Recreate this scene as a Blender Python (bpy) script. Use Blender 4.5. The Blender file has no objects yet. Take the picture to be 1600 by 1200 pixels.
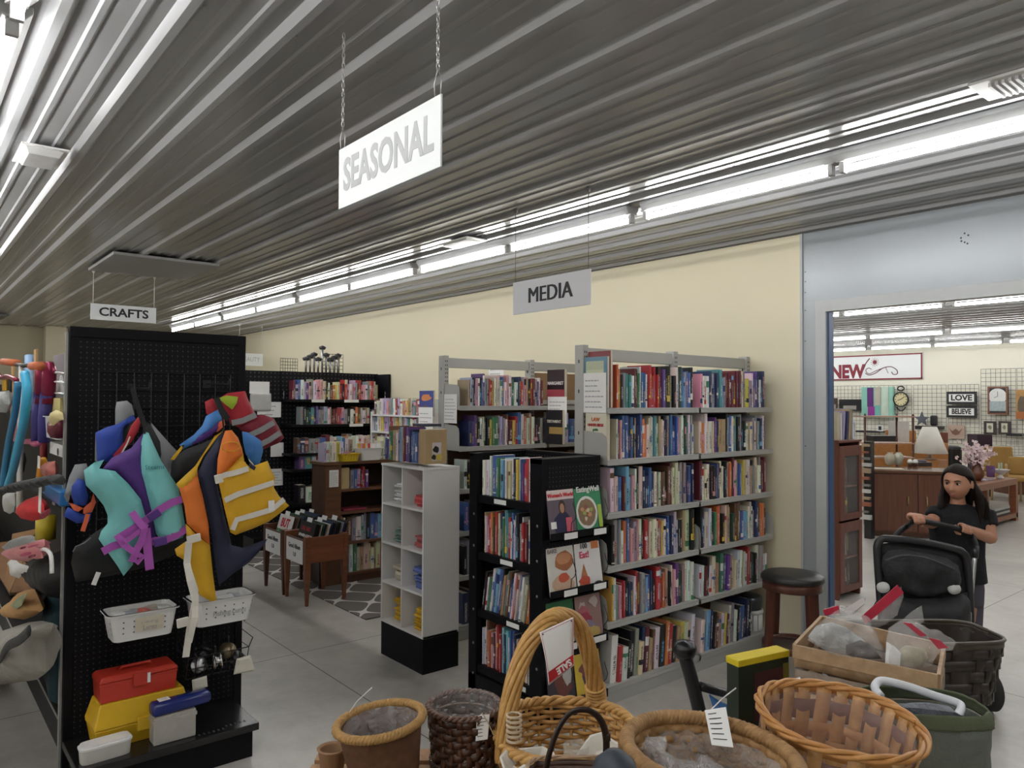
import bpy, bmesh, math, random
from mathutils import Vector, Matrix, noise
V = Vector
PI = math.pi
C = bpy.context.scene.collection
SC = bpy.context.scene

# ---------------------------------------------------------------- camera
FPX, EYE = 1164.08, V((0, 0, 1.75))
_y, _p, _r = [math.radians(a) for a in (50.3524, 1.29847, 0.29271)]
FW = V((-math.sin(_y)*math.cos(_p), math.cos(_y)*math.cos(_p), math.sin(_p)))
RT = V((math.cos(_y), math.sin(_y), 0))
UP = RT.cross(FW)
RT, UP = math.cos(_r)*RT + math.sin(_r)*UP, -math.sin(_r)*RT + math.cos(_r)*UP
cam = bpy.data.cameras.new('camera')
cam.sensor_width = 36
cam.lens = 36*FPX/1600
cam.clip_start = 0.05
camo = bpy.data.objects.new('camera', cam)
C.objects.link(camo)
camo.matrix_world = Matrix.Translation(EYE) @ Matrix((RT, UP, -FW)).transposed().to_4x4()
SC.camera = camo
# ---------------------------------------------------------------- world, exposure
w = bpy.data.worlds.new('world')
SC.world = w
w.use_nodes = True
w.node_tree.nodes['Background'].inputs[0].default_value = (.8, .85, .9, 1)
w.node_tree.nodes['Background'].inputs[1].default_value = .05
SC.view_settings.view_transform = 'Standard'
SC.view_settings.look = 'None'
SC.view_settings.gamma = 1
SC.view_settings.use_curve_mapping = False
SC.view_settings.exposure = 1.12
TUBE = 20.0            # strength of the fluorescent tubes

# ---------------------------------------------------------------- measuring helpers (a sight line met with a real plane)
def ray(x, y): return (x-800)*RT - (y-600)*UP + FPX*FW
def onz(x, y, z=0):
    d = ray(x, y); return EYE + d*((z-EYE.z)/d.z)
def ony(x, y, Y):
    d = ray(x, y); return EYE + d*(Y/d.y)
def onx(x, y, X):
    d = ray(x, y); return EYE + d*(X/d.x)
def onw(x, y, w): return EYE + ray(x, y)*(w/FPX)

# ---------------------------------------------------------------- materials
MATS = {}
class NT:
    def __init__(s, name):
        m = bpy.data.materials.new(name); m.use_nodes = True
        s.m, s.t = m, m.node_tree; s.b = s.t.nodes['Principled BSDF']
    def n(s, typ, **k):
        nd = s.t.nodes.new('ShaderNode'+typ)
        for a, v in k.items(): setattr(nd, a, v)
        return nd
    def link(s, a, b): s.t.links.new(a, b)
    def put(s, sock, v):
        if isinstance(v, bpy.types.NodeSocket): s.link(v, sock)
        elif isinstance(v, tuple) and len(v) == 3 and sock.type == 'RGBA': sock.default_value = (*v, 1)
        else: sock.default_value = v
    def math(s, op, a, b=0.0, c=None):
        nd = s.n('Math', operation=op); s.put(nd.inputs[0], a); s.put(nd.inputs[1], b)
        if c is not None: s.put(nd.inputs[2], c)
        return nd.outputs[0]
    def mix(s, f, a, b, blend='MIX'):
        nd = s.n('Mix', data_type='RGBA', blend_type=blend)
        s.put(nd.inputs[0], f); s.put(nd.inputs[6], a); s.put(nd.inputs[7], b)
        return nd.outputs[2]
    def noise(s, vec, scale, detail=3.0, rough=.5, dist=0.0):
        nd = s.n('TexNoise'); nd.inputs['Scale'].default_value = scale; nd.inputs['Detail'].default_value = detail
        nd.inputs['Roughness'].default_value = rough; nd.inputs['Distortion'].default_value = dist
        if vec is not None: s.link(vec, nd.inputs['Vector'])
        return nd.outputs['Fac']
    def ramp(s, f, stops):
        nd = s.n('ValToRGB'); e = nd.color_ramp.elements
        for i, (p, c) in enumerate(stops):
            el = e[i] if i < 2 else e.new(p)
            el.position = p; el.color = (*c, 1) if len(c) == 3 else c
        s.link(f, nd.inputs[0]); return nd.outputs[0]
    def obj(s): return s.n('TexCoord').outputs['Object']
    def geo(s): return s.n('NewGeometry').outputs['Position']
    def map(s, vec, scale=(1, 1, 1), rot=(0, 0, 0)):
        nd = s.n('Mapping'); nd.inputs['Scale'].default_value = scale; nd.inputs['Rotation'].default_value = rot
        s.link(vec, nd.inputs[0]); return nd.outputs[0]
    def bump(s, h, strength=.2, dist=.01):
        nd = s.n('Bump'); nd.inputs['Strength'].default_value = strength; nd.inputs['Distance'].default_value = dist
        s.link(h, nd.inputs['Height']); s.link(nd.outputs[0], s.b.inputs['Normal'])
    def xyz(s, vec):
        nd = s.n('SeparateXYZ'); s.link(vec, nd.inputs[0]); return nd.outputs
    def set(s, col=None, rough=.5, metal=0.0, **k):
        if col is not None: s.put(s.b.inputs['Base Color'], col)
        s.put(s.b.inputs['Roughness'], rough); s.put(s.b.inputs['Metallic'], metal)
        for a, v in k.items(): s.put(s.b.inputs[a.replace('_', ' ')], v)
        return s.m

def mat(name, col, rough=.5, metal=0.0, var=.12, scale=18.0, bump=0.0, **k):
    """plain painted / moulded surface: two close shades by noise, optional fine bump"""
    if name in MATS: return MATS[name]
    s = NT(name); o = s.obj(); f = s.noise(o, scale)
    c2 = tuple(min(1, c*(1+var)) for c in col); c1 = tuple(c*(1-var) for c in col)
    s.set(s.mix(f, c1, c2), rough, metal, **k)
    if bump: s.bump(s.noise(o, scale*14), bump, .004)
    MATS[name] = s.m; return s.m
def wood(name, a, b, rough=.4, stretch=(2, 30, 30), scale=1.6):
    if name in MATS: return MATS[name]
    s = NT(name); o = s.map(s.obj(), stretch)
    f = s.noise(o, scale, 6, .6, .6)
    s.set(s.ramp(f, [(.3, a), (.7, b)]), rough); s.bump(f, .08, .003)
    MATS[name] = s.m; return s.m
def fabric(name, a, rough=.85, fold=.5, var=.18, scale=7.0, weave=500.0):
    if name in MATS: return MATS[name]
    s = NT(name); o = s.obj(); f = s.noise(o, scale, 4, .6, .5)
    s.set(s.mix(f, tuple(c*(1-var) for c in a), tuple(min(1, c*(1+var)) for c in a)), rough)
    h = s.math('ADD', f, s.math('MULTIPLY', s.noise(o, weave), .08)); s.bump(h, fold, .02)
    MATS[name] = s.m; return s.m
def clear(name, tint=(.9, .9, .92), alpha=.25, rough=.12, scale=25.0, bump=.6):
    """crinkled clear film: mostly see-through with glossy wrinkles"""
    if name in MATS: return MATS[name]
    s = NT(name); o = s.obj(); f = s.noise(o, scale, 4, .55, 1.0)
    s.set(tint, rough, Alpha=s.math('MULTIPLY_ADD', f, alpha, alpha*.5)); s.bump(f, bump, .02)
    MATS[name] = s.m; return s.m
def pegboard(name, col, dot, axes=(0, 2), pitch=.0254, r=.14, rough=.45):
    if name in MATS: return MATS[name]
    s = NT(name); q = s.xyz(s.geo())
    d = [s.math('POWER', s.math('SUBTRACT', s.math('FRACT', s.math('DIVIDE', q[a], pitch)), .5), 2.0) for a in axes]
    m = s.math('LESS_THAN', s.math('ADD', d[0], d[1]), r*r)
    s.set(s.mix(m, col, dot), rough, Specular_IOR_Level=.1)
    MATS[name] = s.m; return s.m

WHITE = mat('white_paint', (.78, .78, .77), .4, var=.03)
PAPER = mat('paper', (.82, .82, .80), .7, var=.03)
PAPER2 = mat('aged_paper', (.70, .66, .56), .8, var=.1, scale=40)
INK = mat('black_ink', (.02, .02, .025), .6)
GREYINK = mat('grey_ink', (.36, .37, .38), .6)
FADEDINK = mat('faded_ink', (.5, .52, .53), .6)
REDINK = mat('red_ink', (.55, .02, .03), .5)
GREYSTEEL = mat('grey_enamel_steel', (.41, .41, .385), .42, var=.05, scale=6)
DARKHOLE = mat('slot_shadow_paint', (.03, .03, .03), .6)
BLACKSTEEL = mat('black_enamel_steel', (.007, .007, .009), .42, var=.3, scale=9, bump=.05, Specular_IOR_Level=.14)
PEGX = pegboard('black_pegboard_x', (.011, .011, .013), (.07, .07, .075), (0, 2))
PEGY = pegboard('black_pegboard_y', (.011, .011, .013), (.055, .055, .06), (1, 2))
CHROME = mat('chrome_wire', (.6, .6, .6), .25, 1.0)
BLACKPL = mat('black_plastic', (.014, .014, .016), .35, var=.2)
BLACKWIRE = mat('black_wire', (.01, .01, .012), .4)
WHITEPL = mat('white_plastic', (.76, .76, .75), .35, var=.03)
HARDBOARD = mat('brown_hardboard', (.16, .09, .05), .8, var=.2, scale=60)
ALU = mat('brushed_aluminium', (.55, .56, .58), .3, .9, var=.08)

# ---------------------------------------------------------------- mesh builder
ROOTM = {}
class MB:
    def __init__(s): s.v, s.f, s.m, s.uv = [], [], [], {}
    def add(s, vs, fs, m=0, M=None):
        o = len(s.v)
        s.v += [(M @ V(p)) if M is not None else V(p) for p in vs]
        s.f += [tuple(i+o for i in f) for f in fs]; s.m += [m]*len(fs); return o
    def box(s, x0, x1, y0, y1, z0, z1, m=0, M=None):
        return s.add([(x, y, z) for z in (z0, z1) for y in (y0, y1) for x in (x0, x1)],
                     [(0, 2, 3, 1), (4, 5, 7, 6), (0, 1, 5, 4), (2, 6, 7, 3), (0, 4, 6, 2), (1, 3, 7, 5)], m, M)
    def cbox(s, c, sx, sy, sz, m=0, M=None):
        x, y, z = c; return s.box(x-sx/2, x+sx/2, y-sy/2, y+sy/2, z-sz/2, z+sz/2, m, M)
    def ring(s, rings, m=0, closed=True, cap=(True, True), M=None):
        """loft through rings of equal point count"""
        n = len(rings[0]); vs = [p for r in rings for p in r]; fs = []
        for i in range(len(rings)-1):
            for j in range(n if closed else n-1):
                k = (j+1) % n
                fs.append((i*n+j, i*n+k, (i+1)*n+k, (i+1)*n+j))
        if closed and cap[0]: fs.append(tuple(range(n-1, -1, -1)))
        if closed and cap[1]: fs.append(tuple((len(rings)-1)*n+j for j in range(n)))
        return s.add(vs, fs, m, M)
    def tube(s, pts, r, n=8, m=0, closed=False, cap=True, M=None, flat=1.0):
        pts = [V(p) for p in pts]; rings = []; L = len(pts); up = None
        for i, p in enumerate(pts):
            a = pts[(i-1) % L] if (closed or i) else p; b = pts[(i+1) % L] if (closed or i < L-1) else p
            t = (b-a)
            t = t.normalized() if t.length > 1e-9 else V((0, 0, 1))
            if up is None: up = V((0, 0, 1)) if abs(t.z) < .9 else V((1, 0, 0))
            x = up.cross(t)
            if x.length < 1e-6: x = V((1, 0, 0)).cross(t)
            x.normalize(); y = t.cross(x); up = y
            rr = r[i] if isinstance(r, (list, tuple)) else r
            rings.append([p + rr*(math.cos(2*PI*j/n)*x*flat + math.sin(2*PI*j/n)*y) for j in range(n)])
        if closed: rings.append(rings[0])
        s.ring(rings, m, True, (cap and not closed, cap and not closed), M)
    def lathe(s, prof, n=24, c=(0, 0, 0), m=0, M=None, sx=1.0, sy=1.0, cap=(True, True)):
        s.ring([[(c[0]+r*sx*math.cos(2*PI*j/n), c[1]+r*sy*math.sin(2*PI*j/n), c[2]+z) for j in range(n)] for r, z in prof], m, True, cap, M)
    def grid(s, fn, nu, nv, m=0, M=None, wrap=False):
        vs = [fn(i/nu, j/nv) for j in range(nv+1) for i in range(nu+(0 if wrap else 1))]
        q = nu if wrap else nu+1
        fs = [(j*q+i, j*q+(i+1) % q, (j+1)*q+(i+1) % q, (j+1)*q+i) for j in range(nv) for i in range(nu)]
        return s.add(vs, fs, m, M)
    def prism(s, outline, t, m=0, M=None):
        """outline in local xz, thickness t along y (0..t)"""
        n = len(outline)
        s.add([(x, 0, z) for x, z in outline]+[(x, t, z) for x, z in outline],
              [tuple(range(n)), tuple(range(2*n-1, n-1, -1))]+[(i, i+n, (i+1) % n+n, (i+1) % n) for i in range(n)], m, M)
    def build(s, name, mats, parent=None, smooth=False, local=False, bev=0.0, sub=0, solid=0.0, ang=None):
        me = bpy.data.meshes.new(name)
        vs = s.v
        if parent is not None and not local:
            inv = ROOTM[parent.name].inverted(); vs = [inv @ p for p in vs]
        me.from_pydata([tuple(p) for p in vs], [], s.f)
        for q in (mats if isinstance(mats, (list, tuple)) else [mats]): me.materials.append(q)
        me.polygons.foreach_set('material_index', s.m)
        if smooth: me.polygons.foreach_set('use_smooth', [True]*len(s.f))
        me.update()
        o = bpy.data.objects.new(name, me); C.objects.link(o)
        if parent is not None:
            o.parent = parent; ROOTM[o.name] = ROOTM[parent.name]
        else: ROOTM[o.name] = Matrix.Identity(4)
        if solid:
            md = o.modifiers.new('solid', 'SOLIDIFY'); md.thickness = solid; md.offset = 0
        if sub:
            md = o.modifiers.new('sub', 'SUBSURF'); md.levels = md.render_levels = sub
        if bev:
            md = o.modifiers.new('bevel', 'BEVEL'); md.width = bev; md.segments = 2; md.limit_method = 'ANGLE'; md.angle_limit = .6
        return o
def fixn(o):
    bm = bmesh.new(); bm.from_mesh(o.data); bmesh.ops.recalc_face_normals(bm, faces=bm.faces); bm.to_mesh(o.data); bm.free(); return o
def xf(loc=(0, 0, 0), rz=0.0, rx=0.0, ry=0.0):
    return Matrix.Translation(V(loc)) @ Matrix.Rotation(rz, 4, 'Z') @ Matrix.Rotation(ry, 4, 'Y') @ Matrix.Rotation(rx, 4, 'X')
def basis(o, x, y, z): return Matrix(((x[0], y[0], z[0], o[0]), (x[1], y[1], z[1], o[1]), (x[2], y[2], z[2], o[2]), (0, 0, 0, 1)))
def thing(name, label, cat, loc=(0, 0, 0), rz=0.0, group=None):
    o = bpy.data.objects.new(name, None); C.objects.link(o); o.empty_display_size = .05
    o.location = loc; o.rotation_euler = (0, 0, rz); o['label'] = label; o['category'] = cat
    if group: o['group'] = group
    ROOTM[o.name] = xf(loc, rz); return o
def tag(o, label, cat, group=None):
    o['label'] = label; o['category'] = cat
    if group: o['group'] = group
    return o
def struct(o): o['kind'] = 'structure'; return o
def copy_tree(o, parent=None):
    c = o.copy(); C.objects.link(c)
    if parent is not None: c.parent = parent
    for ch in list(o.children): copy_tree(ch, c)
    return c
def text(body, size, M, name, m, parent, depth=.0008, bold=0.0, sx=1.0, align='CENTER', shear=0.0, space=1.0, fat=0.0):
    cu = bpy.data.curves.new(name, 'FONT'); cu.body = body; cu.size = size; cu.align_x = align; cu.align_y = 'CENTER'
    cu.extrude = depth; cu.offset = bold; cu.shear = shear; cu.space_character = space; cu.resolution_u = 3
    tmp = bpy.data.objects.new(name, cu); C.objects.link(tmp)
    dg = bpy.context.evaluated_depsgraph_get(); me = bpy.data.meshes.new_from_object(tmp.evaluated_get(dg))
    bpy.data.objects.remove(tmp)
    if fat:                                                # heavier strokes: the letter shapes laid side by side
        bm = bmesh.new()
        for dx in (-fat, 0, fat):
            m2 = me.copy(); m2.transform(Matrix.Translation((dx, 0, .0001*(dx > 0)-.0001*(dx < 0)))); bm.from_mesh(m2); bpy.data.meshes.remove(m2)
        bm.to_mesh(me); bm.free()
    me.transform(ROOTM[parent.name].inverted() @ M @ Matrix.Diagonal((sx, 1, 1, 1)))
    me.materials.clear(); me.materials.append(m)
    o = bpy.data.objects.new(name, me); C.objects.link(o); o.parent = parent; ROOTM[o.name] = ROOTM[parent.name]
    return o
# text planes: letters lie in local xy, face local +z
FACE_NY = lambda p, rz=0.0: Matrix.Translation(V(p)) @ Matrix.Rotation(rz, 4, 'Z') @ Matrix.Rotation(PI/2, 4, 'X')     # faces -y, reads along +x
FACE_PX = lambda p: Matrix.Translation(V(p)) @ Matrix.Rotation(PI/2, 4, 'Z') @ Matrix.Rotation(PI/2, 4, 'X')           # faces +x, reads along +y
def scribble(mb, M, w, h, rows, m, seed=0, lw=.5):
    """rows of short ink dashes standing for a page of small print"""
    rd = random.Random(seed)
    for i in range(rows):
        y = h/2 - h*(i+.7)/rows; x = -w/2
        end = w/2*(rd.uniform(.3, 1))
        while x < end:
            L = rd.uniform(.06, .2)*w
            mb.add([(x, y-h/rows*.22*lw, 0), (min(x+L, w/2), y-h/rows*.22*lw, 0), (min(x+L, w/2), y+h/rows*.22*lw, 0), (x, y+h/rows*.22*lw, 0)], [(0, 1, 2, 3)], m, M)
            x += L+.03*w
ORD = 'first second third fourth fifth sixth seventh eighth ninth tenth eleventh twelfth thirteenth fourteenth fifteenth sixteenth seventeenth eighteenth nineteenth twentieth'.split()
ORD += ['twenty-'+o for o in ORD[:9]] + ['thirtieth'] + ['thirty-'+o for o in ORD[:9]]

# ================================================================ the rooms
HC, YW = 2.99, 5.0
def floor_mat():
    s = NT('concrete_floor'); g = s.geo(); q = s.xyz(g)
    f = s.noise(g, .9, 6, .62, .3); f2 = s.noise(g, 7, 5, .65)
    base = s.ramp(s.math('MULTIPLY_ADD', f2, .4, s.math('MULTIPLY', f, .6)), [(.36, (.35, .335, .305)), (.62, (.54, .52, .48))])
    ln = None
    for ax, off, p in ((0, 4.93, 2.58), (1, -2.16, 3.05)):
        t = s.math('ABSOLUTE', s.math('SUBTRACT', s.math('FRACT', s.math('ADD', s.math('DIVIDE', s.math('ADD', q[ax], off), p), 100.5)), .5))
        t = s.math('LESS_THAN', t, .0035/p); ln = t if ln is None else s.math('MAXIMUM', ln, t)
    s.set(s.mix(ln, base, (.05, .048, .045)), s.math('MULTIPLY_ADD', f2, .25, .22))
    s.bump(f2, .04, .01); return s.m
b = MB(); b.box(-15, 5, -8, 17.3, -.1, 0); struct(b.build('floor', floor_mat()))

CEIL = mat('painted_ceiling_steel', (.42, .425, .435), .2, .2, var=.02, scale=.6, Specular_IOR_Level=.4)
def ceiling(name, x0, x1, y0, y1):
    prof = []; y = .69 - .3048*math.ceil((.69-y0)/.3048)
    def put(Y, Z):
        if y0 <= Y <= y1: prof.append((Y, Z))
    prof.append((y0, HC))
    while y < y1:
        for d, z in ((-.036, 0), (-.014, -.024), (.014, -.024), (.036, 0), (.085, 0), (.094, -.007), (.112, -.007), (.121, 0), (.184, 0), (.193, -.007), (.211, -.007), (.22, 0)):
            put(y+d, HC+z)
        y += .3048
    prof.append((y1, HC))
    b = MB(); n = len(prof)
    b.add([(x, Y, Z) for x in (x0, x1) for Y, Z in prof], [(i, i+n, i+n+1, i+1) for i in range(n-1)])
    b.add([(x, Y, HC+.03) for x in (x0, x1) for Y in (y0, y1)], [(0, 1, 3, 2)])
    # driven screws in rows across the sheets
    rd = random.Random(4); xs = x0+.4
    while xs < x1:
        yy = y0+.19
        while yy < y1:
            if -9 < xs < 1 and -1 < yy < 5:
                b.lathe([(.009, 0), (.009, -.003), (.005, -.006), (.0, -.007)], 6, (xs+rd.uniform(-.01, .01), yy, HC), 1, cap=(False, False))
            yy += .3048
        xs += 1.22
    struct(b.build(name, [CEIL, mat('screw_head', (.3, .3, .3), .3, .8)]))
ceiling('ceiling', -15, 5, -8, YW)
ceiling('ceiling_far_room', -15, 5, YW+.08, 17.3)

CREAM = mat('cream_wall_paint', (.70, .64, .47), .55, var=.03, scale=1.5, bump=.03)
CREAM2 = mat('pale_wall_paint', (.84, .82, .70), .6, var=.03, scale=1.5)
BLUEGREY = mat('blue_grey_wall_panel', (.30, .325, .345), .3, .2, var=.04, scale=1.2)
TRIM = mat('light_grey_trim', (.47, .49, .49), .4, var=.04)
BLUE = mat('blue_door_edge', (.05, .10, .22), .35, var=.15)
XO0, XO1, ZO = -2.6, 1.6, 2.385
def wallbox(name, a, m): b = MB(); b.box(*a); return struct(b.build(name, m))
wallbox('wall_back', (-15, -2.78, YW, YW+.08, 0, HC), CREAM)
wallbox('wall_back_panel_left', (-2.78, XO0, YW+.004, YW+.08, 0, ZO+.08), mat('grey_wall_panel', (.36, .385, .40), .35, .1, var=.04, scale=1.2))
wallbox('wall_back_panel_header', (-2.78, 5, YW+.004, YW+.08, ZO+.08, HC), BLUEGREY)
wallbox('wall_back_panel_right', (XO1, 5, YW+.004, YW+.08, 0, ZO+.08), BLUEGREY)
b = MB(); b.box(XO0-.075, XO0, YW-.006, YW+.004, 0, ZO+.08); b.box(XO1, XO1+.075, YW-.006, YW+.004, 0, ZO+.08)
b.box(XO0, XO1, YW-.006, YW+.08, ZO, ZO+.08); struct(b.build('trim_1', TRIM))
b = MB(); b.box(XO0-.002, XO0+.012, YW+.02, YW+.083, 0, ZO); b.box(XO1-.012, XO1, YW+.02, YW+.083, 0, ZO); struct(b.build('trim_2', BLUE))
b = MB(); b.box(-2.79, -2.772, YW-.008, YW, 0, HC); struct(b.build('trim_3', TRIM))
b = MB(); b.box(-15, 5, YW-.012, YW, HC-.03, HC-.012); struct(b.build('trim_4', mat('dark_gap_trim', (.1, .1, .095), .5)))
b = MB()
for dx, dz in ((0, 0), (-.02, .03), (.02, .04), (.0, .055), (.015, -.01), (-.018, .01)):
    b.lathe([(.006, 0), (0, .001)], 6, (0, 0, 0), 0, xf((-1.722+dx, YW+.003, 2.73+dz), 0, PI/2))
for px_, py_ in ((1258, 425), (1258, 440), (1258, 457), (1258, 485), (1258, 533), (1318, 478), (1258, 697)):
    p = ony(px_, py_, YW); b.lathe([(.005, 0), (0, .001)], 6, (0, 0, 0), 0, xf((p.x, YW+.003, p.z), 0, PI/2))
struct(b.build('wall_back_screw_holes', DARKHOLE))
wallbox('wall_left', (-15.1, -15, -8, 17.3, 0, HC), mat('tan_wall_paint', (.52, .47, .34), .6, var=.03, scale=1.5))
wallbox('wall_right', (5, 5.1, -8, 17.3, 0, HC), CREAM)
wallbox('wall_front', (-15, 5, -8.1, -8, 0, HC), CREAM)
wallbox('wall_far_room', (-15, 5, 17.3, 17.4, 0, HC), CREAM2)
b = MB(); b.box(-14.95, -14.7, 1.95, 2.25, 0, HC); struct(b.build('trim_5', CREAM))

# ---------------------------------------------------------------- fluorescent strip lights
def tube_mat():
    s = NT('fluorescent_tube'); s.set((.9, .9, .9), .3, Emission_Color=(1.0, .99, .975), Emission_Strength=TUBE); return s.m
TUBEM = tube_mat()
CHANNEL = mat('grey_white_light_channel', (.40, .41, .41), .35, var=.02)
SOCKET = mat('grey_lamp_socket', (.5, .5, .5), .5)
LIGHT0 = None
def light_at(x, y, label, group=None):
    global LIGHT0
    if LIGHT0 is None:
        t = thing('strip_light', label, 'ceiling light', (0, 0, 0))
        b = MB(); b.ring([[(x_, y_, z_) for y_, z_ in ((-.055, 0), (-.055, -.022), (-.03, -.05), (.03, -.05), (.055, -.022), (.055, 0))] for x_ in (-1.22, 1.22)])
        fixn(b.build('light_channel', CHANNEL, t, bev=.002))
        for c in (-.62, .62):
            b = MB(); b.tube([(c-.585, 0, -.085), (c+.585, 0, -.085)], .0155, 10); b.build('tube', TUBEM, t, True)
        for c in (-1.212, -.03, .03, 1.212):
            b = MB(); b.box(c-.012, c+.012, -.018, .018, -.105, -.045); b.box(c-.022, c+.022, -.03, .03, -.053, -.046); b.build('lamp_holder', SOCKET, t, bev=.002)
        LIGHT0 = t
    else:
        t = copy_tree(LIGHT0); t['label'] = label
    t.location = (x, y, HC-.012)
    if group: t['group'] = group
    return t
for k in range(7):
    x = -1.79 - 2.545*k if k < 4 else -1.79-2.545*k
    light_at(x, 3.56, ['lit strip light at right end, nearest the blue wall panel', 'lit strip light hanging over the front grey bookcase aisle', 'lit strip light third from right in the long row', 'lit strip light fourth from right in the long row', 'lit strip light fifth from right in the long row', 'small lit strip light next to last in the long row', 'farthest lit strip light at left end of the long row'][k] if k < 5 or x > -14 else 'x', 'strip lights in the row along the back wall') if x > -13.7 else None
light_at(.755, 3.56, 'lit strip light beyond the white louvred vent at right edge', 'strip lights in the row along the back wall')
for k in range(5):
    light_at(-1.42-2.545*k+2.545*(k == 9), .26, 'lit strip light at top left corner of the ceiling, nearer end' if k == 0 else 'lit strip light at top left corner, continuing at left edge' if k == 1 else 'strip light of the row above the black gondola', 'strip lights in the row over the gondola')
light_at(1.125, .26, 'strip light of the row above the black gondola', 'strip lights in the row over the gondola')
for Y in (-3.04, -6.3):
    for k in range(6): light_at(2.2-2.545*k, Y, 'strip light behind the viewer', 'strip lights behind the viewer')
for r, (Y, off) in enumerate(((6.4, 0), (9.47, -3.43+1.27), (13.17, -4.8+1.27), (15.95, -6.08))):
    for k in range(-1, 4):
        light_at(off-2.545*k, Y, 'lit strip light in the far room, %s row, %s from right' % (('nearest hidden', 'front', 'middle', 'back')[r], ORD[k+1]), 'strip lights of the far room')

# ---------------------------------------------------------------- things on the ceiling
def slab(name, label, cat, x0, x1, y0, y1, z0, z1, m, bev=.004):
    b = MB(); b.box(x0, x1, y0, y1, z0, z1); o = b.build(name, m, bev=bev)
    return tag(o, label, cat) if label else o
t = thing('ceiling_vent', 'white louvred air vent on ceiling near the upper right corner', 'vent', (-.8, 3.23, HC))
b = MB(); b.box(-1.06, -.5, 3.12, 3.34, HC-.036, HC-.024); b.build('vent_frame', WHITE, t, bev=.004)
b = MB(); [b.box(-1.0+.022*i, -.99+.022*i, 3.15, 3.31, HC-.05, HC-.036, 0) for i in range(20)]; b.build('louvre', mat('vent_louvre', (.6, .6, .6), .4), t)
t = thing('ceiling_diffuser', 'small square air diffuser beside the row of lit tubes', 'vent', (-4.6, 3.33, HC))
b = MB(); b.box(-4.83, -4.43, 3.23, 3.43, HC-.034, HC-.024); b.build('diffuser_frame', WHITE, t, bev=.003)
b = MB(); b.box(-4.78, -4.48, 3.26, 3.4, HC-.04, HC-.034); b.build('diffuser_face', mat('diffuser_grey', (.5, .5, .5), .5), t)
t = thing('smoke_hood', 'white box vent fixed to ceiling at upper left', 'vent', (-4.35, .54, HC))
b = MB(); b.box(-4.54, -4.17, .44, .64, HC-.032, HC-.024); b.build('vent_plate', WHITE, t, bev=.003)
b = MB(); b.ring([[(x, y, z) for x, y in ((-4.5+i, .46+i/2), (-4.2-i, .46+i/2), (-4.2-i, .62-i/2), (-4.5+i, .62-i/2))] for i, z in ((0, HC-.032), (.03, HC-.06))]); fixn(b.build('vent_cover', mat('vent_cover_grey', (.62, .62, .62), .5), t, bev=.003))
slab('ceiling_hatch', 'flat grey hatch panel on ceiling above the crafts sign', 'hatch', -7.86, -6.82, 1.37, 2.23, HC-.045, HC-.02, mat('hatch_grey', (.33, .33, .32), .45))
slab('ceiling_grille', 'dark grille on ceiling by the far left wall', 'vent', -13.6, -13.0, 1.0, 1.25, HC-.05, HC-.02, mat('dark_grille', (.12, .12, .12), .5))

# ---------------------------------------------------------------- hanging signs
SIGNW = mat('white_sign_board', (.80, .83, .84), .4, var=.02)
SIGNG = mat('grey_white_sign_board', (.62, .63, .66), .4, var=.02)
def hang_sign(label, p0, p1, z0, h, body, size, ink, board, chain, top=HC-.012, bold=.0, sx=1.0, face='ny', depth=.006, cinset=.02, cz=None, fat=0.0):
    """p0,p1: ends of the board (x,y) seen from left to right"""
    d = V((p1[0]-p0[0], p1[1]-p0[1], 0)); L = d.length; rz = math.atan2(d.y, d.x)
    t = thing('hanging_sign', label, 'sign', (p0[0], p0[1], z0), rz)
    M = xf((p0[0], p0[1], z0), rz)
    b = MB(); b.box(0, L, -depth/2, depth/2, 0, h, 0, M); b.build('sign_board', board, t, bev=.001)
    text(body, size, M @ FACE_NY((L/2, -depth/2-.0004, h/2)), 'lettering', ink, t, bold=bold, sx=sx, fat=fat)
    for x in (cinset, L-cinset):
        b = MB(); z = h-.012; zt = top-z0
        if chain == 'chain':
            b.tube([(x-.012, 0, z), (x-.018, 0, z+.05), (x, 0, z+.09), (x+.018, 0, z+.05), (x+.012, 0, z)], .0014, 5, 0, M=M)
            z += .085; i = 0
            while z < zt-.01:
                e = (.0045, 0) if i % 2 else (0, .0045)
                b.tube([(x+e[0]*math.cos(a), e[1]*math.cos(a), z+.009+.011*math.sin(a)) for a in [k*PI/4 for k in range(8)]], .0016, 4, 0, True, M=M)
                z += .0165; i += 1
            b.build('chain', mat('steel_chain', (.5, .5, .5), .35, .8), t, True)
        else:
            b.tube([(x, 0, z), (x, 0, zt)], chain, 5, 0, M=M); b.lathe([(.012, 0), (.012, -.02), (.004, -.03)], 8, (x, 0, zt+.0), 0, M)
            b.build('cord', mat('dark_cord', (.1, .1, .1), .6) if cz is None else cz, t, True)
    return t
hang_sign('white SEASONAL sign with faded grey letters on two steel chains', (-2.275, 1.132), (-1.672, 1.132), 2.385, .2, 'SEASONAL', .145, FADEDINK, SIGNW, 'chain', bold=.0042, sx=.76)
hang_sign('greyish white MEDIA sign hung on thin dark cords before the wall', (-3.66, 3.04), (-2.97, 3.04), 2.30, .205, 'MEDIA', .135, INK, SIGNG, .002, bold=0, sx=1.0, fat=.0045)
hang_sign('white CRAFTS sign with black letters above the black pegboard', (-8.0, 1.42), (-8.0, 2.0), 2.505, .155, 'CRAFTS', .112, INK, SIGNW, .003, bold=.003, sx=1.12, cz=WHITE)
hang_sign('small white BEAUTY sign half hidden behind the black pegboard edge', (-12.2, onx(372, 545, -12.2).y), (-12.2, onx(411, 545, -12.2).y), 2.31, .2, 'BEAUTY', .105, GREYINK, SIGNW, .003, bold=-.001, sx=.8, cz=WHITE)

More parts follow.
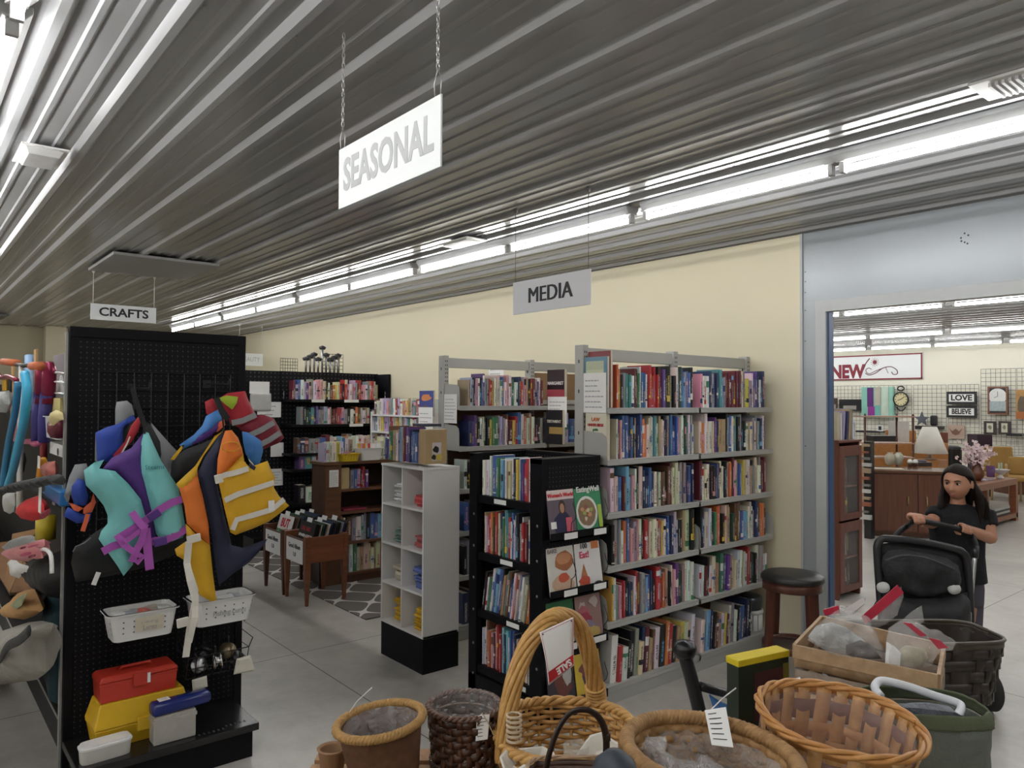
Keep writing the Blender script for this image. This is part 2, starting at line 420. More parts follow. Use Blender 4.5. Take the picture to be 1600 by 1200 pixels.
# ================================================================ books
COL = dict(w=(.74, .73, .70), c=(.66, .58, .44), k=(.015, .015, .018), n=(.02, .035, .11), b=(.045, .12, .36), s=(.16, .42, .66), t=(.07, .27, .28),
           g=(.05, .22, .10), d=(.018, .07, .04), r=(.47, .025, .03), m=(.15, .022, .035), o=(.66, .17, .035), y=(.72, .50, .06), a=(.44, .31, .17),
           e=(.15, .075, .04), x=(.30, .30, .31), p=(.13, .05, .26), i=(.68, .32, .37), l=(.45, .38, .60))
CNAME = dict(w='white', c='cream', k='black', n='navy', b='blue', s='sky blue', t='teal', g='green', d='dark green', r='red', m='maroon', o='orange', y='yellow',
             a='tan', e='brown', x='grey', p='purple', i='pink', l='lavender')
def book_mat():
    """cover colour from the book's own attributes; a printed title and bands on the spine (uv: across, up)"""
    s = NT('book_cover')
    def at(n): return s.n('Attribute', attribute_name=n).outputs
    ca, cb, sd = at('ca')['Color'], at('cb')['Color'], at('seed')['Fac']
    u, v, _ = s.xyz(s.n('UVMap').outputs[0])
    fr = lambda k: s.math('FRACT', s.math('MULTIPLY', sd, k))
    def between(x, a, b): return s.math('MULTIPLY', s.math('GREATER_THAN', x, a), s.math('LESS_THAN', x, b))
    on = s.math('GREATER_THAN', v, 0.0)
    b0 = s.math('MULTIPLY', fr(7.31), .8)
    band = s.math('MULTIPLY', between(v, b0, s.math('ADD', b0, s.math('MULTIPLY_ADD', fr(3.7), .2, .02))), s.math('GREATER_THAN', fr(13.7), .55))
    band = s.math('MULTIPLY', band, on)
    c = s.n('CombineXYZ'); s.put(c.inputs[0], s.math('MULTIPLY', u, 3.2)); s.put(c.inputs[1], s.math('MULTIPLY', v, 48)); s.put(c.inputs[2], s.math('MULTIPLY', sd, 60))
    tx = s.math('GREATER_THAN', s.noise(c.outputs[0], 1.6, 1), .5)
    t0 = s.math('MULTIPLY_ADD', fr(5.3), .25, .06)
    tit = s.math('MULTIPLY', between(v, t0, s.math('ADD', t0, s.math('MULTIPLY_ADD', fr(9.1), .35, .3))), between(u, .3, .7))
    tit = s.math('MULTIPLY', s.math('MULTIPLY', tit, tx), on)
    base = s.mix(band, ca, cb)
    s.set(s.mix(tit, base, s.mix(s.math('GREATER_THAN', fr(21.7), .6), cb, s.mix(band, cb, ca))), .38)
    return s.m
BOOKM = book_mat()
PAGES = mat('book_pages', (.62, .56, .44), .85, var=.12, scale=120)
class Books:
    """one book (or, for the mass, many) written with its colour attributes"""
    def __init__(s): s.v, s.f, s.m, s.ca, s.cb, s.sd, s.uv = [], [], [], [], [], [], []
    def book(s, M, t, h, d, ca, cb, seed, hard=True):
        o = len(s.v); e = .0022 if hard else .0004; ov = .004 if hard else .0; rb = min(.006, t*.3)
        # footprint of the cover: spine at y=0 (slightly rounded), boards run back to y=-d
        P = [(0, -rb), (t*.2, -rb*.25), (t*.5, 0), (t*.8, -rb*.25), (t, -rb), (t, -d), (t-e, -d), (t-e, -rb-e), (e, -rb-e), (e, -d), (0, -d)]
        n = len(P)
        s.v += [M @ V((x, y, z)) for z in (0, h) for x, y in P]
        fs = [(i, (i+1) % n, (i+1) % n+n, i+n) for i in range(n)]
        uvs = []
        for i in range(n):
            if i < 4: a, b = P[i][0]/t, P[i+1][0]/t; uvs.append([(a, 0.001), (b, 0.001), (b, 1), (a, 1)])
            else: uvs.append([(.5, -1)]*4)
        for quad in ((0, 8, 9, 10), (0, 1, 7, 8), (1, 2, 7), (2, 3, 7), (3, 4, 7), (4, 5, 6, 7)):
            fs.append(tuple(i+n for i in quad)); fs.append(tuple(reversed(quad))); uvs += [[(.5, -1)]*len(quad)]*2
        s.f += [tuple(i+o for i in f) for f in fs]; s.m += [0]*len(fs); s.uv += uvs
        o = len(s.v)
        x0, x1, y0, y1, z0, z1 = e, t-e, -d+ov, -rb-e, ov, h-ov
        s.v += [M @ V((x, y, z)) for z in (z0, z1) for y in (y0, y1) for x in (x0, x1)]
        q = [(0, 2, 3, 1), (4, 5, 7, 6), (0, 1, 5, 4), (2, 6, 7, 3), (0, 4, 6, 2), (1, 3, 7, 5)]
        s.f += [tuple(i+o for i in f) for f in q]; s.m += [1]*6; s.uv += [[(.5, -1)]*4]*6
        k = 2*n+8; s.ca += [(*ca, 1)]*k; s.cb += [(*cb, 1)]*k; s.sd += [seed]*k
    def build(s, name, loc=None):
        me = bpy.data.meshes.new(name)
        L = V(loc) if loc is not None else V((0, 0, 0))
        me.from_pydata([tuple(p-L) for p in s.v], [], s.f)
        me.materials.append(BOOKM); me.materials.append(PAGES)
        me.polygons.foreach_set('material_index', s.m)
        me.uv_layers.new(name='UVMap').data.foreach_set('uv', [c for f in s.uv for q in f for c in q])
        for nm, data in (('ca', s.ca), ('cb', s.cb)):
            me.attributes.new(nm, 'FLOAT_COLOR', 'POINT').data.foreach_set('color', [c for q in data for c in q])
        me.attributes.new('seed', 'FLOAT', 'POINT').data.foreach_set('value', s.sd)
        me.update(); o = bpy.data.objects.new(name, me); o.location = L; C.objects.link(o); ROOTM[o.name] = Matrix.Translation(L); return o
MASS = Books()
LABELS = set()
def run(p0, tdir, length, seq, hmin, hmax, where=None, group=None, depth=.15, lean=0.0, seed=0, cat='book', tmin=.016, tmax=.04, gapmax=.02, soft=.45):
    """stand a row of books: p0 = foot of the first spine (left end seen from the front), tdir = along the row, front faces out of it"""
    rd = random.Random(seed or hash(seq) % 9999); t = V(tdir).normalized(); z = V((0, 0, 1)); n = t.cross(z)   # out of the shelf, towards the reader
    seq = seq.replace(' ', '')
    th = [rd.uniform(tmin, tmax)*(1.5 if ch.isupper() else 1) for ch in seq]; k = (length-.0008*len(seq))/sum(th); th = [a*k for a in th]
    x = 0.0; ph = rd.uniform(hmin, hmax)
    for i, ch in enumerate(seq):
        c = ch.lower(); a = th[i]
        h = ph if (i and seq[i-1] == ch and rd.random() < .6) else rd.uniform(hmin, hmax)
        if ch.isupper(): h = hmax
        ph = h; d = min(depth, max(.1, h*rd.uniform(.62, .74))); sb = rd.uniform(0, gapmax)
        an = lean+(math.radians(rd.uniform(-.6, .6)))*0
        g_ = sum(COL[c])/3; ca = tuple((q*.86+g_*.14)*rd.uniform(.85, 1.15) for q in COL[c])
        dark = sum(COL[c]) < .9
        cb = rd.choice(['w', 'w', 'c', 'y', 'w', 's', 'i']) if dark else rd.choice(['k', 'n', 'r', 'b', 'e', 'g'])
        M = basis(V(p0)+t*x-n*sb, t, n, z) @ Matrix.Rotation(an, 4, 'Y')
        hard = rd.random() > soft
        if where is None: MASS.book(M, a, h, d, ca, COL[cb], rd.random(), hard)
        else:
            B = Books(); B.book(M, a, h, d, ca, COL[cb], rd.random(), hard)
            o = B.build('book', V(p0)+t*x-n*sb)
            ad = ('tall ' if h > hmin+.72*(hmax-hmin) else 'short ' if h < hmin+.25*(hmax-hmin) else '')+('thick ' if a > .036 else 'thin ' if a < .018 else '')
            nb = [CNAME[seq[j].lower()] for j in (i-1, i+1) if 0 <= j < len(seq)]
            tries = ['%s%s book between %s and %s, %s' % (ad, CNAME[c], nb[0], nb[1], where)] if len(nb) == 2 else ['%s%s book at the %s end, %s' % (ad, CNAME[c], 'left' if i == 0 else 'right', where)]
            tries += ['%s%s book %s from left, %s' % (ad, CNAME[c], ORD[i], where), '%s book %s from left, %s' % (CNAME[c], ORD[i], where)]
            lab = next(q for q in tries if q not in LABELS and len(q.split()) <= 16)
            LABELS.add(lab); tag(o, lab, cat, group)
        x += (a+.0008)/max(.5, math.cos(an))
def paper_notice(label, c, w, h, face, rows=6, name='paper_notice', cat='notice', board=PAPER, seed=1, title=None, tsize=.05):
    """a printed sheet, c = centre; face 'px' or 'ny'"""
    t = thing(name, label, cat, c); M = (FACE_PX if face == 'px' else FACE_NY)(c)
    b = MB(); b.box(-w/2, w/2, -h/2, h/2, -.0012, 0, 0, M); b.build('sheet', board, t)
    if rows:
        b = MB(); scribble(b, M @ Matrix.Translation((0, 0, .0006)), w*.8, h*.8, rows, 0, seed); b.build('lettering', GREYINK, t)
    if title: text(title, tsize, M @ Matrix.Translation((0, 0, .0008)), 'print', INK, t, bold=.001)
    return t

# ---------------------------------------------------------------- grey steel library shelves
SZ = (1.712, 1.41, 1.10, .79, .467, .105)
NAR = ('top', 'second', 'third', 'fourth', 'fifth', 'bottom')
def grey_unit(label, xf_, y0, bay, nb, back, extra_back=None):
    """front edge of the shelves at x = xf_, posts behind at xf_-.23; runs from y0 along +y"""
    xp = xf_-.23; t = thing('library_shelf', label, 'bookshelf', (xp, y0+bay*nb/2, 0))
    for i in range(nb+1):
        y = y0+bay*i; b = MB()
        b.ring([[(x, yy, z) for x, yy in ((xp-.035, y), (xp+.035, y), (xp+.035, y+.045), (xp+.022, y+.045), (xp+.022, y+.012), (xp-.022, y+.012), (xp-.022, y+.045), (xp-.035, y+.045))] for z in (0, 2.09)])
        fixn(b.build('upright', GREYSTEEL, t, bev=.0015))
        b = MB()
        z = .15
        while z < 2.07: b.box(xp+.0351, xp+.0358, y+.012, y+.018, z, z+.014); b.box(xp+.0351, xp+.0358, y+.028, y+.034, z, z+.014); z += .03
        for z in (.35, .8, 1.25, 1.55, 1.8, 1.98): b.box(xp-.005, xp+.005, y-.0008, y, z, z+.02)
        b.build('slot', DARKHOLE, t)
    for i in range(nb):
        a, c = y0+bay*i+.045, y0+bay*(i+1)
        b = MB(); b.box(xp-.02, xp+.02, a, c, 2.0, 2.075); b.build('header_rail', GREYSTEEL, t, bev=.003)
        b = MB(); b.box(xp-.02, xp+.02, a, c, 1.72, 1.76); b.build('cross_rail', GREYSTEEL, t, bev=.003)
        for k, z in enumerate(SZ):
            b = MB(); b.box(xp+.03, xf_, a-.035, c+.035, z-.012, z); b.box(xf_-.008, xf_, a-.035, c+.035, z-.034, z-.012); b.build('shelf', GREYSTEEL, t, bev=.002)
            for yy in ((a-.036, c+.0345) if k == 3 else (a-.036,) if i == 0 else ()):
                if z < .2: continue
                b = MB(); q = [(xp+.034, z-.03), (xf_-.004, z-.03), (xf_-.004, z+.10), (xf_-.012, z+.135), (xf_-.045, z+.155), (xp+.034, z+.165)]
                b.add([(x, yy, zz) for x, zz in q]+[(x, yy+.0015, zz) for x, zz in q], [tuple(range(6)), tuple(range(11, 5, -1))]+[(j, (j+1) % 6, (j+1) % 6+6, j+6) for j in range(6)])
                fixn(b.build('shelf_end', GREYSTEEL, t))
    b = MB(); b.box(xp-.03, xf_-.006, y0, y0+bay*nb+.045, 0, .09); b.build('base', GREYSTEEL, t, bev=.003)
    b = MB(); b.box(xp-.003, xp+.003, y0+.03, y0+bay*nb, .1, back); b.build('back_panel', HARDBOARD, t)
    if extra_back:
        b = MB(); b.box(xp-.003, xp+.003, y0+bay+.05, y0+bay*nb, back, extra_back); b.build('upper_back_panel', mat('tan_hardboard', (.28, .17, .09), .8, var=.1, scale=60), t)
    return t
AX, AY, BAY = -2.97, 3.175, .862
grey_unit('tall grey steel bookcase in front, its end next to the round stool', AX, AY, BAY, 2, 1.70)
RA = [ # near bay, far bay : colours read off the photograph shelf by shelf
 ('ookxttwmdgwbbwRrrrrkmpkKxkwdDbsxbbK', 'iwwwnxbnttsxmmmmmmmmmecxyyxwbpnwnN'),
 ('cpibbbnbkanboowccwtwacwknxbrbbniwxdtwxw', 'cowwwcipnaaakxbwwttkkxkkcacxwxxnwk'),
 ('wcbmSsiwkcnnnbnwacekemcCwxkxnbn', 'mwcwkkkbmwwkkwoymixbcycwakxcwxmm'),
 ('kxxwoBixiwkrrcwcrxywbbnLlkkaACK', 'Kpcwdgoo kcaadeeEbsswcwxnneooe'),
 ('ywxirrkknnwrmxtsbnkRrooakwipdkxwww', 'wwmkwcaagdppaccwwxcwrmdkwxww')]
RA6 = ('wrwkkxcnmaewkorkayccw', 'wxsnkeapwymcxwkbbknk')
BAYN = ('left bay', 'right bay')
yb = (AY+.055, AY+BAY+.05)
for i, pair in enumerate(RA+[RA6]):
    for j in range(2):
        ind = j == 0
        top = (i == 0); st = .01 if j or i in (4, 5) else (.055 if i in (0, 1) else .015)
        L = BAY-.07-st-(.2 if i == 5 and j else 0)
        run((AX-.012, yb[j]+st, SZ[i]+.0005), (0, 1, 0), L, pair[j], .19, .262 if i < 5 else .275,
            ('%s shelf, %s of front grey bookcase' % (NAR[i], BAYN[j])) if ind else None,
            'books on the %s shelf, %s of the front grey bookcase' % (NAR[i], BAYN[j]) if ind else None, .19, math.radians(4.5) if i == 5 else math.radians(2.2) if (i == 4 and j) else 0, seed=100+i*2+j)
# a cover turned to the aisle end on the two upper shelves
def face_book(label, M, w, h, t, col, deco=None, name='book', cat='book', body=None, size=.03, ink=None, bold=.001):
    """M: local x across, z up, -y towards the reader; stands on its lower edge"""
    r = thing(name, label, cat, M.translation); ROOTM[r.name] = Matrix.Translation(M.translation)
    b = MB(); b.box(0, w, 0, t, 0, h, 0, M); b.build('cover', mat('cover_%02x%02x%02x' % tuple(int(c*255) for c in col), col, .35, var=.06), r, bev=.001)
    b = MB(); b.box(.003, w+.0006, .002, t-.002, .002, h+.0006, 0, M); b.build('pages', PAGES, r)
    for k, (pts, c) in enumerate(deco or []):
        b = MB(); b.add([(x*w, -.0006-.0003*k, z*h) for x, z in pts], [tuple(range(len(pts)))], 0, M); b.build('cover_print', mat('print_%02x%02x%02x' % tuple(int(q*255) for q in c), c, .35, var=.1, scale=60), r)
    for k, (bd, sz, cx, cz, c, rot) in enumerate(body or []):
        text(bd, sz, M @ Matrix.Translation((cx*w, -.003, cz*h)) @ Matrix.Rotation(PI/2, 4, 'X') @ Matrix.Rotation(rot, 4, 'Z'), 'title', mat('print_%02x%02x%02x' % tuple(int(q*255) for q in c), c, .35, var=.1, scale=60), r, bold=bold)
    return r
def blob(cx, cz, rx, rz, n=14, jit=0, seed=0):
    rd = random.Random(seed); return [(cx+rx*math.cos(2*PI*i/n)*(1+rd.uniform(-jit, jit)), cz+rz*math.sin(2*PI*i/n)*(1+rd.uniform(-jit, jit))) for i in range(n)]
RECT = lambda a, b, c, d: [(a, c), (b, c), (b, d), (a, d)]
ENDM = lambda x, y, z: xf((x, y, z))
face_book('large blue and green picture book facing out behind the white price notice', ENDM(-3.17, AY+.012, SZ[0]), .19, .30, .02, (.12, .27, .38), [(RECT(.1, .86, .2, .92), (.45, .50, .33)), (RECT(.1, .86, .55, .75), (.56, .58, .40))])
face_book('large dark red book standing behind the blue picture book', ENDM(-3.155, AY+.035, SZ[0]), .18, .335, .02, (.22, .03, .04))
face_book('cream book with orange title facing out on second shelf of front bookcase', ENDM(-3.155, AY+.012, SZ[1]), .17, .27, .03, (.70, .67, .55), [(RECT(.15, .9, .2, .35), (.25, .4, .25))], body=[('LAW', .03, .5, .86, COL['o'], 0), ('UNDER SIEGE', .021, .5, .74, COL['r'], 0), ('guide', .02, .5, .64, COL['g'], 0)])
paper_notice('white price notice on the end of front grey bookcase top shelf', (-3.075, AY+.004, 1.80), .19, .235, 'ny', 6, seed=3)
# ---------------------------------------------------------------- second grey unit
BX = -4.44
grey_unit('tall grey steel bookcase behind the black shelf and white cubes', BX, AY, BAY, 2, 1.70, 1.985)
RB = [('alxkiwkbpxxrkowccwbwiwngwwnrxiakrmxpwm', 'knxlwwmbirnweakc'), ('nppkwcdkyggxlxwemyrbwocawkkx', 'xwwlbiipkwknabw'), ('wkxnbcwrmeaobnkwwcidk', 'kwrmnxebaocwidkn'), ('bnkwxacrmo kwnbdgcw', 'wknrmxb eaocwn'), ('kxnbcwrmeaobnkwwci', 'kwrmnxebaocwid'), ('nkwxacrmokwnbdg', 'wknrmxbeaocw')]
for i, pair in enumerate(RB):
    for j in range(2):
        if i == 0 and j: continue
        run((BX-.012, yb[j]+(.05 if i < 2 and not j else .015), SZ[i]+.0005), (0, 1, 0), BAY-.07-(.05 if i < 2 and not j else .015), pair[j], .18, .25, None, None, .19, 0, seed=300+2*i+j)
paper_notice('white price notice on the left end of second grey bookcase', (-4.555, AY+.004, 1.69), .17, .215, 'ny', 7, seed=4)
paper_notice('white price notice between the bays of second grey bookcase', (-4.32, 4.045, 1.665), .22, .24, 'ny', 7, seed=5)
paper_notice('small notice taped on wall seen through the second bookcase header', (-6.3, YW-.003, 2.05), .26, .17, 'ny', 3, seed=6)
face_book('book with red-lettered dark cover facing out high on second grey bookcase', ENDM(ony(855, 600, 4.07).x, 4.07, SZ[0]+.0), .2, .29, .03, (.03, .015, .02), [(RECT(0, 1, 0, .45), (.35, .06, .08))], body=[('MARGARET', .036, .5, .62, (.75, .72, .7), 0)])
face_book('black novel with gold-lit cover facing out on second grey bookcase', ENDM(ony(853, 680, 4.02).x, 4.02, SZ[1]+.0), .19, .27, .03, (.02, .02, .025), [(RECT(.2, 1, .3, .5), (.45, .3, .1))], body=[('TESTAMENT', .03, .5, .66, (.7, .68, .6), 0)])
# ---------------------------------------------------------------- small black two-sided shelf
KX0, KX1, KY0, KY1, KH = -3.66, -3.0, 2.70, 3.15, 1.435
t = thing('book_display_shelf', 'low black steel shelf with books and a magazine rack side', 'bookshelf', ((KX0+KX1)/2, (KY0+KY1)/2, 0))
for nm, a, m in (('left_panel', (KX0, KX0+.03, KY0+.045, KY1, 0, KH-.005), PEGY), ('right_panel', (KX1-.03, KX1, KY0+.045, KY1, 0, KH-.005), PEGY), ('back_panel', (KX0+.03, KX1-.03, KY1-.03, KY1, 0, KH), PEGX)):
    b = MB(); b.box(*a); b.build(nm, m, t)
for x0, x1 in ((KX0, KX0+.075), (KX1-.1, KX1)):
    b = MB(); b.box(x0, x1, KY0, KY0+.045, 0, KH); b.build('post', BLACKSTEEL, t, bev=.003)
    for z in (.12, .3, .5, .69, .88, 1.07):
        b = MB(); b.lathe([(.009, 0), (.007, .002), (0, .003)], 8, (0, 0, 0), 0, xf(((x0+x1)/2+.012, KY0, z), 0, PI/2)); b.build('bolt_head', mat('bolt_steel', (.25, .25, .26), .4, .8), t, True)
b = MB(); b.box(KX1-.1, KX1+.002, KY0, KY1, KH-.03, KH); b.box(KX0, KX0+.04, KY0, KY1, KH-.02, KH); b.box(KX0, KX1, KY1-.035, KY1+.005, KH-.02, KH+.004); b.build('top_rim', BLACKSTEEL, t, bev=.002)
KZ = (1.185, .845, .505, .175)
for z in KZ:
    b = MB(); b.box(KX0+.03, KX1-.03, KY0+.02, KY1-.03, z-.02, z); b.box(KX0+.07, KX1-.1, KY0+.012, KY0+.02, z-.045, z); sh = b.build('shelf', BLACKSTEEL, t, bev=.002)
    b = MB(); x = KX0+.26 + .06*KZ.index(z) - .03; b.box(x, x+.11, KY0+.0105, KY0+.012, z-.035, z-.008); b.build('price_label', PAPER, sh)
b = MB(); b.box(KX0, KX1, KY0, KY1, 0, .12); b.build('base', BLACKSTEEL, t, bev=.003)
TZ = (1.025, .715, .42, .10)
for k, z in enumerate(TZ):
    b = MB(); b.box(KX1, KX1+.05, KY0+.02, KY1+.02, z-.035, z-.025); b.box(KX1+.046, KX1+.05, KY0+.02, KY1+.02, z-.035, z+.012); tr = b.build('magazine_tray', BLACKSTEEL, t, bev=.001)
    for y in (KY0+.17, KY0+.40): b = MB(); b.box(KX1+.0505, KX1+.052, y-.05, y+.05, z-.03, z+.004); b.build('price_label', PAPER, tr)
    for y in (KY0+.19, KY0+.445):
        b = MB(); b.tube([(KX1+.05, y-.02, z), (KX1+.055, y-.02, z+.06), (KX1+.06, y, z+.075), (KX1+.058, y+.012, z+.1), (KX1+.056, y-.01, z+.16), (KX1+.05, y-.005, z+.17)], .0022, 6); b.build('wire_clip', BLACKWIRE, tr, True)
RK = ['wwwwBtgwsswacwknywbprRwy', 'yawrwroermccnwgTtrwblwxkkxwrrmkww', 'kmwgwbsBKaxgEnbwrcbwcdaoxao', 'wwcEooimwkrwrsnswbbncdkxywnck']
for i, q in enumerate(RK):
    run((KX0+.085, KY0+.03, KZ[i]+.0005), (1, 0, 0), KX1-KX0-.2, q, .2, .27 if i else .24, '%s shelf of low black display' % ('top', 'second', 'third', 'bottom')[i], 'books on the %s shelf of the low black display' % ('top', 'second', 'third', 'bottom')[i], .2, math.radians(9 if i == 2 else 0), seed=500+i, tmin=.012, tmax=.034)
# magazines facing the aisle (local x along +y, -y is +X)
def magm(y, z, tilt=9): return Matrix.Translation((KX1+.04, y, z)) @ Matrix.Rotation(PI/2, 4, 'Z') @ Matrix.Rotation(math.radians(-tilt), 4, 'X')
WH, DK = (.78, .78, .76), (.03, .03, .05)
mg = lambda *a, **k: face_book(*a, name='magazine', cat='magazine', **k)
mg('magazine with red title and woman in dark suit, top tier', magm(KY0+.03, TZ[0]-.02), .2, .265, .006, (.13, .10, .13), [(RECT(0, 1, .78, 1), (.72, .60, .58)), (blob(.5, .25, .33, .3, 12, .1, 1), (.02, .02, .07)), (blob(.52, .62, .13, .15), (.06, .03, .025)), (blob(.52, .6, .085, .1), (.42, .22, .14)), (RECT(.62, .85, .08, .4), (.62, .12, .16)), (RECT(.05, .25, .2, .34), WH)], body=[("Woman's World", .028, .5, .87, (.62, .03, .04), 0)])
mg('green food magazine with round plate on cover, top tier', magm(KY0+.235, TZ[0]-.02), .21, .285, .006, (.04, .26, .12), [(blob(.42, .42, .40, .32, 24), (.74, .73, .70)), (blob(.42, .42, .33, .265, 24, .05), (.26, .17, .10))]+[(blob(.42+.2*math.cos(i*2.4)*(i/9), .42+.17*math.sin(i*2.4)*(i/9), .07, .045, 8, .3, i), [(.36, .42, .10), (.60, .30, .16), (.28, .10, .07), (.62, .55, .40)][i % 4]) for i in range(10)]+[(RECT(.82, .96, .05, .55), (.45, .6, .1))], body=[('EatingWell', .042, .52, .87, WH, 0)])
mg('white food magazine with big bread loaf, second tier', magm(KY0+.03, TZ[1]-.02), .2, .265, .006, (.66, .63, .58), [(blob(.62, .68, .36, .2, 14, .1, 4), (.38, .14, .06)), (blob(.6, .72, .28, .12, 14, .1, 5), (.52, .24, .12)), (blob(.5, .2, .4, .2, 14, .2, 6), (.60, .40, .28)), (blob(.55, .34, .2, .1, 12, .1, 2), (.55, .1, .05))], body=[('BAKE', .03, .2, .9, (.25, .2, .2), 0)])
mg('white magazine numbered 100 with pie slice, second tier', magm(KY0+.24, TZ[1]-.02), .2, .265, .006, (.75, .73, .72), [(RECT(.66, .95, .82, .98), (.62, .2, .06)), ([(.05, .08), (.5, .08), (.3, .55)], (.45, .18, .08)), (blob(.3, .2, .22, .1, 10, .2, 3), (.52, .08, .05)), (blob(.8, .1, .15, .04), (.03, .03, .03))], body=[('100', .04, .35, .9, INK and (.1, .1, .1), 0), ('Eat!', .05, .35, .72, (.62, .05, .12), 0)])
mg('dark green magazine with cream panel, third tier', magm(KY0+.03, TZ[2]-.02), .2, .27, .006, (.03, .15, .06), [(RECT(.45, .92, .05, .62), (.63, .66, .45))])
mg('magazine with colourful crowded cover, third tier', magm(KY0+.245, TZ[2]-.02), .2, .27, .006, (.30, .18, .17), [(blob(.2+.6*((i*37 % 100)/100), .12+.75*((i*61 % 100)/100), .15, .1, 8, .4, i), [(.5, .36, .12), (.4, .12, .14), (.24, .2, .28), (.5, .42, .38), (.35, .05, .08)][i % 5]) for i in range(16)])
mg('dark magazine with glossy portrait, bottom tier', magm(KY0+.03, TZ[3]-.02), .2, .27, .006, (.05, .04, .05), [(blob(.6, .5, .3, .3, 12, .2, 3), (.16, .05, .04)), (blob(.75, .6, .15, .2, 10, .3, 5), (.5, .48, .46))])
mg('yellow magazine with dark figure on cover, bottom tier', magm(KY0+.24, TZ[3]-.02), .2, .255, .006, (.66, .46, .06), [(blob(.42, .5, .16, .22, 10, .4, 2), (.10, .05, .10)), (blob(.4, .64, .26, .12, 10, .4, 4), (.22, .07, .06)), (blob(.8, .45, .08, .05), (.05, .05, .06))], body=[('SPECIAL', .018, .5, .92, (.25, .12, .03), 0), ('DEL RAY', .034, .45, .1, DK, 0)])

# ---------------------------------------------------------------- stool and pails beside the front bookcase
def stool():
    c = onw(1238, 900, 4.72); cx, cy, zt = c.x, c.y, .672
    t = thing('bar_stool', 'round black-cushioned wooden stool between bookcase and doorway', 'stool', (cx, cy, 0))
    SW = wood('cherry_stool_wood', (.07, .022, .014), (.14, .045, .026), .3, (20, 20, 2))
    b = MB(); b.lathe([(.0, zt+.004), (.12, zt+.003), (.175, zt-.006), (.193, zt-.024), (.19, zt-.042), (.175, zt-.046), (0, zt-.046)], 40, (cx, cy, 0), cap=(False, False)); b.build('seat', mat('black_leather', (.018, .017, .017), .38, var=.2, bump=.15), t, True)
    b = MB(); b.lathe([(.175, zt-.10), (.182, zt-.10), (.182, zt-.045), (.175, zt-.045)], 40, (cx, cy, 0)); b.build('seat_apron', SW, t, True)
    b = MB()
    for i in range(44): a = 2*PI*i/44; b.lathe([(.004, -.002), (.003, .002), (0, .003)], 6, (0, 0, 0), 0, Matrix.Translation((cx+.19*math.cos(a), cy+.19*math.sin(a), zt-.04)) @ Matrix.Rotation(a, 4, 'Z') @ Matrix.Rotation(PI/2, 4, 'Y'))
    b.build('nail_head', mat('dark_brass', (.08, .06, .04), .4, .6), t, True)
    for i in range(4):
        a = math.radians(50+17)+i*PI/2; d = V((math.cos(a), math.sin(a), 0)); e = V((-d.y, d.x, 0)); b = MB()
        b.ring([[V((cx, cy, z))+d*(r+u)+e*v for u, v in ((-s_, -s_), (s_, -s_), (s_, s_), (-s_, s_))] for r, z, s_ in ((.158, zt-.046, .02), (.175, .3, .019), (.195, 0, .016))])
        fixn(b.build('leg', SW, t, bev=.004))
    b = MB(); b.lathe([(.155, .2), (.185, .2), (.185, .235), (.155, .235), (.155, .2)], 40, (cx, cy, 0), cap=(False, False)); fixn(b.build('foot_ring', SW, t, True))
    b = MB(); b.lathe([(0, .205), (.156, .205), (.156, .215), (0, .215)], 32, (cx, cy, 0)); b.build('lower_shelf', mat('dark_walnut_board', (.05, .025, .018), .4), t)
stool()
t = thing('storage_pail', 'white round tin with dark line drawing under front bookcase end', 'tin', (-3.1, 4.80, .105))
b = MB(); b.lathe([(0, .105), (.085, .105), (.088, .12), (.088, .235), (.0, .236)], 28, (-3.09, 4.82, 0)); b.build('body', WHITEPL, t, True)
b = MB(); b.lathe([(.0885, .23), (.093, .23), (.093, .25), (0, .252)], 28, (-3.09, 4.82, 0), cap=(False, True)); b.build('lid', WHITE, t, True)
b = MB()
for a in (-80, -45, -20): b.box(.0885, .0895, -.002, .002, .115, .225, 0, xf((-3.09, 4.82, 0), math.radians(a)))
b.box(.087, .09, -.018, .018, .165, .19, 0, xf((-3.09, 4.82, 0), math.radians(-62))); b.build('printed_line', INK, t)
b = MB(); b.lathe([(0, .254), (.08, .254), (.085, .28), (.085, .34), (.07, .35), (0, .351)], 28, (-3.09, 4.82, 0)); tag(b.build('round_tin', mat('dark_grey_tin', (.08, .09, .10), .3, .6), smooth=True), 'dark shiny round tin sitting on the white tin', 'tin')

# ================================================================ the back of the shop
t = thing('lattice_rug', 'grey runner rug with white lattice pattern under bins and brown bookcase', 'rug', (-6.9, 3.3, 0))
def rug_mat():
    s = NT('lattice_weave'); q = s.xyz(s.geo()); k = 2*PI/.46
    a = s.math('SINE', s.math('MULTIPLY', q[0], k)); c = s.math('SINE', s.math('MULTIPLY', q[1], k*1.15))
    w_ = s.math('ABSOLUTE', s.math('ADD', s.math('MULTIPLY', s.math('COSINE', s.math('MULTIPLY', q[0], k)), 1.0), s.math('COSINE', s.math('MULTIPLY', q[1], k*1.15))))
    f = s.math('LESS_THAN', w_, .17)
    n = s.noise(s.geo(), 300)
    s.set(s.mix(f, s.mix(n, (.10, .09, .085), (.17, .155, .145)), (.62, .60, .56)), .95); s.bump(n, .3, .004); return s.m
b = MB(); b.box(-8.7, -5.33, 2.92, 3.98, .0005, .009); b.build('pile', rug_mat(), t)
BROWN = wood('dark_brown_laminate', (.055, .024, .014), (.10, .045, .026), .35, (25, 25, 2))
BROWN2 = wood('mid_brown_laminate', (.10, .045, .024), (.17, .08, .042), .35, (25, 2, 25))
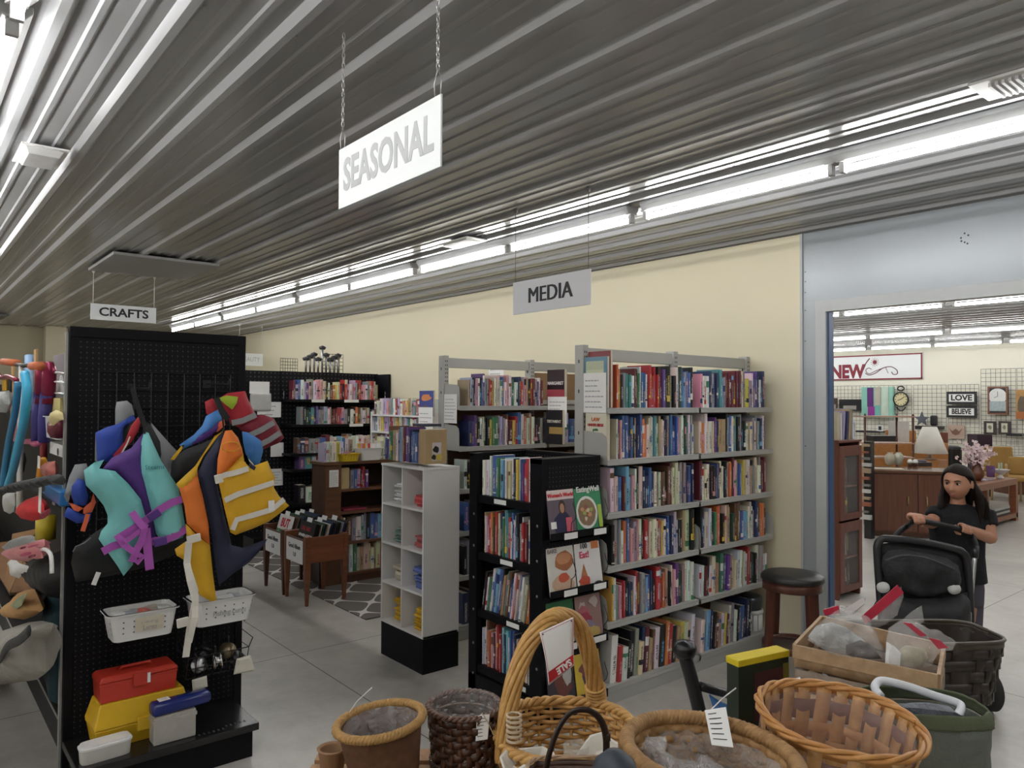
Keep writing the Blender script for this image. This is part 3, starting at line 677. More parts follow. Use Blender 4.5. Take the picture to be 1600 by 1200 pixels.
# brown bookcase (faces +X)
QX, QY0, QY1, QH = -6.5, 3.12, 4.0, 1.165
t = thing('bookcase', 'dark brown wooden bookcase with a paper note, behind the album bins', 'bookcase', (QX-.15, 3.55, .009))
for y0, y1 in ((QY0, QY0+.035), (QY1-.035, QY1)): b = MB(); b.box(QX-.29, QX, y0, y1, .009, QH-.03); b.build('side_panel', BROWN, t, bev=.002)
b = MB(); b.box(QX-.003, QX+.012, QY0, QY0+.16, .009, QH-.03); b.build('face_stile', BROWN2, t, bev=.002)
b = MB(); b.box(QX-.30, QX+.025, QY0-.02, QY1+.02, QH-.03, QH); b.build('top', BROWN2, t, bev=.004)
b = MB(); b.box(QX-.29, QX-.28, QY0, QY1, .009, QH-.03); b.build('back_panel', mat('dark_back_board', (.03, .018, .014), .6), t)
for z in (.10, .395, .685, .90): b = MB(); b.box(QX-.28, QX+.004, QY0+.03, QY1-.03, z-.025, z); b.build('shelf', BROWN2, t, bev=.002)
b = MB(); b.box(QX-.02, QX, QY0, QY1, .009, .08); b.build('kick_board', BROWN, t)
b = MB(); b.box(QX+.012, QX+.0135, QY0+.035, QY0+.13, .93, 1.09); b.build('note', PAPER, t); b = MB(); scribble(b, FACE_PX((QX+.0142, QY0+.0825, 1.01)), .08, .13, 7, 0, 9); b.build('note_print', GREYINK, t)
for z, q, h0, h1 in ((.10, 'bsbwgcaCcwacrcwxkb', .2, .3), (.395, 'ackexwlxkbbswwyck', .2, .26), (.90, 'caexblmrp', .16, .2)):
    run((QX-.02, QY0+.17, z+.0005), (0, 1, 0), .64 if z < .6 else .3, q, h0, h1, None, None, .2, 0, seed=int(z*1000))
b = MB(); b.box(QX-.2, QX-.02, QY0+.2, QY0+.45, .6855, .705); tag(b.build('album', mat('maroon_cover', (.25, .03, .06), .5), bev=.003), 'flat maroon album on the empty brown shelf', 'album')
tb = thing('book_stack', 'tall cream and tan book standing at left on the upper brown shelf', 'book', (QX-.12, QY0+.2, .9)); b = MB(); b.box(QX-.18, QX-.02, QY0+.175, QY0+.26, .9005, 1.1); b.build('cover', mat('tan_cover', (.5, .38, .2), .5), tb, bev=.004); tb.name = 'thick_book'
# on top of it: books, two baskets
run((QX+.0, QY0-.01, QH+.0005), (0, 1, 0), .20, 'lwcwyw', .17, .19, None, None, .14, 0, seed=41)
run((QX-.02, QY0+.60, QH+.0005), (0, 1, 0), .26, 'ccbpwlxw', .18, .23, None, None, .16, 0, seed=42)
run((QX-.22, QY0+.2, QH+.0005), (0, 1, 0), .4, 'wxsbwacwcwac', .19, .23, None, None, .1, 0, seed=43)
def tray(name, label, c, sx, sy, sz, m, holes=True, taper=.82, group=None, cat='basket', rz=0):
    t = thing(name, label, cat, c, rz, group); M = xf(c, rz); b = MB()
    def rr(fx, fy, z, r=.03):
        o = []
        for qx, qy, a0 in ((1, 1, 0), (-1, 1, 90), (-1, -1, 180), (1, -1, 270)):
            for k in range(4):
                a = math.radians(a0+30*k); o.append((qx*(fx/2-r)+r*math.cos(a), qy*(fy/2-r)+r*math.sin(a), z))
        return o
    T = taper; w_ = .004
    b.ring([rr(sx*T, sy*T, 0), rr(sx, sy, sz), rr(sx+.02, sy+.02, sz), rr(sx+.02, sy+.02, sz-.006), rr(sx+.018, sy+.018, sz-.006)][:4], 0, True, (True, False), M)
    b.ring([rr(sx+.02, sy+.02, sz), rr(sx-w_, sy-w_, sz), rr(sx*T-w_, sy*T-w_, w_)], 0, True, (False, True), M)
    fixn(b.build('tub', m, t, False, bev=.0))
    if holes:
        b = MB()
        for i in range(5):
            for j in range(3):
                for sgn in (-1, 1):
                    for side in (0, 1):
                        f = T+(1-T)*(.3+.2*j)
                        if side: p, q = (sx*f/2*sgn, (i-2)*sy*.15), 90
                        else: p, q = ((i-2)*sx*.17, sy*f/2*sgn), 0
                        if not side and sgn < 0 and abs(i-2) < 2: continue
                        b.lathe([(.0042, 0), (0, .0006)], 6, (0, 0, 0), 0, M @ Matrix.Translation((p[0]*1.004, p[1]*1.004, sz*(.3+.2*j))) @ (Matrix.Rotation(sgn*PI/2, 4, 'Y') if side else Matrix.Rotation(-sgn*PI/2, 4, 'X')))
        b.build('hole', mat('hole_shadow', (.12, .12, .12), .7), t)
    return t
tray('toy_basket', 'small yellow plastic basket on top of brown bookcase', (QX-.01, QY0+.24, QH+.0005), .13, .2, .075, mat('yellow_plastic', (.72, .5, .02), .4))
tray('book_basket', 'white plastic basket of picture books on top of brown bookcase', (QX-.03, QY0+.47, QH+.0005), .15, .25, .12, WHITEPL, False)
rd = random.Random(5)
for i, (c, nm) in enumerate((('w', 'white'), ('y', 'yellow'), ('i', 'pink'), ('o', 'orange'), ('c', 'cream'), ('r', 'red'), ('w', 'pale'))):
    b = MB(); b.box(-.055, .055, -.003, .003, 0, .15, 0, xf((QX-.08+.015*i, QY0+.41+.02*i, QH+.012), PI/2+.1*(i % 3-1), math.radians(-6))); tag(b.build('picture_book', mat('picture_book_'+nm, COL[c], .5, var=.3, scale=30), bev=.001), '%s picture book standing in the white basket' % nm, 'book')
b = MB(); b.box(-.06, .06, -.05, .05, 0, .006, 0, xf((QX-.0, QY0+.2, QH+.075), .3, .2)); tag(b.build('booklet', mat('dark_red_cover', (.2, .05, .05), .5)), 'dark booklet lying across the yellow basket', 'book')

# record album bins (labels face -Y)
CHERRY = wood('cherry_wood', (.16, .052, .022), (.25, .09, .04), .35, (20, 2, 20))
DCHERRY = wood('dark_cherry_wood', (.07, .022, .012), (.12, .042, .022), .35, (20, 20, 2))
def bin_(x1, x0, label, side, sign, n, seed, group, gl):
    y0, y1, H = 2.70, 3.09, .585
    t = thing('record_bin', label, 'record bin', ((x0+x1)/2, (y0+y1)/2, 0))
    for x, y in ((x0+.022, y0+.022), (x1-.022, y0+.022), (x0+.022, y1-.022), (x1-.022, y1-.022)):
        zb = .0 if y < 2.9 else .0095
        b = MB(); b.ring([[(x-s_, y-s_, z), (x+s_, y-s_, z), (x+s_, y+s_, z), (x-s_, y+s_, z)] for z, s_ in ((H, .024), (.3, .024), (zb, .012))]); fixn(b.build('leg', side, t, bev=.002))
    for x in (x0, x1-.018): b = MB(); b.box(x, x+.018, y0+.04, y1-.04, .36, H-.005); b.build('side_panel', side, t, bev=.002)
    for y in (y0, y1-.018): b = MB(); b.box(x0+.04, x1-.04, y, y+.018, .36, H-(.03 if y < 2.9 else 0)); b.build('end_panel', DCHERRY, t, bev=.002)
    b = MB(); b.box(x0+.01, x1-.01, y0+.01, y1-.01, .36, .372); b.build('bottom', DCHERRY, t)
    p = thing('paper_notice', 'white price sheet with two printed lines on the %s' % sign, 'notice', ((x0+x1)/2, y0-.002, .44)); b = MB(); b.box(x0+.06, x1-.06, y0-.003, y0-.001, .345, .545); b.build('sheet', PAPER, p)
    text('Good Album', .055, FACE_NY(((x0+x1)/2, y0-.0036, .48)), 'print', INK, p, bold=.001, sx=.85); text('1.0', .05, FACE_NY(((x0+x1)/2, y0-.0036, .41)), 'print', INK, p, bold=.001)
    rd = random.Random(seed); cols = ['dark', 'black', 'brown', 'cream', 'grey', 'white', 'green', 'black', 'blue', 'maroon', 'black', 'tan']
    for i in range(n):
        y = y0+.05+i*(.31/n); c = rd.choice(cols) if i else ('black' if seed == 1 else 'white')
        col = dict(dark=(.03, .03, .04), black=(.015, .015, .015), brown=COL['e'], cream=COL['c'], grey=COL['x'], white=COL['w'], green=COL['d'], blue=COL['n'], maroon=COL['m'], tan=COL['a'])[c]
        xa, ti = x0+.055+rd.uniform(0, .02), math.radians(-16); M = xf((xa, y, .3725), 0, ti); wd = min(.31, x1-x0-.11)
        r = thing('record_album', '%s record album %s from the front of the %s' % (c, ORD[i], gl), 'record', (xa, y, .3725), 0, group)
        b = MB(); b.box(0, wd, 0, .005, 0, .31+rd.uniform(-.012, .006), 0, M); b.build('sleeve', mat('sleeve_'+c, col, .5, var=.2, scale=12), r)
        if i == 0:
            if seed == 1:
                text('DEL RIO', .05, M @ Matrix.Translation((wd*.45, -.001, .25)) @ Matrix.Rotation(PI/2, 4, 'X'), 'title', REDINK, r); text('SPANISH GUITAR', .034, M @ Matrix.Translation((wd*.5, -.001, .19)) @ Matrix.Rotation(PI/2, 4, 'X'), 'title', PAPER, r, bold=.0006)
                b = MB(); b.add([(wd*.5+x*.05, -.001, .11+z*.03) for x, z in blob(0, 0, 1, 1, 10, .2, 3)], [tuple(range(10))], 0, M); b.build('cover_picture', mat('rose_print', (.35, .15, .1), .5), r)
            else:
                text('BUT', .11, M @ Matrix.Translation((wd*.5, -.001, .24)) @ Matrix.Rotation(PI/2, 4, 'X'), 'title', REDINK, r, bold=.004, sx=.9); text('DOWN TOWN', .05, M @ Matrix.Translation((wd*.5, -.001, .16)) @ Matrix.Rotation(PI/2, 4, 'X'), 'title', mat('green_ink', (.03, .2, .06), .5), r, bold=.003, sx=.9)
                text('BAND', .06, M @ Matrix.Translation((wd*.5, -.001, .1)) @ Matrix.Rotation(PI/2, 4, 'X'), 'title', REDINK, r, bold=.002)
        elif i % 4 == 1:
            b = MB(); b.box(.03+.03*(i % 3), .13+.03*(i % 3), .0052, .006, .27, .345, 0, M); b.build('divider_tab', PAPER, r)
bin_(-5.975, -6.435, 'cherry wood record bin on legs, the right one of the pair', CHERRY, 'right record bin', 16, 1, 'record albums in the right bin', 'right bin')
bin_(-6.455, -6.915, 'cherry wood record bin on legs, partly behind the yellow life vest', DCHERRY, 'left record bin', 16, 2, 'record albums in the left bin', 'left bin')

# white cube shelf
t = thing('cube_shelf', 'white laminate cube shelf on a black plinth with eight cubbies', 'shelf', (-4.31, 2.75, 0))
X0, X1, Y0, Y1, ZB, ZT = -4.575, -4.04, 2.62, 2.9, .225, 1.315
LAM = mat('white_laminate', (.70, .69, .68), .4, var=.03, scale=3)
for x in (X0, (X0+X1)/2-.006, X1-.016): b = MB(); b.box(x, x+.016 if x != (X0+X1)/2-.006 else x+.012, Y0, Y1-.01, ZB, ZT); b.build('upright_panel', LAM, t, bev=.001)
for i in range(5):
    z = ZB+i*(ZT-ZB-.016)/4; e_ = .004 if i == 4 else -.0155 if i else 0; b = MB(); b.box(X0-e_, X1+e_, Y0-(.004 if i == 4 else -.001), Y1-.01, z, z+.016); b.build('shelf_panel', LAM, t, bev=.001)
b = MB(); b.box(X0, X1, Y1-.01, Y1, ZB, ZT); b.build('back_panel', LAM, t)
b = MB(); b.box(X0+.005, X1-.002, Y0+.003, Y1, 0, ZB); b.build('plinth', BLACKSTEEL, t)
MAGC = {'y': ('yellow', (.70, .43, .02)), 'b': ('blue and white', (.12, .17, .42)), 'r': ('red and pink', (.55, .08, .08)), 'w': ('white', (.66, .66, .64)), 'c': ('cream', (.55, .48, .38)), 't': ('green', (.16, .26, .22)), 'p': ('rose', (.42, .1, .1))}
for col, row, key, n in ((0, 3, 'w', 12), (1, 3, 'r', 7), (0, 2, 't', 9), (1, 2, 'p', 7), (0, 1, 'c', 5), (1, 1, 'b', 13), (0, 0, 'y', 14), (1, 0, 'y', 13)):
    zz = ZB+row*(ZT-ZB-.016)/4+.0165; xe = (X0+X1)/2-.01 if col == 0 else X1-.02; rd = random.Random(col*10+row)
    nm, c = MAGC[key]; proto = None
    for k in range(n):
        th = .011 if key != 'c' else .022; d = rd.uniform(-.008, .008)
        b = MB(); b.box(xe-.165+d, xe-.009+min(d,0), Y0+.06+rd.uniform(-.02, .02), Y0+.25, 0, th-.0008); o = b.build('magazine', mat('mag_%s_%d' % (nm, k % 3), tuple(min(.8, q*(.75+.25*(k % 3))) for q in c), .45), bev=.0015); o.location.z = zz
        lvl = 'at the bottom of' if k == 0 else 'on top of' if k == n-1 else ORD[k]+' from the bottom in'
        tag(o, '%s magazine %s the %s-row stack, %s cubby' % (nm, lvl, ('bottom', 'third', 'second', 'top')[row], ('left', 'right')[col]), 'magazine', '%s magazines in the %s-row %s cubby' % (nm, ('bottom', 'third', 'second', 'top')[row], ('left', 'right')[col])); zz += th
# books along its top
run((X0+.0, Y0+.03, ZT+.0205), (1, 0, 0), .40, 'eggkaawxnsxmpxnnbbbx', .19, .235, None, None, .17, 0, seed=61)
b = MB(); face_book('tan book with black and white photo cover at right end atop white cubes', xf((X1-.035, Y0+.03, ZT+.0205), PI/2), .17, .225, .07, (.42, .30, .16), [(RECT(.32, .74, .08, .62), (.55, .5, .5)), (blob(.5, .42, .14, .1, 10, .2, 3), (.03, .03, .03)), (blob(.62, .18, .14, .1, 10, .3, 5), (.55, .42, .08)), (blob(.4, .2, .1, .08, 10, .2, 3), (.04, .04, .03))])
b = MB(); b.box(X0+.3, X1-.1, Y0+.06, Y0+.2, ZT+.262, ZT+.28); tag(b.build('flat_book', mat('navy_cover', (.03, .035, .06), .5), bev=.002), 'dark flat book lying on the row of books above the cubes', 'book')

# white shelf of paperbacks, facing the camera
t = thing('white_bookshelf', 'white bookshelf of pale paperbacks left of the second grey bookcase', 'bookshelf', (-7.1, 4.35, 0))
for x in (-7.62, -6.40): b = MB(); b.box(x, x+.03, 4.21, 4.44, 0, 1.62); b.build('side_panel', LAM, t)
b = MB(); b.box(-7.6, -6.38, 4.43, 4.44, 0, 1.6); b.build('back_panel', LAM, t)
for i, z in enumerate((1.59, 1.40, 1.19, .8, .4, .08)):
    b = MB(); b.box(-7.6, -6.38, 4.2, 4.43, z-.018, z); b.build('shelf', LAM, t)
    if i < 3: run((-7.59, 4.22, z+.0005), (1, 0, 0), 1.18, ['ecclwlliaxxwrmlwaowyacxtrrbpxcw', 'xtwcyllwrrccywxwltxwrwxwclw', 'caxwclrwxtwclwbxwcrwxl'][i], .15, .185, None, None, .12, 0, seed=70+i)
po = onw(664, 648, 7.7)
paper_notice('white price notice below the blue picture book', (-6.41, 4.17, 1.50), .26, .36, 'ny', 7, seed=8)
face_book('picture book with blue and orange cover above the price notice', xf((-6.56, 4.19, 1.59)), .26, .26, .02, (.06, .08, .28), [(blob(.5, .72, .35, .14, 12, .2, 2), (.60, .22, .08)), (blob(.45, .3, .3, .14, 12, .3, 3), (.14, .10, .12))])

# black wall gondola at the back, facing +X
t = thing('pegboard_gondola', 'tall black pegboard shelving of paperbacks against the back wall', 'shelving', (-8.9, 4.1, 0))
GX = -8.85
b = MB(); b.box(GX-.04, GX, 3.2, 4.985, 0, 2.10); b.build('back_panel', pegboard('far_pegboard', (.013, .013, .015), (.06, .06, .065), (1, 2), .05, .2), t)
for y in (3.2, 3.63, 4.965): b = MB(); b.box(GX, GX+.02, y-.0, y+.02, 0, 2.10); b.build('upright', BLACKSTEEL, t)
b = MB(); b.box(GX, GX+.34, 4.955, 4.99, 0, 2.09); b.build('end_panel', BLACKSTEEL, t)
for i, z in enumerate((1.755, 1.45, 1.10, .91, .5)):
    b = MB(); b.box(GX, GX+.3, 3.66, 4.95, z-.03, z); b.build('shelf', BLACKSTEEL, t)
for y, z, w_ in ((4.0, 1.74, .17), (4.45, 1.74, .2), (4.52, 1.435, .19)): b = MB(); b.box(GX+.301, GX+.304, y-w_/2, y+w_/2, z-.02, z+.015); b.build('shelf_label', PAPER, t)
b = MB()
for y in (3.68, 4.94): b.tube([(GX+.02, y, 1.76), (GX+.02, y, 1.86), (GX+.29, y, 1.86), (GX+.29, y, 1.76)], .004, 5)
b.build('shelf_fence', CHROME, t)
b = MB(); b.box(GX, GX+.36, 3.2, 4.95, 0, .15); b.build('base', BLACKSTEEL, t)
for i, (z, y, L, q) in enumerate(((1.755, 3.70, 1.15, 'mlbwlpixwiickweoycrkRlwilxmrriiwxorca'), (1.45, 3.80, 1.12, 'xkdktnpxxlwikrmrrixkwkoecwackxnpn'), (1.10, 3.76, 1.15, 'enexxbmlwkoaxbwwkmecoi'), (.91, 3.78, .9, 'ptwrryggdwkxb'), (.5, 3.78, 1.1, 'kwkxkwwkcxkbkw'))):
    run((GX+.27, y, z+.0005), (0, 1, 0), L, q, .17, .25 if i == 0 else .22, None, None, .14, 0, seed=80+i)
for lab, p0, p1, rows in (('blank white sheet high on the black shelving', (390, 596), (421, 615), 0), ('large white price sheet with printed lines on black shelving', (402, 628), (439, 652), 3), ('white box card below the red vest on black shelving', (423, 692), (443, 713), 0), ('printed leaflet with blue header on the black shelving', (421, 733), (442, 758), 5)):
    a, c = onx(*p0, GX+.03), onx(*p1, GX+.03); paper_notice(lab, (GX+.03, (a.y+c.y)/2, (a.z+c.z)/2), abs(c.y-a.y), abs(a.z-c.z), 'px', rows, seed=11)
a = onx(409, 627, GX+.06); b = MB(); b.box(GX+.003, GX+.05, a.y-.13, a.y+.13, a.z-.12, a.z+.1); tag(b.build('sign_holder', mat('pale_grey_plate', (.5, .5, .49), .5), bev=.03), 'pale grey rounded plate on the black shelving', 'sign holder')
def wire_panel(name, label, cat, o, u, v, nu, nv, r, m, parent=None):
    """grid of wires: origin o, edge vectors u, v"""
    b = MB(); o, u, v = V(o), V(u), V(v)
    for i in range(nu+1): b.tube([o+u*(i/nu), o+u*(i/nu)+v], r, 4)
    for j in range(nv+1): b.tube([o+v*(j/nv), o+v*(j/nv)+u], r, 4)
    q = b.build(name, m, parent)
    return tag(q, label, cat) if label else q
a, c = onx(439, 580, GX), onx(466, 565, GX); wire_panel('wire_grid', 'small empty wire grid standing on top of the black shelving', 'wire grid', (GX-.02, a.y, 2.10), (0, c.y-a.y, 0), (0, 0, .16), 7, 4, .003, BLACKWIRE)
t = tag(wire_panel('wire_basket', None, None, (GX-.02, 4.19, 2.10), (0, .3, 0), (0, 0, .24), 6, 5, .003, BLACKWIRE), 'black wire rack on top of the black shelving holding grey crutch tips', 'wire rack')
GREYRUB = mat('grey_chrome_tube', (.33, .34, .36), .3, .7)
for i in range(9):
    y = 3.98+.055*i; h = .16+.03*(i % 3)+(.12 if i == 4 else 0)
    c = thing('shower_arm', 'grey chrome tube with dark cap atop the shelving, %s from left' % ORD[i], 'metal tube', (GX-.02, y, 2.10), 0, 'chrome tubes standing on the black shelving')
    b = MB(); b.tube([(GX-.02, y, 2.10), (GX-.02, y, 2.10+h)], .014, 8); b.build('tube', GREYRUB, c, True)
    b = MB(); b.tube([(GX-.02, y-.035, 2.10+h), (GX-.02, y, 2.115+h), (GX-.02, y+.035, 2.10+h)], .022, 8); b.build('cap', mat('dark_rubber', (.05, .05, .055), .6), c, True)

# ================================================================ black gondola with the CRAFTS end
from mathutils.geometry import delaunay_2d_cdt
def inside(p, P):
    x, y = p; r = False; n = len(P)
    for i in range(n):
        (x1, y1), (x2, y2) = P[i], P[i-1]
        if (y1 > y) != (y2 > y) and x < (x2-x1)*(y-y1)/(y2-y1)+x1: r = not r
    return r
def edge_d(p, P):
    best = 9; x, y = p
    for i in range(len(P)):
        (x1, y1), (x2, y2) = P[i-1], P[i]; dx, dy = x2-x1, y2-y1
        L = dx*dx+dy*dy or 1e-12; k = max(0, min(1, ((x-x1)*dx+(y-y1)*dy)/L)); best = min(best, math.hypot(x-x1-k*dx, y-y1-k*dy))
    return best
def puff(mb, P, M, T, R=None, res=.02, wr=.25, seed=0, m=0, back=.5, bend=None, nf=9.0):
    """padded panel: outline P in local (x, z), bulging T towards local -y and back*T behind"""
    R = R or T*1.2; Q = []
    for i in range(len(P)):                                    # outline cut into short steps
        a, c = V(P[i-1]), V(P[i]); n = max(1, int((c-a).length/res)); Q += [tuple(a+(c-a)*((k+1)/n)) for k in range(n)]
    xs, ys = [p[0] for p in P], [p[1] for p in P]; pts = list(Q)
    x = min(xs)
    while x < max(xs):
        y = min(ys)
        while y < max(ys):
            if inside((x, y), P) and edge_d((x, y), P) > res*.45: pts.append((x, y))
            y += res
        x += res
    n = len(Q)
    vo, _, fo, _, _, _ = delaunay_2d_cdt([V(p) for p in pts], [(i, (i+1) % n) for i in range(n)], [tuple(range(n))], 1, 1e-6)
    N = len(vo); hs = []
    for p in vo:
        d = min(1, edge_d(p, P)/R); h = math.sqrt(max(0, 1-(1-d)**2))
        hs.append(h*(1+wr*noise.noise(V((p[0]*nf+seed, p[1]*nf, seed*3.1)))))
    off = [bend(p[0], p[1]) if bend else 0 for p in vo]
    mb.add([(p[0], -T*h+o, p[1]) for p, h, o in zip(vo, hs, off)]+[(p[0], T*back*h+o, p[1]) for p, h, o in zip(vo, hs, off)], [f for f in fo]+[tuple(i+N for i in reversed(f)) for f in fo], m, M)
EX, EY0, EY1, EH = -4.0, .625, 1.45, 2.09
t = thing('gondola_shelving', 'tall black pegboard gondola with deck under the CRAFTS sign', 'shelving', (-4.6, 1.04, 0))
b = MB(); b.box(EX-.03, EX, EY0+.03, EY1-.03, .1, EH-.03); b.build('end_panel', PEGY, t)
for y in (EY0, EY1-.04):
    b = MB(); b.box(EX-.04, EX+.006, y, y+.04, 0, EH-.02 if y < 1 else EH); b.build('post', BLACKSTEEL, t, bev=.002)
b = MB(); b.box(EX-.04, EX+.008, EY0, EY1, EH-.05, EH); b.build('top_rail', BLACKSTEEL, t, bev=.003)
b = MB(); b.box(EX-.045, EX-.01, EY0-.012, EY0-.002, 0, EH-.03); b.build('edge_strip', mat('worn_grey_strip', (.34, .34, .33), .4, .4, var=.3, scale=12), t)
b = MB(); b.box(EX, -3.62, EY0-.0, 1.405, .135, .17); b.build('deck', mat('black_satin_deck', (.012, .012, .013), .25, var=.2), t, bev=.004)
b = MB()
for i in range(11): b.box(-3.67-.022*(i > 5), -3.65-.022*(i > 5), 1.13+.022*i, 1.138+.022*i, .1701, .1706)
b.build('deck_slots', DARKHOLE, t)
b = MB(); b.box(EX, -3.655, EY0+.03, 1.385, 0, .135); b.build('deck_kick', BLACKSTEEL, t)
b = MB(); b.box(-12.5, EX-.04, 1.02, 1.05, 0, 1.92); b.build('side_panel', PEGX, t)
b = MB(); b.box(-12.5, EX-.05, .66, 1.42, 0, .15); b.build('base', BLACKSTEEL, t, bev=.003)
b = MB(); b.box(-12.5, EX-.05, .655, .66, .15, .16); b.build('base_trim', mat('steel_trim', (.45, .45, .44), .35, .6), t)
for x in (-5.2, -6.4, -7.6): b = MB(); b.box(x, x+.03, 1.0, 1.02, 0, 1.92); b.build('post', BLACKSTEEL, t)
for z, x0, x1 in ((1.545, -4.62, -4.06), (1.16, -6.2, -4.06), (.72, -5.2, -4.06)): b = MB(); b.box(x0, x1, .70, 1.02, z-.02, z); b.build('shelf', BLACKSTEEL, t)
# wire grid on the end panel
a = onx(155, 580, EX+.01); c = onx(360, 592, EX+.01)
g = wire_panel('wire_grid', 'black wire grid panel hooked on the black end panel', 'wire grid', (EX+.012, a.y, 1.0), (0, c.y-a.y, 0), (0, 0, .88), 8, 10, .003, BLACKWIRE)
# hooks with vests
def hook(y, z, reach, lab):
    b = MB(); b.tube([(EX+.005, y, z), (EX+.02, y, z), (EX+reach, y, z-.005), (EX+reach+.01, y, z+.02)], .004, 6); b.box(EX+.001, EX+.006, y-.02, y+.02, z-.02, z+.02)
    return tag(b.build('peg_hook', BLACKWIRE, smooth=False), lab, 'hook')
hl, hr = onx(207, 606, EX+.02), onx(325, 600, EX+.02)
hook(hl.y, hl.z, .33, 'black peg hook holding the left bunch of life vests'); hook(hr.y, hr.z, .33, 'black peg hook holding the right bunch of life vests')
FABS = {}
def fab(n, c, **k): return fabric('nylon_'+n, c, .6, **k)
TEAL = fab('aqua', (.20, .56, .56)); PURP = fab('purple', (.09, .03, .22)); MAGE = fab('orchid', (.42, .10, .46), fold=.15); YEL = fab('yellow', (.70, .40, .015)); ORA = fab('orange', (.75, .19, .025))
NAVY = fab('navy', (.015, .02, .055)); ROY = fab('royal', (.02, .06, .36)); SKY = fab('sky', (.06, .22, .56)); GRY = fab('grey', (.27, .28, .29)); BLK = fab('black', (.010, .010, .012)); REDF = fab('red', (.42, .02, .035)); MARF = fab('maroon', (.22, .012, .03)); LIME = fab('lime', (.36, .50, .03)); WEB = fab('white_web', (.72, .69, .62), fold=.1); CORAL = fab('coral', (.75, .14, .06))
def PX(pts, X): return [(lambda q: (q.y, q.z))(onx(x, y, X)) for x, y in pts]
def MX(X): return Matrix(((0, -1, 0, X), (1, 0, 0, 0), (0, 0, 1, 0), (0, 0, 0, 1)))   # local x -> +Y, local -y -> +X
def panel(t, name, pts, X, m, T=.025, seed=0, **k):
    b = MB(); puff(b, PX(pts, X), MX(X), T, seed=seed, **k); return b.build(name, m, t, True)
def strap(t, name, pts, X, w, m, dx=None, th=.002):
    """flat webbing along pixel points lying on plane X"""
    b = MB(); P = [onx(x, y, X) for x, y in pts]; rings = []
    for i, p in enumerate(P):
        d = (P[min(i+1, len(P)-1)]-P[max(i-1, 0)]); d.x = 0; d.normalize(); n = V((0, -d.z, d.y)); x = V((dx[i] if dx else 0, 0, 0)); e = V((th, 0, 0))
        rings.append([p+x+n*w/2, p+x+n*w/2+e, p+x-n*w/2+e, p+x-n*w/2])
    b.ring(rings); return fixn(b.build(name, m, t))
def vest(label, X, zt): return thing('life_vest', label, 'life vest', (X, hl.y, zt))
def buckle(t, px, py, X, w, h, rz, m):
    p = onx(px, py, X); b = MB(); b.box(0, .014, -w/2, w/2, -h/2, h/2, 0, Matrix.Translation(p) @ Matrix.Rotation(rz, 4, 'X')); return b.build('buckle', m, t, bev=.003)
# --- left bunch
t = vest('grey life vest at the back of the left bunch', -3.80, 1.6)
panel(t, 'collar', [(180, 640), (182, 628), (198, 626), (206, 632), (210, 648), (200, 668), (180, 664)], -3.80, GRY, .03, 1)
panel(t, 'side_panel', [(236, 660), (250, 676), (268, 696), (278, 706), (268, 735), (264, 770), (246, 738)], -3.80, GRY, .025, 2)
panel(t, 'lower_panel', [(117, 726), (135, 724), (140, 740), (120, 770), (104, 785), (100, 775), (108, 745)], -3.80, GRY, .02, 3)
strap(t, 'hanging_strap', [(207, 606), (212, 625), (222, 655), (228, 668)], -3.72, .022, BLK)
t = vest('plain blue life vest in the left bunch', -3.77, 1.55)
panel(t, 'front_panel', [(149, 676), (165, 668), (185, 662), (208, 648), (212, 655), (194, 668), (192, 690), (196, 712), (170, 722), (152, 722)], -3.77, ROY, .035, 5)
panel(t, 'edge_panel', [(149, 678), (154, 682), (153, 722), (148, 720)], -3.775, GRY, .012, 6)
panel(t, 'inner_panel', [(210, 652), (216, 658), (204, 690), (194, 706), (191, 690), (193, 668)], -3.775, BLK, .01, 7)
t = vest('red and dark life vest squeezed behind the aqua vest', -3.73, 1.5)
panel(t, 'red_panel', [(222, 652), (217, 672), (206, 690), (190, 706), (182, 716), (176, 712), (195, 690), (205, 665), (215, 652)], -3.73, REDF, .02, 8)
panel(t, 'dark_panel', [(224, 656), (236, 664), (250, 690), (252, 710), (246, 735), (230, 715), (222, 690)], -3.73, BLK, .02, 9)
strap(t, 'piping', [(188, 712), (198, 694), (203, 682)], -3.705, .006, WEB)
t = vest('small blue and orange life vest at the left edge of the black panel', -3.72, 1.3)
panel(t, 'upper_panel', [(112, 760), (122, 747), (132, 752), (138, 775), (135, 790), (122, 790), (112, 778)], -3.72, ROY, .03, 11)
panel(t, 'orange_band', [(110, 772), (116, 788), (130, 794), (142, 784), (146, 770), (150, 785), (144, 800), (130, 803), (115, 797), (107, 785)], -3.71, CORAL, .018, 12)
panel(t, 'lower_panel', [(106, 792), (118, 798), (130, 804), (143, 800), (140, 815), (120, 818), (99, 806)], -3.72, ROY, .028, 13)
strap(t, 'strap_end', [(137, 803), (134, 815), (129, 830)], -3.69, .018, CORAL)
t = vest('black life vest with grey piping under the aqua vest', -3.76, 1.2)
panel(t, 'front_panel', [(148, 832), (165, 822), (200, 830), (240, 850), (292, 838), (286, 860), (262, 872), (215, 890), (170, 900), (118, 910), (111, 880), (115, 858)], -3.76, BLK, .03, 14)
strap(t, 'piping', [(114, 862), (118, 854), (132, 848), (142, 840)], -3.725, .004, GRY)
strap(t, 'size_tag', [(154, 894), (146, 914)], -3.72, .02, PAPER)
t = vest('aqua and purple life vest with orchid straps, front of left bunch', -3.66, 1.45)
panel(t, 'inner_back', [(224, 676), (228, 690), (226, 720), (238, 790), (245, 850), (232, 852), (224, 800), (208, 765), (180, 738), (158, 735), (175, 715), (205, 700)], -3.685, PURP, .03, 20)
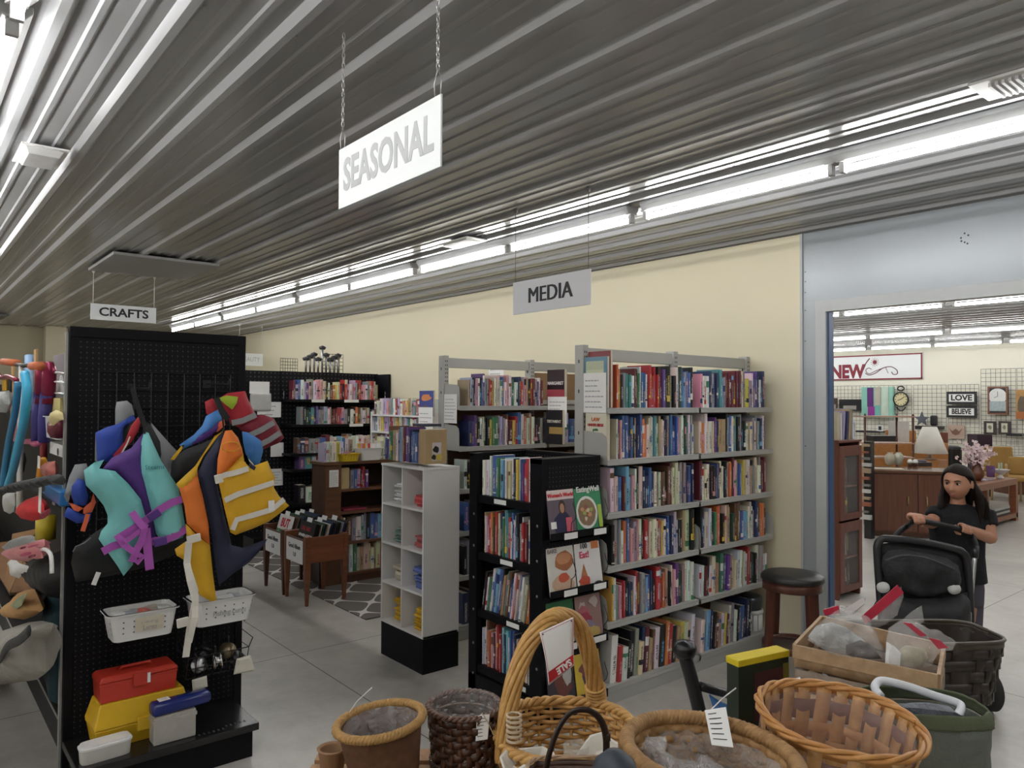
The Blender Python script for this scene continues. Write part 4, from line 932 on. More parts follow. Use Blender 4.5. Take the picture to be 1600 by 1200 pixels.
panel(t, 'left_panel', [(131, 735), (148, 722), (163, 718), (155, 732), (180, 736), (200, 755), (220, 780), (230, 815), (226, 840), (205, 862), (208, 882), (193, 900), (184, 885), (165, 858), (154, 842), (158, 830), (168, 818), (168, 805), (162, 790), (148, 772), (134, 758)], -3.66, TEAL, .04, 21)
panel(t, 'right_panel', [(225, 675), (232, 676), (240, 694), (252, 720), (266, 742), (279, 762), (284, 790), (290, 825), (286, 840), (255, 850), (244, 834), (236, 795), (228, 765), (221, 740), (219, 715), (221, 690)], -3.66, TEAL, .045, 22)
strap(t, 'webbing', [(284, 780), (268, 785), (248, 796), (230, 810), (205, 828), (186, 840)], -3.62, .034, MAGE, [0, .005, .01, .012, .006, 0])
strap(t, 'webbing', [(292, 826), (275, 836), (258, 844), (242, 845), (225, 850)], -3.62, .034, MAGE)
strap(t, 'webbing', [(160, 862), (175, 854), (188, 850), (200, 846)], -3.622, .034, MAGE)
strap(t, 'strap_end', [(228, 826), (230, 850), (234, 890)], -3.60, .036, MAGE)
strap(t, 'strap_knot', [(206, 800), (212, 810), (224, 825), (220, 845), (212, 860), (206, 878)], -3.605, .03, MAGE, [0, .01, .02, .012, .01, 0])
strap(t, 'strap_knot', [(182, 836), (192, 850), (208, 862), (222, 870), (212, 880)], -3.608, .026, MAGE, [0, .01, .015, .01, 0])
strap(t, 'strap_knot', [(230, 818), (214, 832), (196, 845), (184, 838)], -3.60, .022, MAGE, [0, .01, .012, 0])
for px, py, rz in ((240, 805, .55), (250, 846, .15)): buckle(t, px, py, -3.612, .055, .035, rz, PURP)
p = onx(242, 730, -3.612); text('Stearns', .028, Matrix.Translation(p) @ Matrix.Rotation(PI/2, 4, 'Z') @ Matrix.Rotation(PI/2, 4, 'X'), 'printed_mark', mat('teal_ink', (.05, .25, .28), .6), t)
strap(t, 'hanging_loop', [(222, 652), (226, 665), (226, 678)], -3.66, .008, BLK)
# --- right bunch
t = thing('life_vest', 'red life vest with lime lining and grey bands, right bunch', 'life vest', (-3.78, hr.y, 1.6))
panel(t, 'collar', [(340, 624), (356, 614), (383, 611), (388, 625), (398, 645), (402, 655), (390, 662), (372, 668), (360, 662), (352, 645)], -3.78, REDF, .035, 30)
panel(t, 'lining', [(341, 622), (354, 618), (372, 620), (370, 630), (363, 640), (352, 632)], -3.735, LIME, .006, 31)
panel(t, 'body', [(368, 664), (400, 648), (412, 648), (428, 654), (436, 668), (444, 684), (436, 692), (412, 702), (404, 705), (394, 690), (380, 676)], -3.78, MARF, .035, 32)
panel(t, 'far_collar', [(320, 628), (332, 622), (340, 632), (344, 650), (332, 660), (322, 645)], -3.80, REDF, .025, 33)
strap(t, 'reflective_band', [(362, 661), (380, 657), (400, 648)], -3.735, .028, GRY); strap(t, 'reflective_band', [(386, 682), (408, 672), (428, 660)], -3.735, .028, GRY); strap(t, 'reflective_band', [(402, 697), (420, 688), (438, 676)], -3.735, .028, GRY)
strap(t, 'hanging_strap', [(338, 622), (346, 640), (356, 655)], -3.73, .028, BLK)
t = thing('life_vest', 'sky blue life vest behind the yellow vest, right bunch', 'life vest', (-3.74, hr.y, 1.5))
panel(t, 'left_panel', [(322, 650), (340, 640), (348, 655), (332, 672), (310, 690), (286, 702), (280, 695), (302, 680), (316, 665)], -3.74, SKY, .025, 35)
panel(t, 'purple_lining', [(334, 660), (346, 658), (340, 675), (318, 688), (298, 696), (310, 680)], -3.725, PURP, .012, 36)
panel(t, 'coral_edge', [(350, 655), (352, 664), (340, 675), (332, 682), (334, 672), (342, 660)], -3.72, CORAL, .01, 37)
panel(t, 'right_panel', [(378, 674), (390, 676), (410, 690), (411, 705), (405, 728), (402, 740), (392, 726), (384, 710), (380, 692)], -3.74, SKY, .03, 38)
strap(t, 'piping', [(384, 714), (394, 724), (402, 738)], -3.705, .006, WEB)
t = thing('life_vest', 'black life vest with yellow edge tucked behind the yellow vest', 'life vest', (-3.69, hr.y, 1.45))
panel(t, 'shoulder', [(272, 716), (290, 702), (318, 692), (340, 682), (352, 672), (356, 678), (345, 700), (330, 720), (300, 742), (276, 756), (266, 748), (268, 725)], -3.69, BLK, .035, 40)
panel(t, 'yellow_edge', [(266, 718), (284, 696), (288, 694), (286, 700), (272, 719)], -3.66, YEL, .008, 41)
t = thing('life_vest', 'yellow, orange and navy life vest, front of the right bunch', 'life vest', (-3.6, hr.y, 1.45))
panel(t, 'navy_back', [(345, 680), (352, 674), (344, 720), (340, 760), (352, 810), (362, 852), (380, 856), (418, 842), (405, 862), (388, 880), (362, 898), (342, 915), (336, 880), (330, 830), (318, 775), (309, 740), (320, 715)], -3.63, NAVY, .025, 45)
panel(t, 'left_panel_yellow', [(349, 673), (340, 682), (318, 712), (309, 730), (307, 745), (300, 755), (284, 770), (275, 756), (290, 742), (305, 728), (320, 705), (335, 682)], -3.60, YEL, .02, 46)
panel(t, 'left_panel_orange', [(308, 728), (309, 745), (318, 780), (326, 820), (328, 852), (312, 838), (292, 818), (288, 790), (280, 764), (294, 748)], -3.60, ORA, .03, 47)
panel(t, 'left_panel_lower', [(290, 818), (310, 838), (328, 852), (332, 890), (338, 938), (330, 940), (312, 930), (296, 880), (276, 868), (273, 858), (292, 845)], -3.60, YEL, .035, 48)
panel(t, 'right_panel_orange', [(352, 673), (362, 672), (372, 684), (378, 700), (380, 710), (362, 728), (346, 745), (339, 742), (340, 718), (346, 690)], -3.58, ORA, .025, 49)
panel(t, 'right_panel_yellow', [(380, 708), (386, 722), (396, 728), (418, 720), (424, 735), (430, 745), (428, 762), (436, 775), (452, 790), (440, 800), (420, 815), (395, 826), (368, 836), (360, 832), (352, 800), (343, 760), (340, 742), (350, 738)], -3.58, YEL, .045, 50)
panel(t, 'arm_edge', [(380, 708), (386, 712), (390, 722), (400, 730), (397, 736), (388, 732), (382, 722)], -3.55, NAVY, .012, 51)
for q in ([(337, 748), (352, 742), (370, 738), (388, 732)], [(351, 782), (372, 772), (400, 763), (428, 754)], [(363, 828), (370, 812), (395, 805), (425, 796), (444, 780)]): strap(t, 'white_webbing', q, -3.53, .026, WEB)
strap(t, 'care_label', [(424, 782), (424, 798)], -3.527, .03, PAPER)
p = onx(360, 698, -3.55); b = MB(); b.tube([p+V((.002, .045*math.cos(a), .022*math.sin(a))) for a in [i*PI/8 for i in range(16)]], .002, 4, 0, True); b.build('oval_mark', YEL, t)
buckle(t, 302, 841, -3.555, .06, .035, .15, WEB); buckle(t, 341, 748, -3.525, .035, .04, .2, WEB)
strap(t, 'hanging_strap', [(295, 846), (292, 880), (294, 905), (300, 935), (292, 980), (287, 1024)], -3.55, .03, WEB, [0, .0, .03, .05, .04, .03]); strap(t, 'hanging_strap', [(293, 885), (302, 920), (298, 960), (290, 1000)], -3.55, .026, WEB, [0, .03, .06, .05])
buckle(t, 285, 972, -3.52, .05, .04, .1, WEB)
strap(t, 'hanging_loop', [(345, 636), (348, 655), (350, 676)], -3.6, .008, BLK)
# --- lure baskets
for lab, c, txt, gr in (('white lure basket with pink lure on top, left on the black end', (-3.79, .90, .655), 'Fishing\nLures', 0), ('white lure basket under the yellow vest, right on the black end', (-3.79, 1.262, .655), 'Fishing Lures', 1)):
    bt = tray('lure_basket', lab, c, .17, .29, .125, WHITEPL, True, .86)
    if not gr: b = MB(); b.add([(-3.7085, .86, .69), (-3.7085, .98, .69), (-3.7025, .98, .755), (-3.7025, .86, .755)], [(0, 1, 2, 3)]); b.build('paper_label', mat('cream_label', (.66, .60, .48), .7), bt)
    text(txt, .034 if gr else .03, Matrix.Translation((-3.7035, c[1]+.02, .712 if gr else .722)) @ Matrix.Rotation(PI/2, 4, 'Z') @ Matrix.Rotation(PI/2-.13, 4, 'X'), 'handwriting', GREYINK, bt, shear=.15, sx=.9)
    b = MB(); b.tube([(EX+.005, c[1]-.1, .72), (-3.88, c[1]-.1, .652), (-3.72, c[1]-.1, .652)], .004, 5); b.tube([(EX+.005, c[1]+.1, .72), (-3.88, c[1]+.1, .652), (-3.72, c[1]+.1, .652)], .004, 5); tag(b.build('bracket', BLACKWIRE), 'wire bracket under the %s lure basket' % ('right' if gr else 'left'), 'bracket')
    rd = random.Random(gr+3)
    for i, (nm, col) in enumerate((('white', (.7, .7, .68)), ('grey', (.35, .37, .40)), ('pink', (.62, .16, .13)), ('tan', (.5, .45, .36)), ('pale', (.6, .62, .6)))[:5 if not gr else 2]):
        q = V((c[0]+rd.uniform(-.03, .03), c[1]+(-.08+.045*i if not gr else .04+.03*i), c[2]+.106))
        b = MB(); puff(b, blob(0, 0, .05, .035, 12, .25, i), Matrix.Translation(q) @ Matrix.Rotation(rd.uniform(0, 3), 4, 'Z') @ Matrix.Rotation(-PI/2, 4, 'X'), .012, res=.012, seed=i)
        tag(b.build('lure_packet', mat('packet_'+nm, col, .3, bump=.2), smooth=True), '%s lure packet lying in the %s lure basket' % (nm, 'right' if gr else 'left'), 'lure packet')
# --- boxes on the deck
def chest(name, label, c, sx, sy, sz, m, lidh, taper, handle, cat, rz=0.0):
    """lidded box: base tapers down, lid tapers up"""
    t = thing(name, label, cat, c, rz); M = xf(c, rz); R = lambda k, z: [(-sx/2*k, -sy/2*k if 0 else -sy/2+(1-k)*sx/2, z), (sx/2*k, -sy/2+(1-k)*sx/2, z), (sx/2*k, sy/2-(1-k)*sx/2, z), (-sx/2*k, sy/2-(1-k)*sx/2, z)]
    zl = sz-lidh; b = MB(); b.ring([R(taper, 0), R(1, zl), R(1.03, zl), R(1.03, zl+.008)], 0, True, (True, True), M); fixn(b.build('body', m, t, bev=.004))
    b = MB(); b.ring([R(1.05, zl+.009), R(1.05, zl+.02), R(taper*.93, sz)], 0, True, (True, True), M); fixn(b.build('lid', m, t, bev=.006))
    if handle:
        b = MB(); b.tube([(0, -.07, sz-.004), (0, -.06, sz+.012), (0, .06, sz+.012), (0, .07, sz-.004)], .007, 8, 0, M=M); b.build('handle', handle, t, True)
    b = MB(); b.box(sx/2*1.03, sx/2*1.03+.012, -.03, .03, zl-.03, zl+.03, 0, M); b.build('latch', m if not handle or handle is m else handle, t, bev=.003)
    return t
YELP = mat('yellow_box_plastic', (.68, .42, .02), .35, var=.06); REDP = mat('red_box_plastic', (.55, .045, .025), .35, var=.06)
chest('tackle_box', 'large yellow tackle box standing on the black deck', (-3.86, .915, .1705), .20, .40, .20, YELP, .115, .86, None, 'tackle box', math.radians(1))
b = MB(); b.box(-3.752, -3.738, .95, 1.05, .245, .275); tag(b.build('paper_label', mat('tan_label', (.5, .38, .2), .6)), 'tan label strip on the front of the yellow tackle box', 'label')
q = chest('tool_box', 'red plastic tool box with white tag on top of yellow tackle box', (-3.86, .90, .3725), .15, .33, .115, REDP, .035, .93, REDP, 'tool box', math.radians(1))
b = MB(); b.box(-3.775, -3.774, .90, .945, .43, .475, 0); b.build('price_tag', PAPER, q)
FROST = clear('frosted_plastic', (.62, .60, .56), .62, .25, 6, .02)
t = thing('clear_box', 'translucent box in front of the yellow tackle box', 'box', (-3.70, 1.03, .1705)); b = MB(); b.ring([[(x, y, z) for x, y in ((-3.745, .935), (-3.665, .935), (-3.665, 1.12), (-3.745, 1.12))] for z in (.1706, .30)]); fixn(b.build('body', FROST, t, bev=.006)); b = MB(); b.box(-3.748, -3.662, .932, 1.123, .27, .285); b.build('lid_rim', FROST, t)
b = MB(); b.ring([[(x+s_*.0, y, z) for y, z in [(1.04+.115*math.copysign(abs(math.cos(a))**.5, math.cos(a)), .3) for a in [0]]] for x, s_ in ((0, 0),)]) if 0 else None
t = thing('pencil_case', 'dark blue plastic case lying on the translucent box', 'case', (-3.70, 1.06, .3005)); b = MB(); M = xf((-3.70, 1.06, .3005), math.radians(4))
b.ring([[(.04*math.copysign(abs(math.cos(a))**.6, math.cos(a))*k, y, .031+.03*math.copysign(abs(math.sin(a))**.6, math.sin(a))*k) for a in [i*PI/10 for i in range(20)]] for y, k in ((-.13, .85), (-.122, 1), (.115, 1), (.128, .8))], 0, True, (True, True), M); fixn(b.build('body', mat('blue_case_plastic', (.012, .025, .16), .2, var=.1, bump=.1), t, True))
b = MB(); b.box(-.03, .012, -.1, -.05, .0615, .0622, 0, M); b.build('price_tag', PAPER, t)
t = thing('container', 'white lidded container at the near corner of the black deck', 'container', (-3.70, .74, .1705)); M = xf((-3.70, .745, .1705), math.radians(3))
def sl(k, z): return [(.042*k*math.copysign(abs(math.cos(a))**.5, math.cos(a)), .105*(k*.5+.5)*math.copysign(abs(math.sin(a))**.35, math.sin(a)), z) for a in [i*PI/12 for i in range(24)]]
b = MB(); b.ring([sl(.86, 0), sl(.95, .06)], 0, True, (True, True), M); fixn(b.build('tub', mat('frosted_white', (.55, .54, .5), .4, var=.1), t)); b = MB(); b.ring([sl(1.02, .06), sl(1.02, .068), sl(.9, .07), sl(.86, .078)], 0, True, (True, True), M); fixn(b.build('lid', WHITEPL, t))
# --- wire basket of fishing reels on the end panel
t = thing('wire_basket', 'black wire basket of fishing reels low on the black end panel', 'basket', (-3.9, 1.27, .36)); b = MB()
y0, y1, x0, x1, z0, z1 = 1.12, 1.415, EX+.01, -3.80, .38, .56
for k in range(8): y = y0+(y1-y0)*k/7; b.tube([(x0, y, z1), (x0, y, z0), (x1-.04, y, z0), (x1, y, z1-.07)], .0022, 4)
for z, f in ((z0, 0), (z0+.05, .5), (z1-.07, 1)): xx = x1-.04+.04*f; b.tube([(x0, y0, z), (xx, y0, z), (xx, y1, z), (x0, y1, z)], .0026, 4)
b.tube([(x0, y0, z1), (x1, y0, z1-.07)], .003, 4); b.tube([(x0, y1, z1), (x1+.02, y1+.012, z1-.02), (x1, y1, z1-.07)], .003, 4); b.build('wire_frame', BLACKWIRE, t)
for i, (x, y, z, r) in enumerate(((-3.86, 1.19, .43, .035), (-3.85, 1.27, .435, .042), (-3.87, 1.33, .47, .04), (-3.85, 1.37, .43, .03), (-3.9, 1.23, .48, .03))):
    f = thing('fishing_reel', ('small grey', 'big silver', 'round brass-toned', 'dark', 'black')[i]+' fishing reel in the black wire basket', 'fishing reel', (x, y, z)); M = Matrix.Translation((x, y, z)) @ Matrix.Rotation(.5+i, 4, 'Z') @ Matrix.Rotation(1.1+.4*i, 4, 'Y')
    mm = (ALU, CHROME, mat('dull_brass', (.25, .2, .12), .3, .8), mat('gunmetal', (.06, .06, .065), .3, .7), BLACKPL)[i]
    b = MB(); b.lathe([(0, -.02), (r, -.02), (r, -.014), (r*.7, -.012), (r*.7, .012), (r, .014), (r, .02), (r*.4, .024), (0, .026)], 18, (0, 0, 0), 0, M, cap=(False, False)); b.build('spool', mm, f, True)
    b = MB(); b.tube([(0, 0, .026), (0, 0, .045), (r*1.1, 0, .045), (r*1.1, 0, .065)], .004, 6, 0, M=M); b.build('crank', BLACKPL, f, True)
    b = MB(); b.tube([(-r, 0, 0), (-r*1.7, 0, 0), (-r*1.7, .03, 0)], .005, 6, 0, M=M); b.build('reel_foot', BLACKPL, f, True)
for i, (y, z, lab) in enumerate(((1.17, .36, 'white tag hanging below the wire basket'), (1.385, .415, 'white cloth tag draped on wire basket right side'))):
    b = MB(); puff(b, [(-.035, 0), (.035, .005), (.04+.02*i, -.05-.03*i), (-.03-.02*i, -.055-.02*i)], Matrix.Translation((-3.79, y, z+.03)) @ Matrix.Rotation(PI/2, 4, 'Z'), .004+.008*i, res=.012); tag(b.build('price_tag', mat('cream_tag', (.68, .66, .56), .7)), lab, 'tag')

# ================================================================ sports goods along the left side of the gondola (seen obliquely)
def PY(pts, Y): return [(lambda q: (q.x, q.z))(ony(x, y, Y)) for x, y in pts]
MY = lambda Y: Matrix.Translation((0, Y, 0))
def puffy(name, label, cat, pts, Y, m, T=.04, seed=0, **k):
    b = MB(); puff(b, PY(pts, Y), MY(Y), T, seed=seed, **k); o = b.build(name, m, None, True); return tag(o, label, cat)
def rod(name, label, cat, pts, Y, r, m, ends=None, dy=None, n=10):
    P = [ony(x, y, Y+(dy[i] if dy else 0)) for i, (x, y) in enumerate(pts)]
    b = MB(); b.tube(P, r, n); o = b.build(name, m, None, True); return tag(o, label, cat)
def smooth(pts, k=4):
    """rounded polyline through pixel points"""
    P = [V(p) for p in pts]; out = []
    for i in range(len(P)-1):
        a, b_, c, d = P[max(i-1, 0)], P[i], P[i+1], P[min(i+2, len(P)-1)]
        for j in range(k):
            t = j/k; out.append(tuple(.5*((2*b_)+(c-a)*t+(2*a-5*b_+4*c-d)*t*t+(3*b_-a-3*c+d)*t**3)))
    return out+[tuple(P[-1])]
BLU1 = mat('sky_blue_foam', (.05, .42, .68), .4, var=.08); BLU2 = mat('deep_blue_foam', (.035, .22, .42), .4, var=.08)
rod('foam_noodle', 'long light blue tube leaning left among the sports goods', 'foam tube', smooth([(28, 598), (24, 640), (14, 690), (8, 730), (5, 758)]), .5, .018, BLU2)
rod('foam_noodle', 'bent bright blue tube crossing in front of the sports goods', 'foam tube', smooth([(39, 584), (42, 610), (38, 655), (28, 700), (20, 735), (12, 760)]), .47, .02, BLU1)
t = thing('scooter', 'white scooter handlebar with orange grips above the blue tubes', 'scooter', ony(33, 640, .55))
b = MB(); b.tube([ony(34, 572, .55), ony(32, 650, .55), ony(30, 800, .55)], .015, 8); b.build('steering_post', WHITEPL, t, True)
b = MB(); b.tube([ony(8, 566, .55), ony(34, 571, .55), ony(62, 572, .55)], .012, 8); b.build('handlebar', BLACKPL, t, True)
for q in ((5, 565, 26, 567), (50, 572, 64, 572)): b = MB(); b.tube([ony(q[0], q[1], .55), ony(q[2], q[3], .55)], .022, 10); b.build('grip', mat('orange_foam_grip', (.55, .14, .05), .6), t, True)
MAR = mat('maroon_metal', (.28, .02, .07), .3, .4); BPUR = mat('indigo_sleeve', (.05, .04, .22), .5)
for i, (x, lab) in enumerate(((66, 'left'), (77, 'right'))):
    t = thing('baseball_bat', 'maroon and indigo bat hung upright, the %s of the two' % lab, 'bat', ony(x, 655, .62)); 
    b = MB(); b.tube([ony(x+1, 566, .62), ony(x, 580, .62), ony(x-2, 630, .62)], [.018, .035, .033], 10); b.build('barrel', MAR, t, True)
    b = MB(); b.tube([ony(x-2, 615, .618), ony(x-6, 655, .618), ony(x-8, 690, .618)], [.036, .036, .03], 10); b.build('sleeve', BPUR, t, True)
WOODL = wood('pale_wood', (.45, .26, .10), (.58, .36, .16), .5, (30, 30, 2))
for x0, y0, x1, y1, lab in ((57, 546, 55, 592, 'taller pale wooden slat standing behind the maroon bats'), (21, 572, 19, 615, 'shorter pale wooden slat behind the scooter post')):
    a, c = ony(x0, y0, .75), ony(x1, y1+60, .75); b = MB(); b.box(a.x-.05, a.x+.05, .74, .755, c.z, a.z); tag(b.build('wood_board', WOODL, bev=.004), lab, 'slat')
rod('paddle', 'blue and white striped stick upright behind the scooter bar', 'stick', [(46, 556), (47, 590), (48, 640)], .72, .03, mat('striped_blue', (.25, .4, .62), .4, var=.5, scale=14))
rod('bent_tube', 'dark red bent metal tube at the left edge', 'metal tube', smooth([(-6, 578), (2, 590), (12, 588), (26, 594)]), .5, .013, MAR)
t = thing('swim_goggles', 'yellow-lensed goggles hanging at the left edge', 'goggles', ony(10, 602, .52)); b = MB(); p = ony(10, 602, .52); b.box(p.x-.12, p.x+.1, .52, .54, p.z-.05, p.z+.05); b.build('strap', BLACKPL, t, bev=.01)
for dx in (-.05, .045): b = MB(); b.box(p.x+dx-.04, p.x+dx+.035, .505, .52, p.z-.035, p.z+.035); b.build('lens', mat('amber_lens', (.75, .42, .02), .2), t, bev=.01)
puffy('mesh_bag', 'white and grey mesh bundle hanging at left edge below the goggles', 'bag', [(0, 612), (14, 610), (16, 630), (10, 645), (-4, 644)], .52, mat('mottled_white', (.4, .42, .42), .7, var=.7, scale=30, bump=.4), .05)
puffy('child_vest', 'pale pink cloth hanging behind the bright blue tube', 'cloth', [(26, 640), (40, 636), (38, 660), (30, 690), (20, 690)], .6, fabric('pink_cloth', (.55, .22, .24), .8), .03)
# shelf with white basket, yellow box and gloves
tray('bin', 'white plastic bin on the short black shelf beside the black end panel', (-4.48, .72, 1.5455), .5, .22, .115, WHITEPL, True, .88)
a = ony(85, 622, .66); c = ony(100, 656, .66); b = MB(); b.box(a.x+.02, c.x, .64, .70, 1.5455, a.z); o = tag(b.build('yellow_carton', mat('pale_yellow_card', (.62, .52, .22), .6), bev=.003), 'pale yellow box standing beside the black end panel', 'box')
t = thing('glue_bottle', 'white spray nozzle bottle top above the pale yellow box', 'bottle', ony(95, 622, .68)); p = ony(95, 622, .68); b = MB(); b.lathe([(.03, 0), (.026, .03), (.012, .06), (.009, .1), (.004, .12)], 14, (p.x, .68, a.z+.0005)); b.build('nozzle', WHITEPL, t, True); b = MB(); b.lathe([(.032, 0), (.032, .012), (0, .012)], 14, (p.x, .68, a.z+.0005)); b.build('collar', WHITEPL, t, True)
puffy('work_gloves', 'pale yellow gloves hung over the white bin end', 'gloves', [(79, 646), (88, 640), (98, 645), (100, 655), (92, 658), (84, 665), (78, 664), (82, 655)], .585, fabric('cream_glove', (.66, .55, .28), .8), .02)
p = ony(92, 668, .63); b = MB(); b.lathe([(0, -.055), (.035, -.05), (.05, -.02), (.05, .02), (.035, .05), (0, .055)], 18, (p.x, .63, p.z)); tag(b.build('toy_ball', mat('maroon_clear', (.18, .03, .05), .25), smooth=True), 'dark maroon ball below the pale yellow gloves', 'ball')
a, c = ony(78, 690, .66), ony(100, 716, .66); b = MB(); b.box(a.x, c.x, .66, .78, c.z, a.z); t = thing('white_carton', 'white boxed item with printed round mark, left of black end panel', 'box', ((a.x+c.x)/2, .72, c.z)); b.build('carton', PAPER, t, bev=.002)
b = MB(); M = FACE_NY((a.x*.4+c.x*.6, .659, a.z*.35+c.z*.65)); b.add([(x, y, 0) for x, y in blob(0, 0, .03, .02)], [tuple(range(14))], 0, M); b.build('printed_mark', INK, t)
rod('red_pole', 'dark red pole behind the orange bottle', 'pole', [(68, 684), (68, 718)], .7, .02, mat('brick_red_pole', (.3, .03, .03), .4))
t = thing('pump_bottle', 'orange squeeze bottle hanging above the black racket bag', 'bottle', ony(66, 748, .58)); b = MB(); b.tube([ony(68, 716, .58), ony(67, 724, .58), ony(64, 752, .58)], [.012, .024, .024], 10); b.build('body', mat('orange_bottle', (.75, .34, .02), .35), t, True); b = MB(); p = ony(62, 722, .56); b.box(p.x-.035, p.x+.035, .555, .558, p.z-.03, p.z+.03, 0); b.build('price_tag', PAPER, t)
puffy('toy_packet', 'clear packet with red contents beside the orange bottle', 'packet', [(72, 722), (86, 720), (87, 742), (80, 748), (70, 745)], .585, mat('red_packet', (.42, .12, .10), .25, var=.5, scale=25, bump=.5), .03)
for i, (pts, r, lab) in enumerate(((((33, 700), (36, 720), (33, 735)), .018, 'chrome pump stem hanging behind the blue tubes'), (((66, 738), (55, 750), (47, 756)), .008, 'thin chrome rod beside the orange bottle'))): rod('chrome_rod', lab, 'metal rod', pts, .62, r, CHROME)
rod('pink_handle', 'pink curved handle below the white bin', 'handle', smooth([(40, 690), (48, 690), (54, 694), (60, 693)]), .6, .016, mat('pink_handle', (.5, .1, .2), .4))
puffy('racket_bag', 'long black bag slung across at shelf height', 'bag', [(-6, 766), (10, 758), (30, 752), (50, 748), (68, 744), (92, 741), (100, 744), (100, 758), (80, 757), (60, 762), (40, 766), (15, 770), (-6, 772)], .43, BLK, .04)
for x, lab in ((18, 'left'), (30, 'right')): puffy('garden_glove', 'pale grey glove hanging below the black bag, the %s one' % lab, 'glove', [(x-7, 770), (x+5, 770), (x+6, 790), (x+3, 800), (x-3, 803), (x-7, 795)], .56 if x < 20 else .6, fabric('pale_grey_glove', (.42, .42, .39), .85), .03)
b = MB(); p = ony(80, 788, .75); t = thing('small_cooler', 'blue lidded cooler box behind the red cap', 'cooler', (p.x, .75, p.z)); a, c = ony(65, 770, .6), ony(99, 790, .6); b.box(a.x, c.x-.02, .6, .69, c.z, a.z); b.build('body', mat('blue_cooler', (.015, .10, .30), .4), t, bev=.01); b = MB(); a2 = ony(80, 760, .585); b.box(a2.x-.2, c.x, .585, .695, a.z, a2.z); b.build('lid', mat('bright_blue_lid', (.02, .18, .48), .4), t, bev=.01); b = MB(); q = ony(84, 779, .598); b.box(q.x-.03, q.x+.03, .596, .6, q.z-.03, q.z+.03); b.build('price_tag', PAPER, t)
t = thing('cap', 'red cap with white tag hanging in front of the blue cooler', 'cap', ony(56, 795, .55)); b = MB(); puff(b, PY([(40, 800), (43, 788), (52, 777), (60, 774), (68, 788), (70, 800), (62, 812), (50, 814), (42, 808)], .55), MY(.55), .08, res=.025); b.build('crown', fabric('red_cap', (.58, .025, .03), .7), t, True); b = MB(); puff(b, PY([(66, 800), (78, 794), (80, 800), (70, 810), (62, 812)], .54), MY(.54), .015); b.build('peak', MARF, t, True); b = MB(); p = ony(63, 776, .5); b.box(p.x-.03, p.x+.03, .497, .5, p.z-.07, p.z+.05, 0); b.build('price_tag', PAPER, t)
rod('yellow_pipe', 'yellow plastic pipe standing below the red cap', 'pipe', [(72, 806), (71, 842)], .66, .05, mat('yellow_pipe_plastic', (.58, .45, .03), .4), n=16)
# floor level: carton, helmets, caps, tent bag
t = thing('cardboard_box', 'brown cardboard box with open flap at left edge', 'box', ony(0, 930, .62)); a, c = ony(-30, 850, .74), ony(15, 928, .74)
b = MB(); b.box(a.x, c.x, .74, .99, c.z, a.z); b.build('carton', mat('kraft_card', (.33, .17, .075), .8, var=.1), t, bev=.003); b = MB(); b.add([(c.x-.35, .74, a.z), (c.x, .74, a.z), ony(58, 826, .66), ony(20, 834, .66)], [(0, 1, 2, 3)]); b.build('flap', mat('kraft_card_light', (.45, .25, .12), .8), t, solid=.004)
b = MB(); p = ony(-5, 990, .8); b.box(a.x, c.x, .74, .99, .16, c.z-.001); tag(b.build('crate', mat('dark_brown_crate', (.09, .05, .03), .7), bev=.01), 'dark brown box under the cardboard box', 'box')
def helmet(label, pts, Y, mm, vent=None):
    t = thing('bike_helmet', label, 'helmet', ony(*pts[0], Y)); b = MB(); puff(b, PY(pts, Y), MY(Y), .11, R=.1, res=.025, wr=.1); b.build('shell', mm, t, True)
    for k, (cx, cy, rx, ry) in enumerate(vent or []): b = MB(); puff(b, PY([(cx+rx*math.cos(i*PI/6), cy+ry*math.sin(i*PI/6)-rx*.25*math.cos(i*PI/6)) for i in range(12)], Y-.105), MY(Y-.105), .012, res=.02); b.build('vent', mat('dark_pink_vent', (.42, .02, .10), .5), t, True)
    return t
helmet('silver helmet behind the pink helmet', [(24, 846), (34, 838), (48, 836), (60, 842), (62, 856), (40, 862), (24, 862)], .655, mat('silver_mottled', (.42, .44, .46), .3, .4, var=.6, scale=22))
t = helmet('pink bike helmet with dark pink vents', [(21, 862), (26, 854), (40, 850), (56, 845), (70, 842), (70, 852), (64, 860), (68, 872), (58, 874), (52, 872), (44, 878), (32, 874), (24, 868)], .5, mat('salmon_helmet', (.68, .25, .27), .35), [(36, 856, 5, 2), (40, 866, 9, 3), (50, 869, 6, 2.5), (52, 853, 9, 1.5)])
strapp = rod('helmet_strap', 'black and white strap beside the pink helmet', 'strap', smooth([(66, 858), (74, 860), (80, 870), (81, 896)]), .5, .008, WHITEPL)
puffy('white_cloth', 'crumpled white cloth under the pink helmet', 'cloth', [(13, 880), (22, 872), (30, 880), (50, 886), (48, 894), (34, 898), (30, 904), (21, 901), (23, 890)], .56, fabric('white_cloth', (.6, .6, .58), .8), .03)
puffy('duffel_bag', 'black duffel bundle between pink helmet and end panel', 'bag', [(56, 872), (75, 868), (95, 860), (96, 905), (92, 935), (70, 925), (52, 905), (48, 890)], .62, BLK, .08)
t = thing('sun_hat', 'tan and yellow hat hanging below the white cloth', 'hat', ony(40, 940, .55)); b = MB(); puff(b, PY([(8, 950), (25, 935), (40, 922), (54, 920), (68, 952), (55, 962), (38, 968), (18, 966)], .55), MY(.55), .06, res=.025); b.build('crown', fabric('tan_hat', (.52, .30, .12), .8), t, True); b = MB(); puff(b, PY([(16, 946), (30, 932), (42, 926), (34, 946), (26, 952)], .48), MY(.48), .012); b.build('patch', fabric('sage_patch', (.30, .34, .2), .8), t, True)
